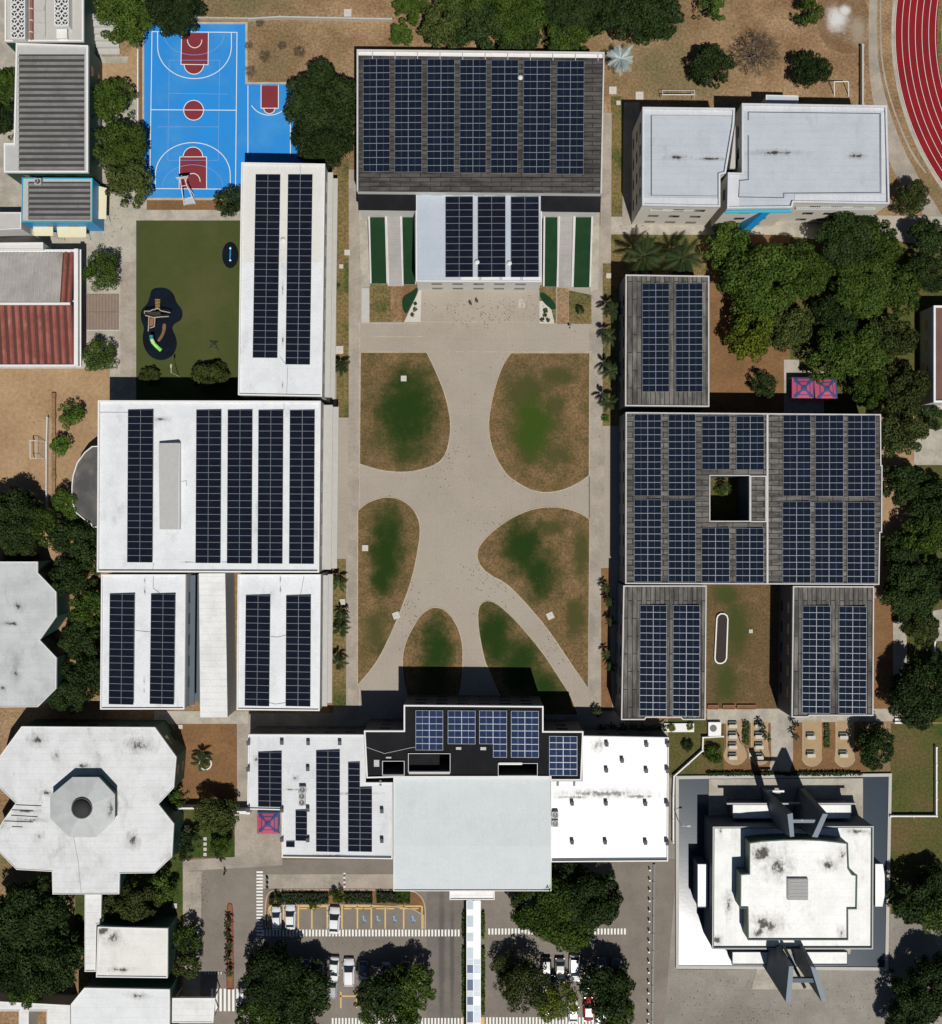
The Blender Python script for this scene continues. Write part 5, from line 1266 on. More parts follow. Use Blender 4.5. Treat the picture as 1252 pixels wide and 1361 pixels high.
# ---- people
def person_proto(shirt, trouser, name='person'):
    """standing figure, 1.72 m, arms slightly out, mid-step; one skinned body surface with clothes over it"""
    J = {'pelvis': (0, 0, .93, .13), 'waist': (0, 0, 1.08, .12), 'chest': (0, .01, 1.30, .15), 'neck': (0, 0, 1.47, .055), 'jaw': (0, .015, 1.54, .07), 'head': (0, .01, 1.63, .092), 'crown': (0, 0, 1.69, .07),
         'shl': (-.18, 0, 1.40, .06), 'ell': (-.25, -.06, 1.14, .042), 'wrl': (-.24, .08, .92, .03), 'hnl': (-.24, .12, .84, .03),
         'shr': (.18, 0, 1.40, .06), 'elr': (.25, .05, 1.15, .042), 'wrr': (.25, .20, .97, .03), 'hnr': (.25, .25, .90, .03),
         'hpl': (-.10, 0, .88, .10), 'knl': (-.11, .16, .50, .062), 'anl': (-.10, .20, .09, .042), 'tol': (-.11, .34, .04, .035),
         'hpr': (.10, 0, .88, .10), 'knr': (.11, -.04, .49, .062), 'anr': (.10, -.24, .12, .042), 'tor': (.11, -.12, .04, .035)}
    E = [('pelvis', 'waist'), ('waist', 'chest'), ('chest', 'neck'), ('neck', 'jaw'), ('jaw', 'head'), ('head', 'crown'), ('chest', 'shl'), ('shl', 'ell'), ('ell', 'wrl'), ('wrl', 'hnl'), ('chest', 'shr'), ('shr', 'elr'), ('elr', 'wrr'), ('wrr', 'hnr'),
         ('pelvis', 'hpl'), ('hpl', 'knl'), ('knl', 'anl'), ('anl', 'tol'), ('pelvis', 'hpr'), ('hpr', 'knr'), ('knr', 'anr'), ('anr', 'tor')]
    def fingers(h, sgn):
        hx, hy, hz, _ = J[h]
        out = []
        for i in range(4): out.append([(hx, hy, hz, .02), (hx+(i-1.5)*.012, hy+.03, hz-.05, .009), (hx+(i-1.5)*.014, hy+.045, hz-.09+abs(i-1.3)*.008, .008)])
        out.append([(hx, hy-.01, hz+.01, .016), (hx-sgn*.035, hy+.02, hz-.02, .01), (hx-sgn*.04, hy+.04, hz-.05, .008)])
        return out
    def skin(keys, name, mat, parent, inflate=0., chains=()):
        ks = [k for k in J if k in keys]; vi = {k: i for i, k in enumerate(ks)}
        vs = [J[k][:3] for k in ks]; rs = [J[k][3]+inflate for k in ks]; es = [(vi[a], vi[b]) for a, b in E if a in vi and b in vi]
        me = bpy.data.meshes.new(name); 
        for root_, ch_ in chains:
            last = vi[root_]
            for (x, y, z, r) in ch_[1:]:
                vs.append((x, y, z)); rs.append(r); es.append((last, len(vs)-1)); last = len(vs)-1
        me.from_pydata(vs, es, []); me.materials.append(mat)
        o = bpy.data.objects.new(name, me); col.objects.link(o); o.parent = parent
        md = o.modifiers.new('Skin', 'SKIN'); md.use_smooth_shade = True
        for i, r in enumerate(rs): me.skin_vertices[0].data[i].radius = (r, r)
        me.skin_vertices[0].data[0].use_root = True
        sb_ = o.modifiers.new('Sub', 'SUBSURF'); sb_.levels = 1; sb_.render_levels = 1
        return o
    t = thing(name, 'x', 'person', (0, 0, 0))
    # skin_vertices need the layer
    def mk(keys, nm, mat, infl=0., chains=()):
        ks = [k for k in J if k in keys]
        me = bpy.data.meshes.new('tmp')
        o = skin(keys, nm, mat, t, infl, chains)
        return o
    ch_ = [('hnl', f) for f in fingers('hnl', -1)] + [('hnr', f) for f in fingers('hnr', 1)]
    mk(set(J), 'body', M['skin'], 0, ch_)
    mk({'pelvis', 'waist', 'chest', 'shl', 'shr', 'ell', 'elr'}, 'shirt', shirt, .014)
    mk({'pelvis', 'hpl', 'hpr', 'knl', 'knr', 'anl', 'anr'}, 'trousers', trouser, .013)
    mb = MB(); rg = []
    for b in (-.35, 0, .4, .8, 1.2, 1.5): rg.append([(.104*math.cos(a)*math.cos(b), -.015+.112*math.sin(a)*math.cos(b), 1.65+.105*math.sin(b)) for a in [2*math.pi*i/14 for i in range(14)]])
    mb.loft(rg).build('hair', M['hair'], t, smooth=True)
    return t
M['skin'] = flat('skin', (.28, .15, .09), .6); M['hair'] = flat('dark hair', (.015, .012, .01), .6)
M['cl_d'] = flat('dark clothing', (.02, .02, .025), .8); M['cl_w'] = flat('white shirt cloth', (.7, .7, .7), .8); M['cl_b'] = flat('denim cloth', (.05, .08, .14), .8); M['cl_r'] = flat('red shirt cloth', (.35, .04, .04), .8)
def _skin_layer_fix():
    pass
PEOPLE = [(625.5, 405, 20, M['cl_d'], M['cl_d'], 'person in dark clothes, left of the two walking in front of the entrance hall'),
          (634, 402, 40, M['cl_d'], M['cl_b'], 'person in blue trousers, right one of the two before the entrance hall'),
          (757, 435, -30, M['cl_w'], M['cl_b'], 'person in white shirt below the right concrete ramp'),
          (462, 808, 200, M['cl_w'], M['cl_d'], 'person in white shirt walking beside the western palm strip'),
          (300, 1158, 90, M['cl_d'], M['cl_d'], 'person in dark clothes on the pale pavement below the garden')]
for (x, y, a, s1, s2, lab) in PEOPLE:
    t = person_proto(s1, s2); p = W(x, y, 0); t.location = (p.x, p.y, .06); t.rotation_euler = (0, 0, R(a)); t['label'] = lab

# ---- basketball stands
def hoop(px, py, rz, label):
    p = W(px, py, 0); t = thing('basketball_hoop', label, 'basketball hoop', (0, 0, 0), 'basketball hoops of the blue court')
    MB().box(-.9, -2.7, .08, .9, -1.5, .4).build('base', M['rimdark'], t)
    f = MB()
    for sx in (-.9, .9):
        f.tube((sx, -2.7, .4), (sx*.5, -.2, 2.9), .07, n=6); f.tube((sx, -1.2, .4), (sx*.5, -.2, 2.9), .06, n=6); f.tube((sx*.5, -.2, 2.9), (sx*.35, 1.0, 3.3), .05, n=6)
        f.tube((sx, -2.9, .45), (sx*.35, 1.0, 3.6), .04, n=6)
    f.tube((-.5, -.2, 2.9), (.5, -.2, 2.9), .05, n=6); f.tube((-.9, -2.0, .45), (.9, -1.3, .45), .04, n=6)
    f.build('support_arm', M['steel'], t)
    b = MB().box(-.9, 1.0, 2.9, .9, 1.06, 3.95).build('backboard', M['steel'], t)
    MB().box(-.3, 1.062, 3.1, .3, 1.07, 3.5).build('target_square', M['taillight'], b)
    MB().path([(.23*math.cos(a), 1.35+.23*math.sin(a), 3.05) for a in [2*math.pi*i/14 for i in range(14)]], .02, 5, closed=True).build('ring', M['taillight'], t)
    t.location = (p.x, p.y, 0); t.rotation_euler = (0, 0, R(rz)); t.scale = (1.1, 1, 1)
hoop(257.5, 34, 180, 'white basketball stand at the top end of the blue court under the tree')
hoop(250, 252, 8, 'white basketball stand at the bottom end of the blue court')
# ---- goals
def goal(px, py, rz, w, d, label):
    p = W(px, py, 0); t = thing('football_goal', label, 'goal', (0, 0, 0), 'football goals')
    f = MB(); h = 2.1
    f.path([(-w/2, 0, 0), (-w/2, 0, h), (w/2, 0, h), (w/2, 0, 0)], .07, 6)
    f.build('goal_posts', M['steel'], t)
    f = MB(); f.path([(-w/2, 0, h), (-w/2, -d*.5, h*.9), (-w/2, -d, .05), (w/2, -d, .05), (w/2, -d*.5, h*.9), (w/2, 0, h)], .05, 6); f.tube((-w/2, -d*.5, h*.9), (w/2, -d*.5, h*.9), .04, n=5)
    f.build('back_frame', M['steel'], t)
    f = MB()
    for i in range(1, 12): x = -w/2 + w*i/12; f.tube((x, -d, .05), (x, -d*.5, h*.9), .012, n=3)
    for i in range(1, 5): f.tube((-w/2, -d+d*.1*i, .05+h*.17*i), (w/2, -d+d*.1*i, .05+h*.17*i), .012, n=3)
    f.build('net', M['rimdark'], t)
    t.location = (p.x, p.y, 0); t.rotation_euler = (0, 0, R(rz))
goal(899, 132, 180, 5.6, 1.7, 'white football goal lying behind the left pale block')
goal(46.5, 598, 90, 3.1, 1.9, 'white football goal on the sand pitch at the left')
t = thing('football_goal', 'plain pale goal frame in the dry field behind the larger pale block', 'goal', W(1118, 119, 0), 'football goals')
MB().path([W(1109, 128, 0), W(1108.5, 108.5, 2.), W(1127.5, 108.5, 2.), W(1128, 128, 0)], .09, 6).build('goal_posts', M['rim'], t)

# ---- square parasols
def parasol(px, py, s, label, rz=0, h=3.):
    p = W(px, py, h); t = thing('square_canopy', label, 'canopy tent', (p.x, p.y, 0), 'pink and navy square canopies')
    e = s/2; zz = h-.7
    c = [(-e, -e), (e, -e), (e, e), (-e, e)]
    mb = MB()
    for k in range(4):
        a = Vector((*c[k], zz)); b = Vector((*c[(k+1) % 4], zz)); top = Vector((0, 0, h))
        pts = [(a, b, 0), ]
        def lerp(u, v, f): return u + (v-u)*f
        # outer navy band, pink field, navy heart
        for (f0, f1, mi) in ((0, .16, 1 if k in (1, 2) else 0), (.16, .36, 0), (.36, .46, 1), (.46, .72, 0), (.72, .999, 1)):
            n = 6
            for j in range(n):
                u0, u1 = j/n, (j+1)/n
                mii = 1 if (j in (0, n-1) and f0 > .1) else mi
                q = [lerp(lerp(a, b, u0), top, f0), lerp(lerp(a, b, u1), top, f0), lerp(lerp(a, b, u1), top, f1), lerp(lerp(a, b, u0), top, f1)]
                mb.poly(q, mii)
        mb.poly([a+Vector((0, 0, -.22)), b+Vector((0, 0, -.22)), b, a], 0)
    mb.build('fabric', [M['pink'], M['navy']], t, local=True)
    f = MB()
    for (x, y) in c: f.tube((x*.98, y*.98, .0), (x*.98, y*.98, zz-.02), .035, n=6)
    f.build('leg', M['steel'], t, local=True)
    f = MB()
    for (x, y) in c: f.tube((x*.97, y*.97, zz-.03), (0, 0, h-.05), .02, n=5)
    f.build('rib', M['steel'], t, local=True)
    t.rotation_euler = (0, 0, R(rz))
parasol(1069, 515.5, 3.9, 'left one of two adjoining pink and navy square canopies', 0)
parasol(1099.5, 516.5, 3.9, 'right one of two adjoining pink and navy square canopies', 4)
parasol(355.5, 1095, 3.9, 'pink and navy square canopy in the corner below the white south roof', 0)

# ---- picnic tables
def table(px, py, label, grp, w=1.45, d=.62):
    p = W(px, py, .8); t = thing('picnic_table', label, 'table', (p.x, p.y, 0), grp)
    MB().box(-w/2, -d/2, .70, w/2, d/2, .80).build('table_top', M['conlight'], t, local=True)
    for sx in (-1, 1): MB().box(sx*w*.32-.08, -d/2+.1, .05, sx*w*.32+.08, d/2-.1, .699).build('leg', M['concrete'], t, local=True)
    MB().box(-w/2, d/2+.22, .38, w/2, d/2+.50, .45).build('bench', M['slate'], t, local=True)
    for sx in (-1, 1): MB().box(sx*w*.32-.06, d/2+.27, .04, sx*w*.32+.06, d/2+.45, .379).build('bench_leg', M['slate'], t, local=True)
for i, y in enumerate((965.5, 979.5, 993.5, 1007.5)):
    table(974.5, y, '%s pale table from the top on the leftmost tan pad' % ORD[i], 'tables on the tan pads')
    table(1009.5, y, '%s pale table from the top on the second tan pad' % ORD[i], 'tables on the tan pads')
for i, y in enumerate((980.5, 1004.5)):
    table(1078.5, y, '%s pale table on the third tan pad, right of the path' % ('upper', 'lower')[i], 'tables on the tan pads')
    table(1122, y, '%s pale table on the rightmost tan pad beside the dark tree' % ('upper', 'lower')[i], 'tables on the tan pads')

# ---- little slabs and boxes
def slab(px, py, s, label, rz=0, h=.25, name='inspection_cover', cat='inspection cover', m='conlight'):
    p = W(px, py, h); e = s/S/2
    t = thing(name, label, cat, (p.x, p.y, 0), 'pale concrete boxes and covers')
    MB().box(-e, -e, .03, e, e, h-.05).build('base', M['concrete'], t, local=True)
    MB().box(-e-.03, -e-.03, h-.049, e+.03, e+.03, h).build('lid', M[m], t, local=True)
    MB().box(-e*.35, -e*.12, h+.001, e*.35, e*.12, h+.03).build('handle', M['rimdark'], t, local=True)
    t.rotation_euler = (0, 0, R(rz))
for a in [(536.5, 503, 7, 'white square cover in the top left lawn'), (485.3, 728.5, 7.5, 'pale square cover at the west edge of the pear-shaped lawn'), (526.5, 818, 8.5, 'tilted white box on the kerb between pear-shaped lawn and plaza', 20),
          (731.3, 818.5, 8.5, 'tilted pale slab in the lower right lawn', 25), (453.5, 354, 5, 'small pale cover in the upper west planting strip'), (461.5, 335.5, 7, 'pale slab beside the path in the upper west planting strip'),
          (451, 465, 10, 'large pale slab above the lone palm of the west strip'), (455, 800, 7, 'pale yellowish slab between the palms of the lower west strip'), (442, 734, 8, 'pale slab at the corner above the lower west strip'),
          (814.5, 120, 9.5, 'pale cover beside the silver palm, left one'), (850, 127, 10, 'pale cover left of the goal behind the pale block'), (822, 136.5, 5, 'small pale block between the two covers near the silver palm'),
          (462, 17, 9.5, 'white box beside the weathered wall in the dry grass'), (809, 366.5, 6, 'small pale cover at the top of the east planting strip'), (240, 966, 5, 'small white cover at the top of the brown yard'),
          (998, 839, 4.5, 'small white round-looking cover in the courtyard lawn'), (232, 1204, 6, 'small pale box on the grass above the stained annex'), (460, 1361, 6, 'pale cover by the lower crossing')][:17]:
    slab(*a)
for i in range(4): slab(272.5, 1115+6.9*i, 3.8, '%s stepping stone from the top in the small garden' % ORD[i], h=.09, name='stepping_stone', cat='stepping stone')
# white cube planter by the covered walk, round yellow-green pots
t = thing('white_planter', 'white cube block with a round dark plant hole at the end of the zigzag wall', 'planter', W(947, 968, 0))
MB().prism(px_poly(rect(941.5, 960, 958.5, 978.5), .8), .03, .8).build('block', M['steel'], t)
c_ = W(948, 968, .8); MB().tube((c_.x, c_.y, .8), (c_.x, c_.y, .84), .62, n=20).build('plant_hole', M['dsteel'], t)
t = thing('white_bench_slab', 'low white slab carrying two round bushes under the lower-left dark wing', 'slab', W(903, 967, 0))
MB().prism(px_poly(rect(883, 961.5, 922.5, 973), .5), .03, .5).build('slab', M['rim'], t)
# oval planter in courtyard
o_ = px_poly([(949.8+0, 815)] + [(959.5+8.9*math.cos(R(a)), 822.5+7.5*math.sin(R(a))) for a in range(180, 361, 20)] + [(958+9.2*math.cos(R(a)), 875+7.5*math.sin(R(a))) for a in range(0, 181, 20)], .55)
t = thing('oval_planter', 'long oval planter with white rim and dark soil in the courtyard lawn', 'planter', W(958.7, 849, 0))
o_ = px_poly([(968.3, 822.5), (967, 818), (963, 815), (957.5, 815), (953.5, 818), (952, 822.5), (949.5, 875), (950.5, 879.5), (954.5, 882.5), (960, 882.5), (964.5, 879.5), (966.5, 875)], .55)
MB().ring(o_, inset(o_, .22), .03, .55).build('rim', M['steel'], t); MB().prism(inset(o_, .23), .03, .35).build('soil', flat('dark planting soil', (.035, .025, .02), .95, var=.4), t)
# ring kerb around the yard plant
t = thing('tree_ring', 'white ring kerb round the plant in the brown yard', 'kerb ring', W(273.5, 1014.5, 0))
MB().ring([(W(273.5, 1014.5).x+1.15*math.cos(a), W(273.5, 1014.5).y+1.15*math.sin(a)) for a in [2*math.pi*i/24 for i in range(24)]], [(W(273.5, 1014.5).x+.95*math.cos(a), W(273.5, 1014.5).y+.95*math.sin(a)) for a in [2*math.pi*i/24 for i in range(24)]], .04, .3).build('kerb', M['steel'], t)
# ---- garden seats
for i, x in enumerate((246.5, 250.3)):
    t = thing('garden_bench', ('left', 'right')[i] + ' of the two narrow white benches in the small garden', 'bench', W(x, 1101.5, 0), 'white garden benches')
    P = px_poly(rect(x-1.3, 1097, x+1.3, 1107), .45); MB().prism(P, .38, .45).build('seat', M['steel'], t)
    for y in (1098.5, 1105.5): MB().prism(px_poly(rect(x-1, y-.6, x+1, y+.6), .379), .04, .379).build('leg', M['steel'], t)
t = thing('bench', 'white bench at the end of the path right of the lower dark wing', 'bench', W(1196, 958, 0))
P = px_poly(rect(1189.5, 955, 1202.5, 958), .45); MB().prism(P, .38, .45).build('seat', M['steel'], t); P = px_poly(rect(1189.5, 959.5, 1202.5, 962), .8); MB().prism(P, .46, .8).build('backrest', M['steel'], t)
for x in (1191, 1201): MB().prism(px_poly(rect(x-.6, 955.5, x+.6, 957.5), .379), .05, .379).build('leg', M['steel'], t)
# ---- bollards and rail
t0 = None
for i in range(16):
    p = W(864 - i*.15, 1157+13.6*i, .9)
    if t0 is None:
        t0 = thing('bollard', '', 'bollard', (p.x, p.y, 0), 'bollards along the chapel pavement'); MB().tube((0, 0, .05), (0, 0, .8), .13, n=10).build('post', M['dsteel'], t0, local=True); MB().tube((0, 0, .801), (0, 0, .92), .15, n=10).build('cap', M['steel'], t0, local=True); b = t0
    else: b = dup(t0)
    b.location = (p.x, p.y, 0); b['label'] = 'white-capped black bollard, number %d from the top of the row along the chapel pavement' % (i+1)
lowwall('drain_rail', 'long dark kerb rail right of the bollard row', 'rail', [(869.5, 1150), (867, 1380)], .35, .3, M['dsteel'])
for (i, x, y, lab) in ((0, 457.8, 1160, 'red and white striped speed bump across the narrow lane'),):
    t = thing('speed_bump', lab, 'speed bump', W(x, 1170, 0))
    for k in range(7): MB().prism(px_poly(rect(x-1.4, 1160+3*k, x+1.4, 1161.5+3*k), .1), .05, .12).build('stripe', M['court_r'] if k % 2 else M['steel'], t)
t = thing('speed_bump', 'short black and cream striped speed bump beside the palm median', 'speed bump', W(283, 1293, 0))
for k in range(12): MB().prism(px_poly(rect(272+2.1*k, 1291.6, 273.9+2.1*k, 1295), .1), .05, .12).build('stripe', M['dsteel'] if k % 2 else M['conlight'], t)
for k in range(3):
    t = thing('bollard', ('top', 'middle', 'bottom')[k] + ' of the three black bollards at the left entry of the parking lane', 'bollard', W(355.5, 1167+6.3*k, 0), 'bollards at the lane entry')
    p = W(355.5, 1167+6.3*k, 0); MB().tube((p.x, p.y, .05), (p.x, p.y, .9), .22, n=10).build('post', M['dsteel'], t)
# ---- wheel stops
k = 0
for i, x in enumerate((403, 418, 462, 477, 489, 505, 519, 536, 551)):
    t = thing('wheel_stop', 'yellow wheel stop, number %d from the left at the head of the upper parking bays' % (i+1), 'wheel stop', W(x, 1207.5, 0), 'yellow wheel stops')
    MB().prism(px_poly(rect(x-5, 1206.6, x+5, 1208.4), .14), .05, .14).build('block', M['yellow'], t)
# parking island kerb
isl = px_poly(chaikin([(352, 1232), (352, 1196), (358, 1183), (375, 1181.5), (545, 1182), (557, 1187), (566, 1200), (566, 1234), (562.5, 1234), (562, 1203.5), (362, 1203.5), (357, 1206), (357, 1234)], (0, 7, 8, 12), 2), .12)
props(MB().ring(isl, inset(isl, .2), .02, .17).build('island_kerb', M['curb']), kind='structure')
props(MB().prism(inset(isl, .2), .02, .08).build('island_soil', M['soil_brown']), kind='structure')
med = px_poly(chaikin([(301, 1315), (301, 1206), (303, 1200.5), (308, 1200.5), (310, 1206), (311, 1315)], (0, 5), 2), .12)
props(MB().ring(med, inset(med, .18), .02, .17).build('median_kerb', M['court_r']), kind='structure'); props(MB().prism(inset(med, .18), .02, .08).build('median_soil', M['soil_brown']), kind='structure')

# ---- roof vents and air conditioners on the south building
def vent_proto():
    t = thing('roof_vent', '', 'roof vent', (0, 0, 0), 'roof vents on the south building')
    MB().box(-.28, -.3, 0, .28, .3, .35).build('curb', M['slate'], t, local=True)
    mb = MB(); mb.loft([[(-.36, -.4, .351), (.36, -.4, .351), (.36, .4, .351), (-.36, .4, .351)], [(-.36, -.4, .55), (.36, -.4, .55), (.36, .4, .9), (-.36, .4, .9)]]); mb.build('hood', M['dsteel'], t, local=True)
    return t
vp = None
VL = [(330.5, 987, 'top-left corner of the west white roof'), (374.5, 987, 'above the gap right of the first solar array'), (409.5, 987.5, 'top edge of the roof, left of the tallest array'), (451.5, 987.5, 'top edge of the roof, right of the tallest array'), (330, 1022, 'left edge of the west white roof, halfway down'), (409, 1022, 'left of the tallest array, upper part'),
      (330, 1076, 'step of the roof edge above the pink canopy, left one'), (374.5, 1077, 'inner corner of the stepped roof edge'), (409, 1076, 'above the single-column array'), (374.5, 1116, 'left edge near the single small panel'), (409, 1116.5, 'right beside the foot of the single-column array'),
      (507.5, 1078, 'near the portico on the west roof, upper one'), (507.5, 1117.5, 'near the portico on the west roof, lower one'), (505.5, 1041, 'just under the black roof on the west side'),
      (806.5, 989.5, 'top row of the dazzling east roof, left'), (859.5, 990, 'top row of the dazzling east roof, right'), (887.5, 989.5, 'top right corner of the dazzling east roof'), (827, 1011, 'lone one between the first two rows of the east roof'), (806, 1024, 'second row of the east roof, left'), (859, 1024.5, 'second row of the east roof, right'), (887, 1024, 'right edge of the east roof, second row'),
      (760.5, 1068, 'third row of the east roof, leftmost'), (805.5, 1068, 'third row of the east roof, middle'), (858, 1068.5, 'third row of the east roof, right'), (886.5, 1068.5, 'right edge of the east roof, third row'), (760.5, 1119.5, 'bottom row of the east roof, leftmost'), (804.5, 1119.5, 'bottom row of the east roof, middle'), (858, 1120, 'bottom row of the east roof, right'), (886.5, 1120, 'bottom right corner of the east roof'),
      (741.5, 1041.5, 'just under the black roof on the east side, left'), (763.5, 1041.5, 'just under the black roof on the east side, right')]
for (x, y, lab) in VL:
    if vp is None: vp = vent_proto(); v = vp
    else: v = dup(vp)
    p = W(x, y, HS_+.5); v.location = (p.x, p.y, HS_+(.31 if x in (330.5, 330, 887.5, 887, 886.5) else .01)); v['label'] = 'small dark roof vent, ' + lab
    v.scale = (.8, .95, .9) if (x, y) not in ((505.5, 1041), (741.5, 1041.5), (763.5, 1041.5)) else (.5, 1.2, .4)
def acunit(px, py, z, lab, s=1.1):
    p = W(px, py, z+.9); t = thing('air_conditioner', lab, 'air conditioner', (p.x, p.y, z), 'air conditioners on the roofs')
    MB().box(-s/2, -s/2, .12, s/2, s/2, .9).build('casing', M['rimdark'], t, local=True)
    for sx in (-1, 1): MB().box(sx*s*.35-.05, -s/2, .012, sx*s*.35+.05, s/2, .119).build('foot', M['dsteel'], t, local=True)
    g = MB().tube((0, 0, .901), (0, 0, .93), s*.42, n=18).build('fan_grille', M['dsteel'], t, local=True)
    f = MB()
    for a in range(3): f.box(-.05, 0, .931, .05, s*.36, .945) if a == 0 else f.tube((0, 0, .94), (s*.36*math.cos(a*2.1), s*.36*math.sin(a*2.1), .94), .04, n=4)
    f.build('blade', M['rimdark'], g, local=True)
acunit(401.8, 1050, HS_, 'upper air conditioner between the arrays on the west white roof'); acunit(401, 1058.5, HS_, 'middle air conditioner between the arrays on the west white roof'); acunit(401, 1067, HS_, 'lower air conditioner between the arrays on the west white roof')
acunit(738, 1083.5, HS_, 'upper air conditioner at the left edge of the dazzling east roof'); acunit(738, 1095, HS_, 'lower air conditioner at the left edge of the dazzling east roof')
acunit(50, 241, 6.1, 'air conditioner on the turquoise-trimmed corrugated roof'); acunit(138, 4, 3.6, 'fan unit on the tiny white hut roof', .9)
t = thing('roof_dish', 'small dish on the larger dark auditorium roof between two arrays', 'dish', W(691.5, 102, HA)); 
def dish(px, py, z, lab, new=True):
    t = thing('roof_fan', lab, 'roof fan', W(px, py, z), 'round roof fans')
    c = W(px, py, z+.5)
    MB().tube((c.x, c.y, z+.01), (c.x, c.y, z+.35), .25, n=12).build('stem', M['rimdark'], t); MB().tube((c.x, c.y, z+.351), (c.x, c.y, z+.55), .42, .18, n=14).build('cowl', M['steel'], t)
bpy.data.objects.remove(t)
dish(691.7, 102.5, HA, 'round fan between the fifth and sixth arrays on the auditorium roof'); dish(634, 348, HF, 'round fan between the left arrays of the entrance hall roof'); dish(677, 349.5, HF, 'round fan between the right arrays of the entrance hall roof')
dish(375.8, 318.5, HB, 'round fan between the two arrays of the long narrow white block')

# ---- playground
pl = chaikin([(202, 382.5), (222, 382), (232, 392), (234, 402), (243, 412), (242, 425), (232, 430), (228, 436), (235, 450), (235, 462), (229, 474), (215, 480), (200, 475), (191, 462), (189, 447), (192, 436), (187, 425), (187, 412), (196, 404), (199, 394)], (), 2)
sheet('safety_floor', M['safe'], pl, 5)
sheet('safety_floor', M['safe'], disc(306, 339, 10.5, n=24)[:6] + [(x+306, y+344) for x, y in ((0, 11), (-8, 7), (-10.5, 0), (-10.5, -10), (-8, -17), (0, -22), (8, -17), (10.5, -10))][:0] or disc(306, 338, 12), 5)
sheet('safety_floor', M['safe'], [(306+10.8*math.cos(R(a)), 339+17.5*math.sin(R(a))) for a in range(0, 360, 12)], 5.5)
sheet('rubber_path', M['soil_brown'], [(216, 430), (221, 430), (220, 440), (216, 449), (211, 455), (209, 452), (214, 445), (216, 438)], 6, smooth=True)
t = thing('play_tower', 'wooden play frame with climbing ladder and curved green slide on dark rubber floor', 'playground', W(208, 430, 0))
f = MB(); zz = 2.2
f.path([W(192, 417, zz), W(192, 413.5, zz), W(199, 413.5, zz), W(203, 411.5, zz), W(206, 411.5, zz), W(209, 409, zz), W(214, 413, zz), W(226, 415.5, zz)], .09, 5); f.path([W(193, 419, zz), W(204, 422, zz), W(215, 421, zz), W(224, 420.5, zz)], .09, 5)
f.path([W(198, 421, zz), W(197, 440, zz)], .09, 5); f.path([W(206, 422, zz), W(205, 434, zz), W(199, 436, zz)], .09, 5)
for (x, y) in ((192, 415), (199, 414), (214, 413), (226, 415.5), (224, 420.5), (204, 422), (197, 440), (205, 434)): f.tube(W(x, y, .05), W(x, y, zz), .06, n=6)
f.build('timber_frame', M['curb'], t)
MB().prism(px_poly([(199.5, 423), (204.5, 423), (203.5, 433.5), (198.5, 434)], 1.6), 1.45, 1.6).build('platform', M['rust'], t)
MB().prism(px_poly([(194, 414.5), (213, 414), (214, 420.5), (195, 418.5)], 1.6), 1.45, 1.6).build('platform', M['pitch'], t)
f = MB()
for i in range(7): f.tube(W(206+.1*i, 398+1.9*i, .5+.25*i), W(213-.1*i, 398.3+1.9*i, .5+.25*i), .05, n=5)
f.path([W(209.5, 397, .4), W(209.5, 411, 2.1)], .06, 5); f.build('ladder', M['yellow'], t)
pts = [W(201, 445, 1.7), W(201.3, 450, 1.5), W(204, 456, 1.1), W(209, 461, .7), W(214, 465.5, .35)]
cols = [flat('teal slide', (.0, .22, .16), .4), flat('pale green slide', (.42, .62, .28), .4), flat('lime slide', (.20, .60, .08), .4), flat('lime slide end', (.20, .60, .08), .4)]
for i in range(4):
    MB().tube(pts[i], pts[i+1], .34, .36, n=12).build('slide_section', cols[i], t)
t = thing('spring_seesaw', 'small white and blue seesaw on the oval rubber mat beside the white block', 'seesaw', W(306, 338, 0))
MB().tube(W(306.5, 328, .7), W(305.5, 347, .7), .12, n=8).build('beam', M['blue'], t)
for y in (330, 346): MB().tube(W(306, y, .7), W(306, y, 1.0), .16, n=8).build('handle', M['steel'], t)
MB().tube(W(306, 338, .07), W(306, 338, .6), .16, n=8).build('spring', M['dsteel'], t)
t = thing('climbing_net', 'small dark four-legged climbing frame on the turf', 'climbing frame', W(284, 459, 0))
f = MB(); cs = [W(278, 452, .05), W(290, 453, .05), W(291, 467, .05), W(277, 464, .05)]; tp = W(284, 458, 1.6)
for c in cs: f.tube(c, tp, .05, n=5)
for i in range(4):
    for k_ in (.35, .7): f.tube(cs[i].lerp(tp, k_), cs[(i+1) % 4].lerp(tp, k_), .025, n=4)
f.build('frame', M['dsteel'], t)
t = thing('wooden_bridge', 'striped wooden deck platform between the red-roofed house and the path', 'deck', W(137, 415, 0))
mb = MB()
P0, P1 = W(115, 438, .3), W(158, 391, .3)
for i in range(22):
    x = P0.x + (P1.x-P0.x)*i/22
    for (ya, yb) in ((P0.y, (P0.y+P1.y)/2-.06), ((P0.y+P1.y)/2+.06, P1.y)): mb.box(x, ya, .05, x+(P1.x-P0.x)/22-.06, yb, .3)
mb.build('boards', flat('pinkish deck boards', (.27, .20, .16), .8, var=.25), t)
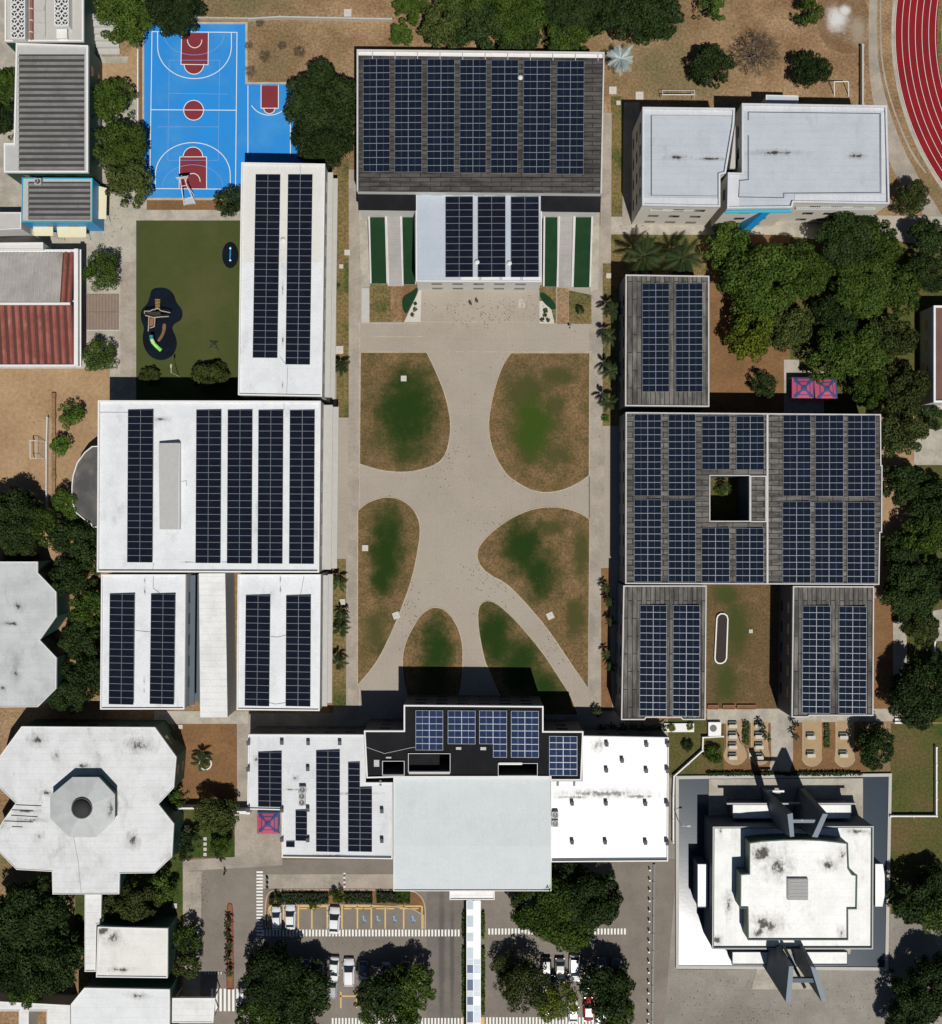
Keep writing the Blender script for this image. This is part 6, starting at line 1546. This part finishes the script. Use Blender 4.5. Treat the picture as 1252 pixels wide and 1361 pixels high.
# lamp posts
def lamp(px, py, h, lab, rz=0):
    p = W(px, py, 0); t = thing('street_lamp', lab, 'street lamp', (p.x, p.y, 0), 'slim street lamps')
    MB().tube((0, 0, .03), (0, 0, h), .08, .05, 8).build('pole', M['steel'], t, local=True)
    MB().path([(0, 0, h), (0, .9, h+.1)], .04, 6).build('arm', M['steel'], t, local=True)
    MB().loft([[(-.12, .8, h+.05), (.12, .8, h+.05), (.12, .8, h+.15), (-.12, .8, h+.15)], [(-.16, 1.4, h+.07), (.16, 1.4, h+.07), (.16, 1.4, h+.14), (-.16, 1.4, h+.14)]]).build('lamp_head', M['rimdark'], t, local=True)
    t.rotation_euler = (0, 0, R(rz))
lamp(984, 987, 5, 'thin lamp post among the left tan pads', 200); lamp(238, 500, 5, 'thin lamp post in the shade at the bottom of the turf', 0) ; lamp(900, 1088, 4.5, 'thin lamp post on the kerb left of the pool', 270)
# red benches by the courtyard lawn
for i, (x0, x1) in enumerate(((941, 955), (961, 977), (980, 1005))):
    t = thing('planter_box', ('left', 'middle', 'long right')[i] + ' terracotta planter box along the bottom of the courtyard lawn', 'planter', W((x0+x1)/2, 940, 0), 'terracotta planter boxes')
    q = px_poly(rect(x0, 937, x1, 943), .5); MB().ring(q, inset(q, .1), .04, .5).build('box', M['terr'], t); MB().prism(inset(q, .11), .04, .4).build('soil', M['soil_brown'], t)
# ================================================================== TREES
rng = np.random.default_rng(11)
def leaf_mesh(name, C, Nn, size, mat, elong=1.5):
    """C centres, Nn normals (n,3), size (n): one rhombic leaf clump per row, gently folded"""
    n = len(C)
    r = rng.normal(size=(n, 3)); a = np.cross(Nn, r); a /= np.linalg.norm(a, axis=1, keepdims=True)+1e-9
    b = np.cross(Nn, a)
    s = size[:, None]
    fold = Nn*s*.22
    v = np.empty((n, 4, 3))
    v[:, 0] = C - a*s*elong*.5; v[:, 1] = C - b*s*.42 + fold; v[:, 2] = C + a*s*elong*.5; v[:, 3] = C + b*s*.42 + fold
    me = bpy.data.meshes.new(name)
    me.vertices.add(n*4); me.vertices.foreach_set('co', v.reshape(-1).astype(np.float32))
    me.loops.add(n*4); me.loops.foreach_set('vertex_index', np.arange(n*4, dtype=np.int32))
    me.polygons.add(n); me.polygons.foreach_set('loop_start', np.arange(0, n*4, 4, dtype=np.int32)); me.polygons.foreach_set('loop_total', np.full(n, 4, dtype=np.int32))
    me.materials.append(mat); me.update(calc_edges=True)
    return me
def crown(name, r, lobes, dens, leaf, flat_=.75, sparse=1.):
    cs, rs = [], []
    for i in range(lobes):
        a = rng.uniform(0, 2*math.pi); d = r*math.sqrt(rng.uniform(.02, 1))*.72; zz = math.sqrt(max(0, 1-(d/r)**2))*r*flat_*rng.uniform(.35, .95)
        cs.append((d*math.cos(a), d*math.sin(a), zz)); rs.append(r*rng.uniform(.15, .33))
    for i in range(int(lobes*.6)):
        a = rng.uniform(0, 2*math.pi); d = r*rng.uniform(.7, .93)
        cs.append((d*math.cos(a), d*math.sin(a), r*flat_*rng.uniform(-.05, .35))); rs.append(r*rng.uniform(.10, .2))
    cs = np.array(cs); rs = np.array(rs)
    C, Nn, Sz = [], [], []
    for c, q in zip(cs, rs):
        n = int(dens*4*math.pi*q*q*sparse)
        d = rng.normal(size=(n, 3)); d[:, 2] = d[:, 2]*.8+.35; d /= np.linalg.norm(d, axis=1, keepdims=True)
        rad = q*(1.04 - .42*rng.uniform(0, 1, n)**2 + rng.normal(0, .06, n))
        p = c + d*rad[:, None]*np.array([1, 1, .85])
        C.append(p); nn = d*.8 + rng.normal(size=(n, 3))*.55; nn /= np.linalg.norm(nn, axis=1, keepdims=True); Nn.append(nn)
        Sz.append(leaf*rng.uniform(.6, 1.35, n))
    C = np.concatenate(C); Nn = np.concatenate(Nn); Sz = np.concatenate(Sz)
    return leaf_mesh(name, C, Nn, Sz, M['leaf'])
def trunk_mesh(r, h, name):
    mb = MB(); mb.tube((0, 0, -.1), (0, 0, h*.6), .055*r+.1, .045*r+.07, 9)
    for i in range(6):
        a = i*1.05+rng.uniform(-.3, .3); q = r*rng.uniform(.4, .65)
        m = Vector((q*.4*math.cos(a), q*.4*math.sin(a), h*.82)); e = Vector((q*math.cos(a), q*math.sin(a), h*1.12))
        mb.tube((0, 0, h*.55), m, .035*r+.05, .025*r+.03, 6); mb.tube(m, e, .025*r+.03, .02, 5)
    me_o = mb.build(name, M['bark'], loc=(0, 0, 0)); me = me_o.data; bpy.data.objects.remove(me_o)
    return me
CR = {}
for (key, r, lobes, dens, leaf, nv) in (('s', 2.2, 18, 30, .19, 4), ('m', 4.2, 24, 20., .26, 4), ('l', 6.6, 44, 15.0, .31, 4)):
    CR[key] = [(crown('crown', r, lobes, dens, leaf), trunk_mesh(r, r*.75, 'trunk'), r) for _ in range(nv)]
CR['sp'] = [(crown('crown', 4.4, 26, 15., .25, sparse=.75), trunk_mesh(4.4, 3.6, 'trunk'), 4.4) for _ in range(2)]
def branchy():
    mb = MB()
    def rec(p, d, L, r, lv):
        e = p + d*L; mb.tube(p, e, r, r*.65, 4)
        if lv == 0: return
        for i in range(4 if lv > 1 else 3):
            nd = (d + Vector(rng.normal(size=3))*.75 + Vector((0, 0, .1))).normalized()
            rec(p + d*L*rng.uniform(.55, 1), nd, L*rng.uniform(.6, .8), r*.6, lv-1)
    for i in range(8):
        a = i*.8; rec(Vector((0, 0, 0)), Vector((math.cos(a), math.sin(a), .75)).normalized(), 1.9, .09, 4)
    o = mb.build('crown', M['twig'], loc=(0, 0, 0)); me = o.data; bpy.data.objects.remove(o); return me
CR['bare'] = [(branchy(), trunk_mesh(2., 2.2, 'trunk'), 4.6)]
def tree(px, py, rpx, label, m='leaf', typ=None, name='leafy_tree', cat='tree', group='leafy trees on the campus', hz=None):
    r = rpx/S*.97
    if typ is None: typ = 's' if r < 3.1 else ('m' if r < 5.4 else 'l')
    cm, tm, r0 = random.choice(CR[typ])
    s = r/r0
    base = (hz if hz is not None else (.35+.62*r))
    p = W(px, py, base + r*.35)
    t = thing(name, label, cat, (p.x, p.y, 0), group)
    a = random.uniform(0, 6.28)
    tr = bpy.data.objects.new('trunk', tm); col.objects.link(tr); tr.parent = t; tr.rotation_euler = (0, 0, a)
    hh = 3.6 if typ == 'sp' else (2.2 if typ == 'bare' else r0*.75)
    tr.scale = (s, s, max(.2, base/(hh*.8)))
    c = bpy.data.objects.new('crown', cm); col.objects.link(c); c.parent = t; c.location = (0, 0, base); c.rotation_euler = (random.uniform(-.08, .08), random.uniform(-.08, .08), a)
    c.scale = (s*random.uniform(.94, 1.06), s*random.uniform(.94, 1.06), s*random.uniform(.85, 1.05))
    if typ != 'bare': setmat(c, M[m])
    else: c.scale = (s, s, s*.8)
    return t
T = [
 # top left
 (163, 22, 40, 'broad tree over the bleachers, left of the blue court', 'leaf'), (232, 6, 42, 'dark tree overhanging the top end of the blue court', 'leaf_d'),
 (6, 118, 30, 'tree at the left edge beside the grey corrugated roof, upper one', 'leaf'), (-2, 160, 30, 'tree at the left edge beside the grey corrugated roof, lower one', 'leaf_d'),
 (150, 133, 32, 'uppermost tree in the row left of the blue court', 'leaf'), (158, 186, 38, 'middle tree in the row left of the blue court', 'leaf'), (165, 238, 36, 'lowest tree in the row left of the blue court', 'leaf_o'),
 (306, 268, 23, 'round tree at the corner of blue court, turf and white block', 'leaf_d'),
 (428, 135, 52, 'largest dark tree between the blue court and the auditorium, upper crown', 'leaf_d'), (428, 182, 42, 'dark tree above the long white block, left of the auditorium', 'leaf_d'),
 (533, 45, 17, 'small bright bush near the weathered wall', 'leaf_b'), (548, 8, 26, 'green tree cut by the top edge, left end of the tree belt', 'leaf'), (592, 28, 36, 'bright tree left of the tree belt behind the auditorium', 'leaf_o'),
 (640, 38, 38, 'dark tree of the belt directly behind the auditorium, left', 'leaf_d'), (690, 15, 44, 'dark tree of the belt behind the auditorium, centre top', 'leaf'), (700, 50, 30, 'low dark tree hugging the auditorium roof edge, centre', 'leaf_d'),
 (755, 48, 32, 'green tree hugging the auditorium roof edge, right', 'leaf'), (760, 5, 42, 'dark tree of the belt at the top edge, right of centre', 'leaf_d'), (815, 20, 38, 'dark tree of the belt above the silver palm', 'leaf_d'), (862, 8, 46, 'broad dark tree ending the belt on the right', 'leaf_d'),
 (622, -4, 40, 'tree cut by the top edge above the auditorium', 'leaf'),
 (946, 8, 23, 'small round tree at the top edge, left of the brown field', 'leaf'), (1077, 14, 21, 'small round tree beside the white sand patch', 'leaf'), (947, 86, 29, 'round dark tree in the brown field, left of the bare tree', 'leaf_d'), (1079, 90, 28, 'round dark tree in the brown field, right of the bare tree', 'leaf_d'),
 (1212, 260, 26, 'loose tree beside the running track', 'leaf_o'),
 # right grove
 (975, 330, 36, 'top-left tree of the large grove below the pale blocks', 'leaf'), (1012, 372, 52, 'largest spreading tree of the right grove', 'leaf'), (1065, 360, 42, 'tree in the middle of the right grove', 'leaf'), (1000, 440, 38, 'yellow-green tree on the lower left of the grove', 'leaf_y'), (1048, 430, 36, 'olive tree right of the yellow-green one', 'leaf_o'),
 (1128, 320, 46, 'dark tree in front of the larger pale block', 'leaf_d'), (1165, 325, 36, 'green tree at the lower corner of the larger pale block', 'leaf'), (1148, 378, 44, 'tree in the right half of the grove', 'leaf'), (1190, 385, 38, 'tree of the grove nearest the reddish roof', 'leaf'), (1110, 420, 30, 'dark small tree in the grove gap', 'leaf_d'),
 (1108, 470, 40, 'broad tree just above the pink canopies', 'leaf'), (1150, 462, 40, 'tree above the right corner of the big dark roof', 'leaf'), (1185, 450, 36, 'tree left of the reddish roof', 'leaf_o'), (1160, 512, 32, 'tree touching the top right corner of the big dark roof', 'leaf'), (1205, 520, 34, 'tree below the reddish roof house', 'leaf_o'), (1200, 572, 34, 'olive tree beside the small paved square at the right', 'leaf_o'),
 (1235, 320, 32, 'dark tree at the right edge next to the track path', 'leaf_d'), (1232, 365, 28, 'dark tree above the reddish roof', 'leaf_d'), (1240, 555, 20, 'dark bush under the reddish roof house', 'leaf_d'),
 (1016, 512, 19, 'small dark tree in the brown corner above the big dark roof', 'leaf_d'),
 # right side
 (1205, 645, 32, 'tree right of the big dark roof, upper', 'leaf_d'), (1240, 665, 34, 'dark tree at the right edge, below the small paved square', 'leaf_d'), (1232, 715, 36, 'tree at the right edge level with the courtyard', 'leaf'), (1196, 735, 28, 'shady tree close to the big dark roof', 'leaf_d'), (1212, 785, 42, 'broad dark tree at the lower right corner of the big dark roof', 'leaf_d'), (1248, 770, 30, 'dark tree cut by the right edge, right of the broad one', 'leaf_d'),
 (1225, 835, 26, 'small green tree left of the pale court', 'leaf_o'), (1226, 925, 44, 'large dark tree throwing shade on the path right of the lower wing', 'leaf_d'), (1255, 890, 24, 'dark tree cut by the right edge above the large shady one', 'leaf_d'),
 (1163, 995, 30, 'round dark tree beside the rightmost tan pad', 'leaf_d'), (1218, 1195, 36, 'tree right of the reflecting pool, left crown', 'leaf_d'), (1246, 1210, 34, 'tree cut by the right edge beside the pool', 'leaf'), (1240, 1170, 24, 'upper crown of the trees right of the pool', 'leaf_d'),
 (1215, 1335, 40, 'dark tree at the bottom right corner', 'leaf_d'), (1250, 1310, 42, 'dark tree cut by the right edge at the bottom', 'leaf_d'), (1195, 1358, 26, 'small dark tree cut by the bottom edge at the right', 'leaf_d'),
 # bottom parking
 (362, 1298, 44, 'largest tree of the left parking row', 'leaf_d'), (406, 1318, 38, 'right crown of the left parking row trees', 'leaf_d'), (345, 1345, 36, 'lower tree of the left parking row cut by the bottom edge', 'leaf'), (392, 1352, 34, 'tree cut by the bottom edge below the shaded blue cars', 'leaf_d'),
 (510, 1318, 36, 'left tree of the middle parking row', 'leaf_d'), (548, 1315, 34, 'tree of the middle parking row beside the worn driveway', 'leaf'), (528, 1348, 32, 'lower tree of the middle parking row', 'leaf'), (490, 1344, 22, 'small tree at the foot of the middle parking row', 'leaf'),
 (722, 1198, 46, 'broad tree touching the portico, left crown', 'leaf'), (785, 1200, 46, 'broad tree right of the portico, right crown', 'leaf_d'), (752, 1228, 42, 'broad tree right of the portico, lower crown', 'leaf'), (752, 1175, 32, 'dark top of the broad tree beside the portico', 'leaf_d'),
 (695, 1312, 38, 'thin-leaved tree at the left of the right parking row', 'leaf_o', 'sp'), (742, 1335, 30, 'thin yellowish tree over the right parking row', 'leaf_y', 'sp'), (806, 1318, 38, 'round dense tree at the right of the right parking row', 'leaf_d'), (818, 1346, 28, 'lower crown of the round dense parking tree', 'leaf'),
 (675, 1285, 22, 'small loose tree at the upper left of the right parking row', 'leaf_o', 'sp'),
 # bottom left
 (38, 1218, 48, 'huge dark tree left of the annex, upper crown', 'leaf_d'), (62, 1278, 46, 'huge dark tree left of the annex, lower crown', 'leaf_d'), (8, 1282, 42, 'dark tree cut by the left edge near the bottom', 'leaf_d'), (96, 1262, 26, 'right crown of the huge dark tree next to the passage roof', 'leaf_d'), (30, 1318, 26, 'dark tree at the lower left corner', 'leaf'),
 (180, 1198, 32, 'green tree between the octagonal hall and the annex', 'leaf_o'), (214, 1182, 22, 'small tree right of the octagonal hall foot', 'leaf'), (148, 1205, 20, 'small olive tree behind the annex', 'leaf_o'),
 (250, 1250, 22, 'upper tree of the narrow clump beside the annex', 'leaf'), (249, 1283, 22, 'lower tree of the narrow clump beside the annex', 'leaf_o'),
 (286, 1083, 30, 'broad tree in the small garden by the white south roof', 'leaf_o'), (232, 1062, 17, 'small tree in the notch of the octagonal hall', 'leaf'), (293, 1122, 16, 'low tree at the bottom right of the small garden', 'leaf'), (241, 1133, 15, 'low palm-like tree at the bottom left of the small garden', 'leaf_d'), (252, 1115, 17, 'dark shrub tree in the small garden', 'leaf_d'),
 # middle left
 (14, 690, 42, 'dark tree at the left edge below the sand pitch', 'leaf_d'), (52, 700, 32, 'tree at the foot of the thin fence', 'leaf'), (90, 672, 24, 'tree right of the fence below the sand pitch', 'leaf'), (24, 735, 26, 'low bright tree above the grey many-sided roof', 'leaf_o'), (100, 722, 34, 'dark tree left of the wide white block', 'leaf_d'), (95, 770, 34, 'dark tree between the grey many-sided roof and the white wing', 'leaf_d'),
 (118, 810, 30, 'green tree left of the lower-left white wing, upper', 'leaf'), (108, 850, 32, 'green tree left of the lower-left white wing, middle', 'leaf_d'), (112, 895, 34, 'green tree left of the lower-left white wing, lower', 'leaf_d'), (92, 925, 26, 'dark tree above the large white octagonal hall', 'leaf_d'),
 (136, 358, 28, 'loose tree beside the upper corner of the deck', 'leaf', 'sp'), (132, 474, 24, 'loose tree beside the lower corner of the deck', 'leaf', 'sp'),
 (92, 552, 19, 'bright green tree, upper of two on the drain line', 'leaf_b'), (80, 592, 16, 'bright green tree, lower of two on the drain line', 'leaf_b'),
]
for e in T:
    tree(*e[:5], typ=e[5] if len(e) > 5 else None)
tree(1012, 68, 40, 'leafless brown tree in the dry field', typ='bare', name='bare_tree', group=None)
tree(1255, 700, 30, 'tree cut by the right edge, middle height', 'leaf')
for (x, y, r, lab, m) in [(198, 500, 15, 'small round bush at the bottom left of the turf', 'leaf_o'), (278, 500, 25, 'large round bush at the bottom right of the turf', 'leaf_o'), (366, 1196, 11, 'round bush at the left end of the parking island', 'leaf_d'), (448, 1190, 12, 'tall round bush in the middle of the parking island', 'leaf'),
                       (418, 1202, 9, 'low bush overhanging the parking bays', 'leaf'), (535, 1190, 10, 'low bush at the right end of the parking island', 'leaf'), (914, 991, 9, 'dark bush on the grass left of the zigzag wall', 'leaf_d'), (949, 1003, 14, 'round bush right of the zigzag wall', 'leaf'), (892, 967, 7, 'yellow-green bush, left on the white slab', 'leaf_y'), (917, 965.5, 6, 'yellow-green bush, right on the white slab', 'leaf_y'),
                       (552, 403.5, 2.8, 'uppermost round shrub in the left white pebble bed', 'leaf'), (551.5, 411.5, 3.6, 'middle round shrub in the left white pebble bed', 'leaf'), (548, 418.5, 3.2, 'lowest round shrub in the left white pebble bed', 'leaf'),
                       (725, 413, 3.8, 'top round shrub in the right white pebble bed', 'leaf'), (724, 419, 3.4, 'middle round shrub in the right white pebble bed', 'leaf'), (721, 425, 3.6, 'lower left round shrub in the right white pebble bed', 'leaf'), (728.5, 425, 3.6, 'lower right round shrub in the right white pebble bed', 'leaf'),
                       (770, 411, 7, 'dark round shrub in the flower bed right of the ramp', 'leaf_d'), (958, 652, 9, 'leafy plant in the shaded square courtyard', 'leaf'), (1185, 1290, 4, 'small bush at the pool corner', 'leaf'), (530, 1192, 8, 'flat bush left of the end bush on the parking island', 'leaf'), (450, 379, 3, 'tiny dark tuft in the west planting strip', 'leaf'), (805, 556, 6, 'bright bush at the lower end of the east planting strip', 'leaf_b')]:
    tree(x, y, r, lab, m, 'm' if r > 14 else 's', 'round_shrub', 'shrub', 'shrubs', hz=.12+r/S*.25)
# dry weeds scattered over the field
for i, (x, y) in enumerate([(345, 30), (352, 75), (375, 60), (398, 68), (412, 85), (333, 95), (330, 60), (980, 30)][:7]):
    tree(x, y, 8+3*(i % 2), 'grey dead bush, number %d on the dry ground right of the blue court' % (i+1), typ='bare', name='dead_bush', cat='bush', group='dead bushes', hz=.05)

# ---- palms
def frond_mesh(n, L, droop, mat, wid=.2, nl=22, seed=0, lw=.012):
    rg = np.random.default_rng(seed); mb = MB()
    for i in range(n):
        a = 2*math.pi*i/n + rg.uniform(-.25, .25); el = rg.uniform(.15, .95); l = L*rg.uniform(.75, 1.12); bend = rg.uniform(-.25, .25)
        d = Vector((math.cos(a), math.sin(a), 0)); sd = Vector((-d.y, d.x, 0))
        pts = []
        for k in range(8):
            f = k/7; pts.append(d*l*f*math.cos(el*.5) + sd*bend*l*f*f + Vector((0, 0, l*(math.sin(el)*f - droop*f*f))))
        for k in range(7): mb.tube(pts[k], pts[k+1], .022*(1-k/8), .022*(1-(k+1)/8), 3)
        for k in range(nl):
            f = .14 + .86*k/nl; q = f*7; j = min(6, int(q)); p = pts[j].lerp(pts[j+1], q-j); dd = (pts[j+1]-pts[j]).normalized()
            w = wid*L*math.sin(math.pi*min(1, f*.8+.16))*rg.uniform(.8, 1.15)
            for s in (-1, 1):
                tip = p + (sd*s*.62 + dd*.75)*w + Vector((0, 0, -w*.45)); e = dd*l*lw
                mb.poly([p-e, p+e, tip+e*.2, tip-e*.2][::s])
    o = mb.build('fronds', mat, loc=(0, 0, 0)); me = o.data; bpy.data.objects.remove(o); return me
PM = [frond_mesh(9, 1.0, .8, M['frond'], seed=i, wid=.32, nl=18, lw=.036) for i in range(4)]
PB = [frond_mesh(17, 1.0, .55, M['frond'], seed=9+i, wid=.25, nl=34, lw=.015) for i in range(2)]
PS = [frond_mesh(26, 1.0, .3, M['silver'], seed=20, wid=.30, nl=10, lw=.03)]
def palm(px, py, rpx, h, label, fam=PM, group='palms', m=None, name='palm_tree', cat='palm'):
    p = W(px, py, h); r = rpx/S
    t = thing(name, label, cat, (p.x, p.y, 0), group)
    mb = MB(); nseg = 6
    for i in range(nseg): mb.tube((.06*math.sin(i*1.1), 0, h*i/nseg), (.06*math.sin((i+1)*1.1), 0, h*(i+1)/nseg), .17-.012*i, .15-.012*i, 8)
    mb.build('trunk', M['bark'], t, local=True)
    o = bpy.data.objects.new('crown', random.choice(fam)); col.objects.link(o); o.parent = t; o.location = (0, 0, h-.05); o.scale = (r, r, r); o.rotation_euler = (0, 0, random.uniform(0, 6))
    if m: setmat(o, M[m])
for (x, y, r, h, lab) in [(453, 487, 14, 2.6, 'lone palm in the upper west planting strip'), (450, 775, 13, 3., 'uppermost palm of the lower west planting strip'), (454, 820, 11, 2.6, 'upper palm of the middle pair in the lower west strip'), (452.5, 837, 12.5, 2.6, 'lower palm of the middle pair in the lower west strip'), (449.5, 880, 13, 3., 'lowest palm of the lower west planting strip'),
                        (815, 412, 15, 4.5, 'top palm in the row along the small dark-tiled block'), (809, 446, 14, 4., 'second palm in the row along the small dark-tiled block'), (812, 492, 15, 4.2, 'third palm in the row along the small dark-tiled block'), (808, 534, 15, 4., 'lowest palm in the row along the small dark-tiled block'),
                        (805, 782, 8, 2.4, 'top small palm of the lower east planting strip'), (810, 800, 8, 2.4, 'second small palm of the lower east planting strip'), (812, 826, 8, 2.4, 'third small palm of the lower east planting strip'), (806, 870, 7, 2.4, 'fourth small palm of the lower east planting strip'), (812, 886, 8, 2.4, 'lowest small palm of the lower east planting strip'),
                        (267, 1012, 15, 2.4, 'bushy palm in the white ring of the brown yard'), (966, 648, 9, 3, 'small palm inside the square courtyard'),
                        (1013, 965, 6, 2, 'upper small palm left of the central chapel path'), (1020, 980, 7, 2, 'lower small palm left of the central chapel path'), (1058, 963, 6, 2, 'upper small palm right of the central chapel path'), (1058, 979, 6, 2, 'lower small palm right of the central chapel path'),
                        (303, 1226, 7, 1.8, 'first small palm on the red-kerbed median'), (302, 1243, 7, 1.8, 'second small palm on the red-kerbed median'), (304, 1258, 7, 1.8, 'third small palm on the red-kerbed median'), (302, 1273, 7, 1.8, 'fourth small palm on the red-kerbed median'), (304, 1294, 7, 1.8, 'fifth small palm on the red-kerbed median'),
                        (245, 1124, 10, 2.2, 'dark palm at the lower left of the small garden'), (292, 1138, 9, 2.0, 'palm at the lower right of the small garden'), (794, 947, 8, 2, 'small plant cluster at the corner below the east walkway')]:
    palm(x, y, r, h, lab)
for i, x in enumerate((801, 814, 828, 842, 856, 868, 880)): palm(x, 968, 8, 1.4, '%s plant from the left in the dark row along the dazzling roof' % ORD[i], name='fan_plant', cat='plant', group='plants along the dazzling roof')
palm(856, 340, 30, 6., 'left large coconut palm above the small dark-tiled block', PB); palm(907, 343, 31, 6., 'right large coconut palm above the small dark-tiled block', PB)
palm(825, 78, 21, 4., 'silvery fan palm at the right corner of the auditorium', PS, m='silver')
# ---- hedges
def hedge(x0, y0, x1, y1, h, label, m='leaf_d'):
    P = px_poly(rect(x0, y0, x1, y1), h); xs = [p[0] for p in P]; ys = [p[1] for p in P]; X0, X1, Y0, Y1 = min(xs), max(xs), min(ys), max(ys)
    t = thing('hedge', label, 'hedge', ((X0+X1)/2, (Y0+Y1)/2, 0), 'clipped hedges')
    n = int((X1-X0)*(Y1-Y0)*38 + (X1-X0+Y1-Y0)*h*25)
    C = np.stack([rng.uniform(X0, X1, n)-(X0+X1)/2, rng.uniform(Y0, Y1, n)-(Y0+Y1)/2, h*np.sqrt(rng.uniform(.1, 1.1, n))], 1)
    Nn = rng.normal(size=(n, 3))*.5 + np.array([0, 0, .8]); Nn /= np.linalg.norm(Nn, axis=1, keepdims=True)
    o = bpy.data.objects.new('foliage', leaf_mesh('foliage', C, Nn, rng.uniform(.16, .34, n), M[m])); col.objects.link(o); o.parent = t
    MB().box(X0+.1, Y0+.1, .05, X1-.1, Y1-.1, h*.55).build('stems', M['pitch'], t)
hedge(373, 1188, 436, 1201.5, 1., 'long hedge in the left part of the parking island')
hedge(457, 1188, 495, 1201, 1., 'middle hedge in the parking island'); hedge(500, 1187, 545, 1201, 1., 'right hedge in the parking island')
hedge(614.5, 1213, 619, 1248, .9, 'upper hedge left of the glazed walkway', 'leaf'); hedge(614.5, 1260, 619, 1352, .9, 'long hedge left of the glazed walkway', 'leaf')
hedge(640, 1213, 644.5, 1248, .9, 'upper hedge right of the glazed walkway', 'leaf'); hedge(640, 1260, 644.5, 1350, .9, 'long hedge right of the glazed walkway', 'leaf')
hedge(987.5, 959, 996, 990, .6, 'narrow hedge between the two left tan pads', 'leaf_o'); hedge(1096, 962, 1103, 994, .5, 'narrow brown-green hedge between the two right tan pads', 'leaf_o')
hedge(940, 1026.5, 1146, 1031, .8, 'low dark hedge along the north edge of the chapel forecourt')

# ---- dead leaf litter lying on paving and lawn rims
def litter(regions, seed):
    rg = np.random.default_rng(seed); C = []
    for (x, y, rx, ry, n) in regions:
        for _ in range(n):
            u, v_ = rg.normal(0, .45, 2); p = W(x+rx*u, y+ry*v_, 0); C.append((p.x, p.y, .19 if False else .085+rg.uniform(0, .02)))
    C = np.array(C); n = len(C); Nn = np.tile([0, 0, 1.], (n, 1)) + rg.normal(size=(n, 3))*.1; Nn /= np.linalg.norm(Nn, axis=1, keepdims=True)
    o = bpy.data.objects.new('leaf_litter', leaf_mesh('leaf_litter', C, Nn, rg.uniform(.07, .19, n), M['litter'])); col.objects.link(o)
    props(o, kind='stuff')
litter([(650, 418, 70, 22, 110), (690, 405, 40, 20, 60), (600, 415, 40, 25, 40), (700, 480, 120, 60, 25), (545, 800, 50, 60, 30), (650, 700, 40, 30, 25), (665, 800, 40, 30, 20), (590, 620, 60, 90, 20),
        (270, 1180, 12, 40, 50), (255, 1230, 12, 60, 60), (730, 610, 60, 50, 160), (575, 600, 40, 40, 120), (540, 800, 20, 60, 60), (665, 765, 50, 30, 100), (740, 850, 40, 60, 120),
        (1000, 1345, 90, 18, 60), (950, 1320, 60, 30, 50), (1150, 1330, 60, 30, 50), (60, 540, 60, 30, 50), (840, 300, 40, 10, 30), (1150, 1240, 60, 30, 20), (740, 1280, 90, 50, 60), (500, 1260, 90, 30, 40), (150, 300, 20, 60, 50)], 5)
# ================================================================== LIGHT AND CAMERA
d = Vector((-.299*.512, .954*.512, -1)).normalized()
sl = bpy.data.lights.new('sun', 'SUN'); sl.energy = 5.0; sl.angle = R(.53); sl.color = (1., .965, .91)
so = bpy.data.objects.new('sun', sl); col.objects.link(so); so.rotation_euler = d.to_track_quat('-Z', 'Y').to_euler(); so.location = (0, 0, 100)
w = bpy.data.worlds.new('World'); bpy.context.scene.world = w; w.use_nodes = True
nt = w.node_tree; bg = nt.nodes['Background']
sky = nt.nodes.new('ShaderNodeTexSky'); sky.sky_type = 'NISHITA'; sky.sun_disc = False
sky.sun_elevation = R(62.9); sky.sun_rotation = math.atan2(.299, -.954); sky.air_density = .7; sky.dust_density = .3
nt.links.new(sky.outputs[0], bg.inputs[0]); bg.inputs[1].default_value = .05
cam = bpy.data.cameras.new('camera'); co = bpy.data.objects.new('camera', cam); col.objects.link(co)
co.location = (0, 0, H); co.rotation_euler = (0, 0, 0)
cam.sensor_fit = 'HORIZONTAL'; cam.sensor_width = 36; cam.lens = 36*H/(1252/S); cam.clip_end = 6000; cam.clip_start = 1
sc = bpy.context.scene; sc.camera = co
sc.view_settings.view_transform = 'Standard'; sc.view_settings.look = 'None'; sc.view_settings.exposure = -.33; sc.view_settings.gamma = 1
sc.cycles.max_bounces = 5; sc.cycles.diffuse_bounces = 2; sc.cycles.glossy_bounces = 2
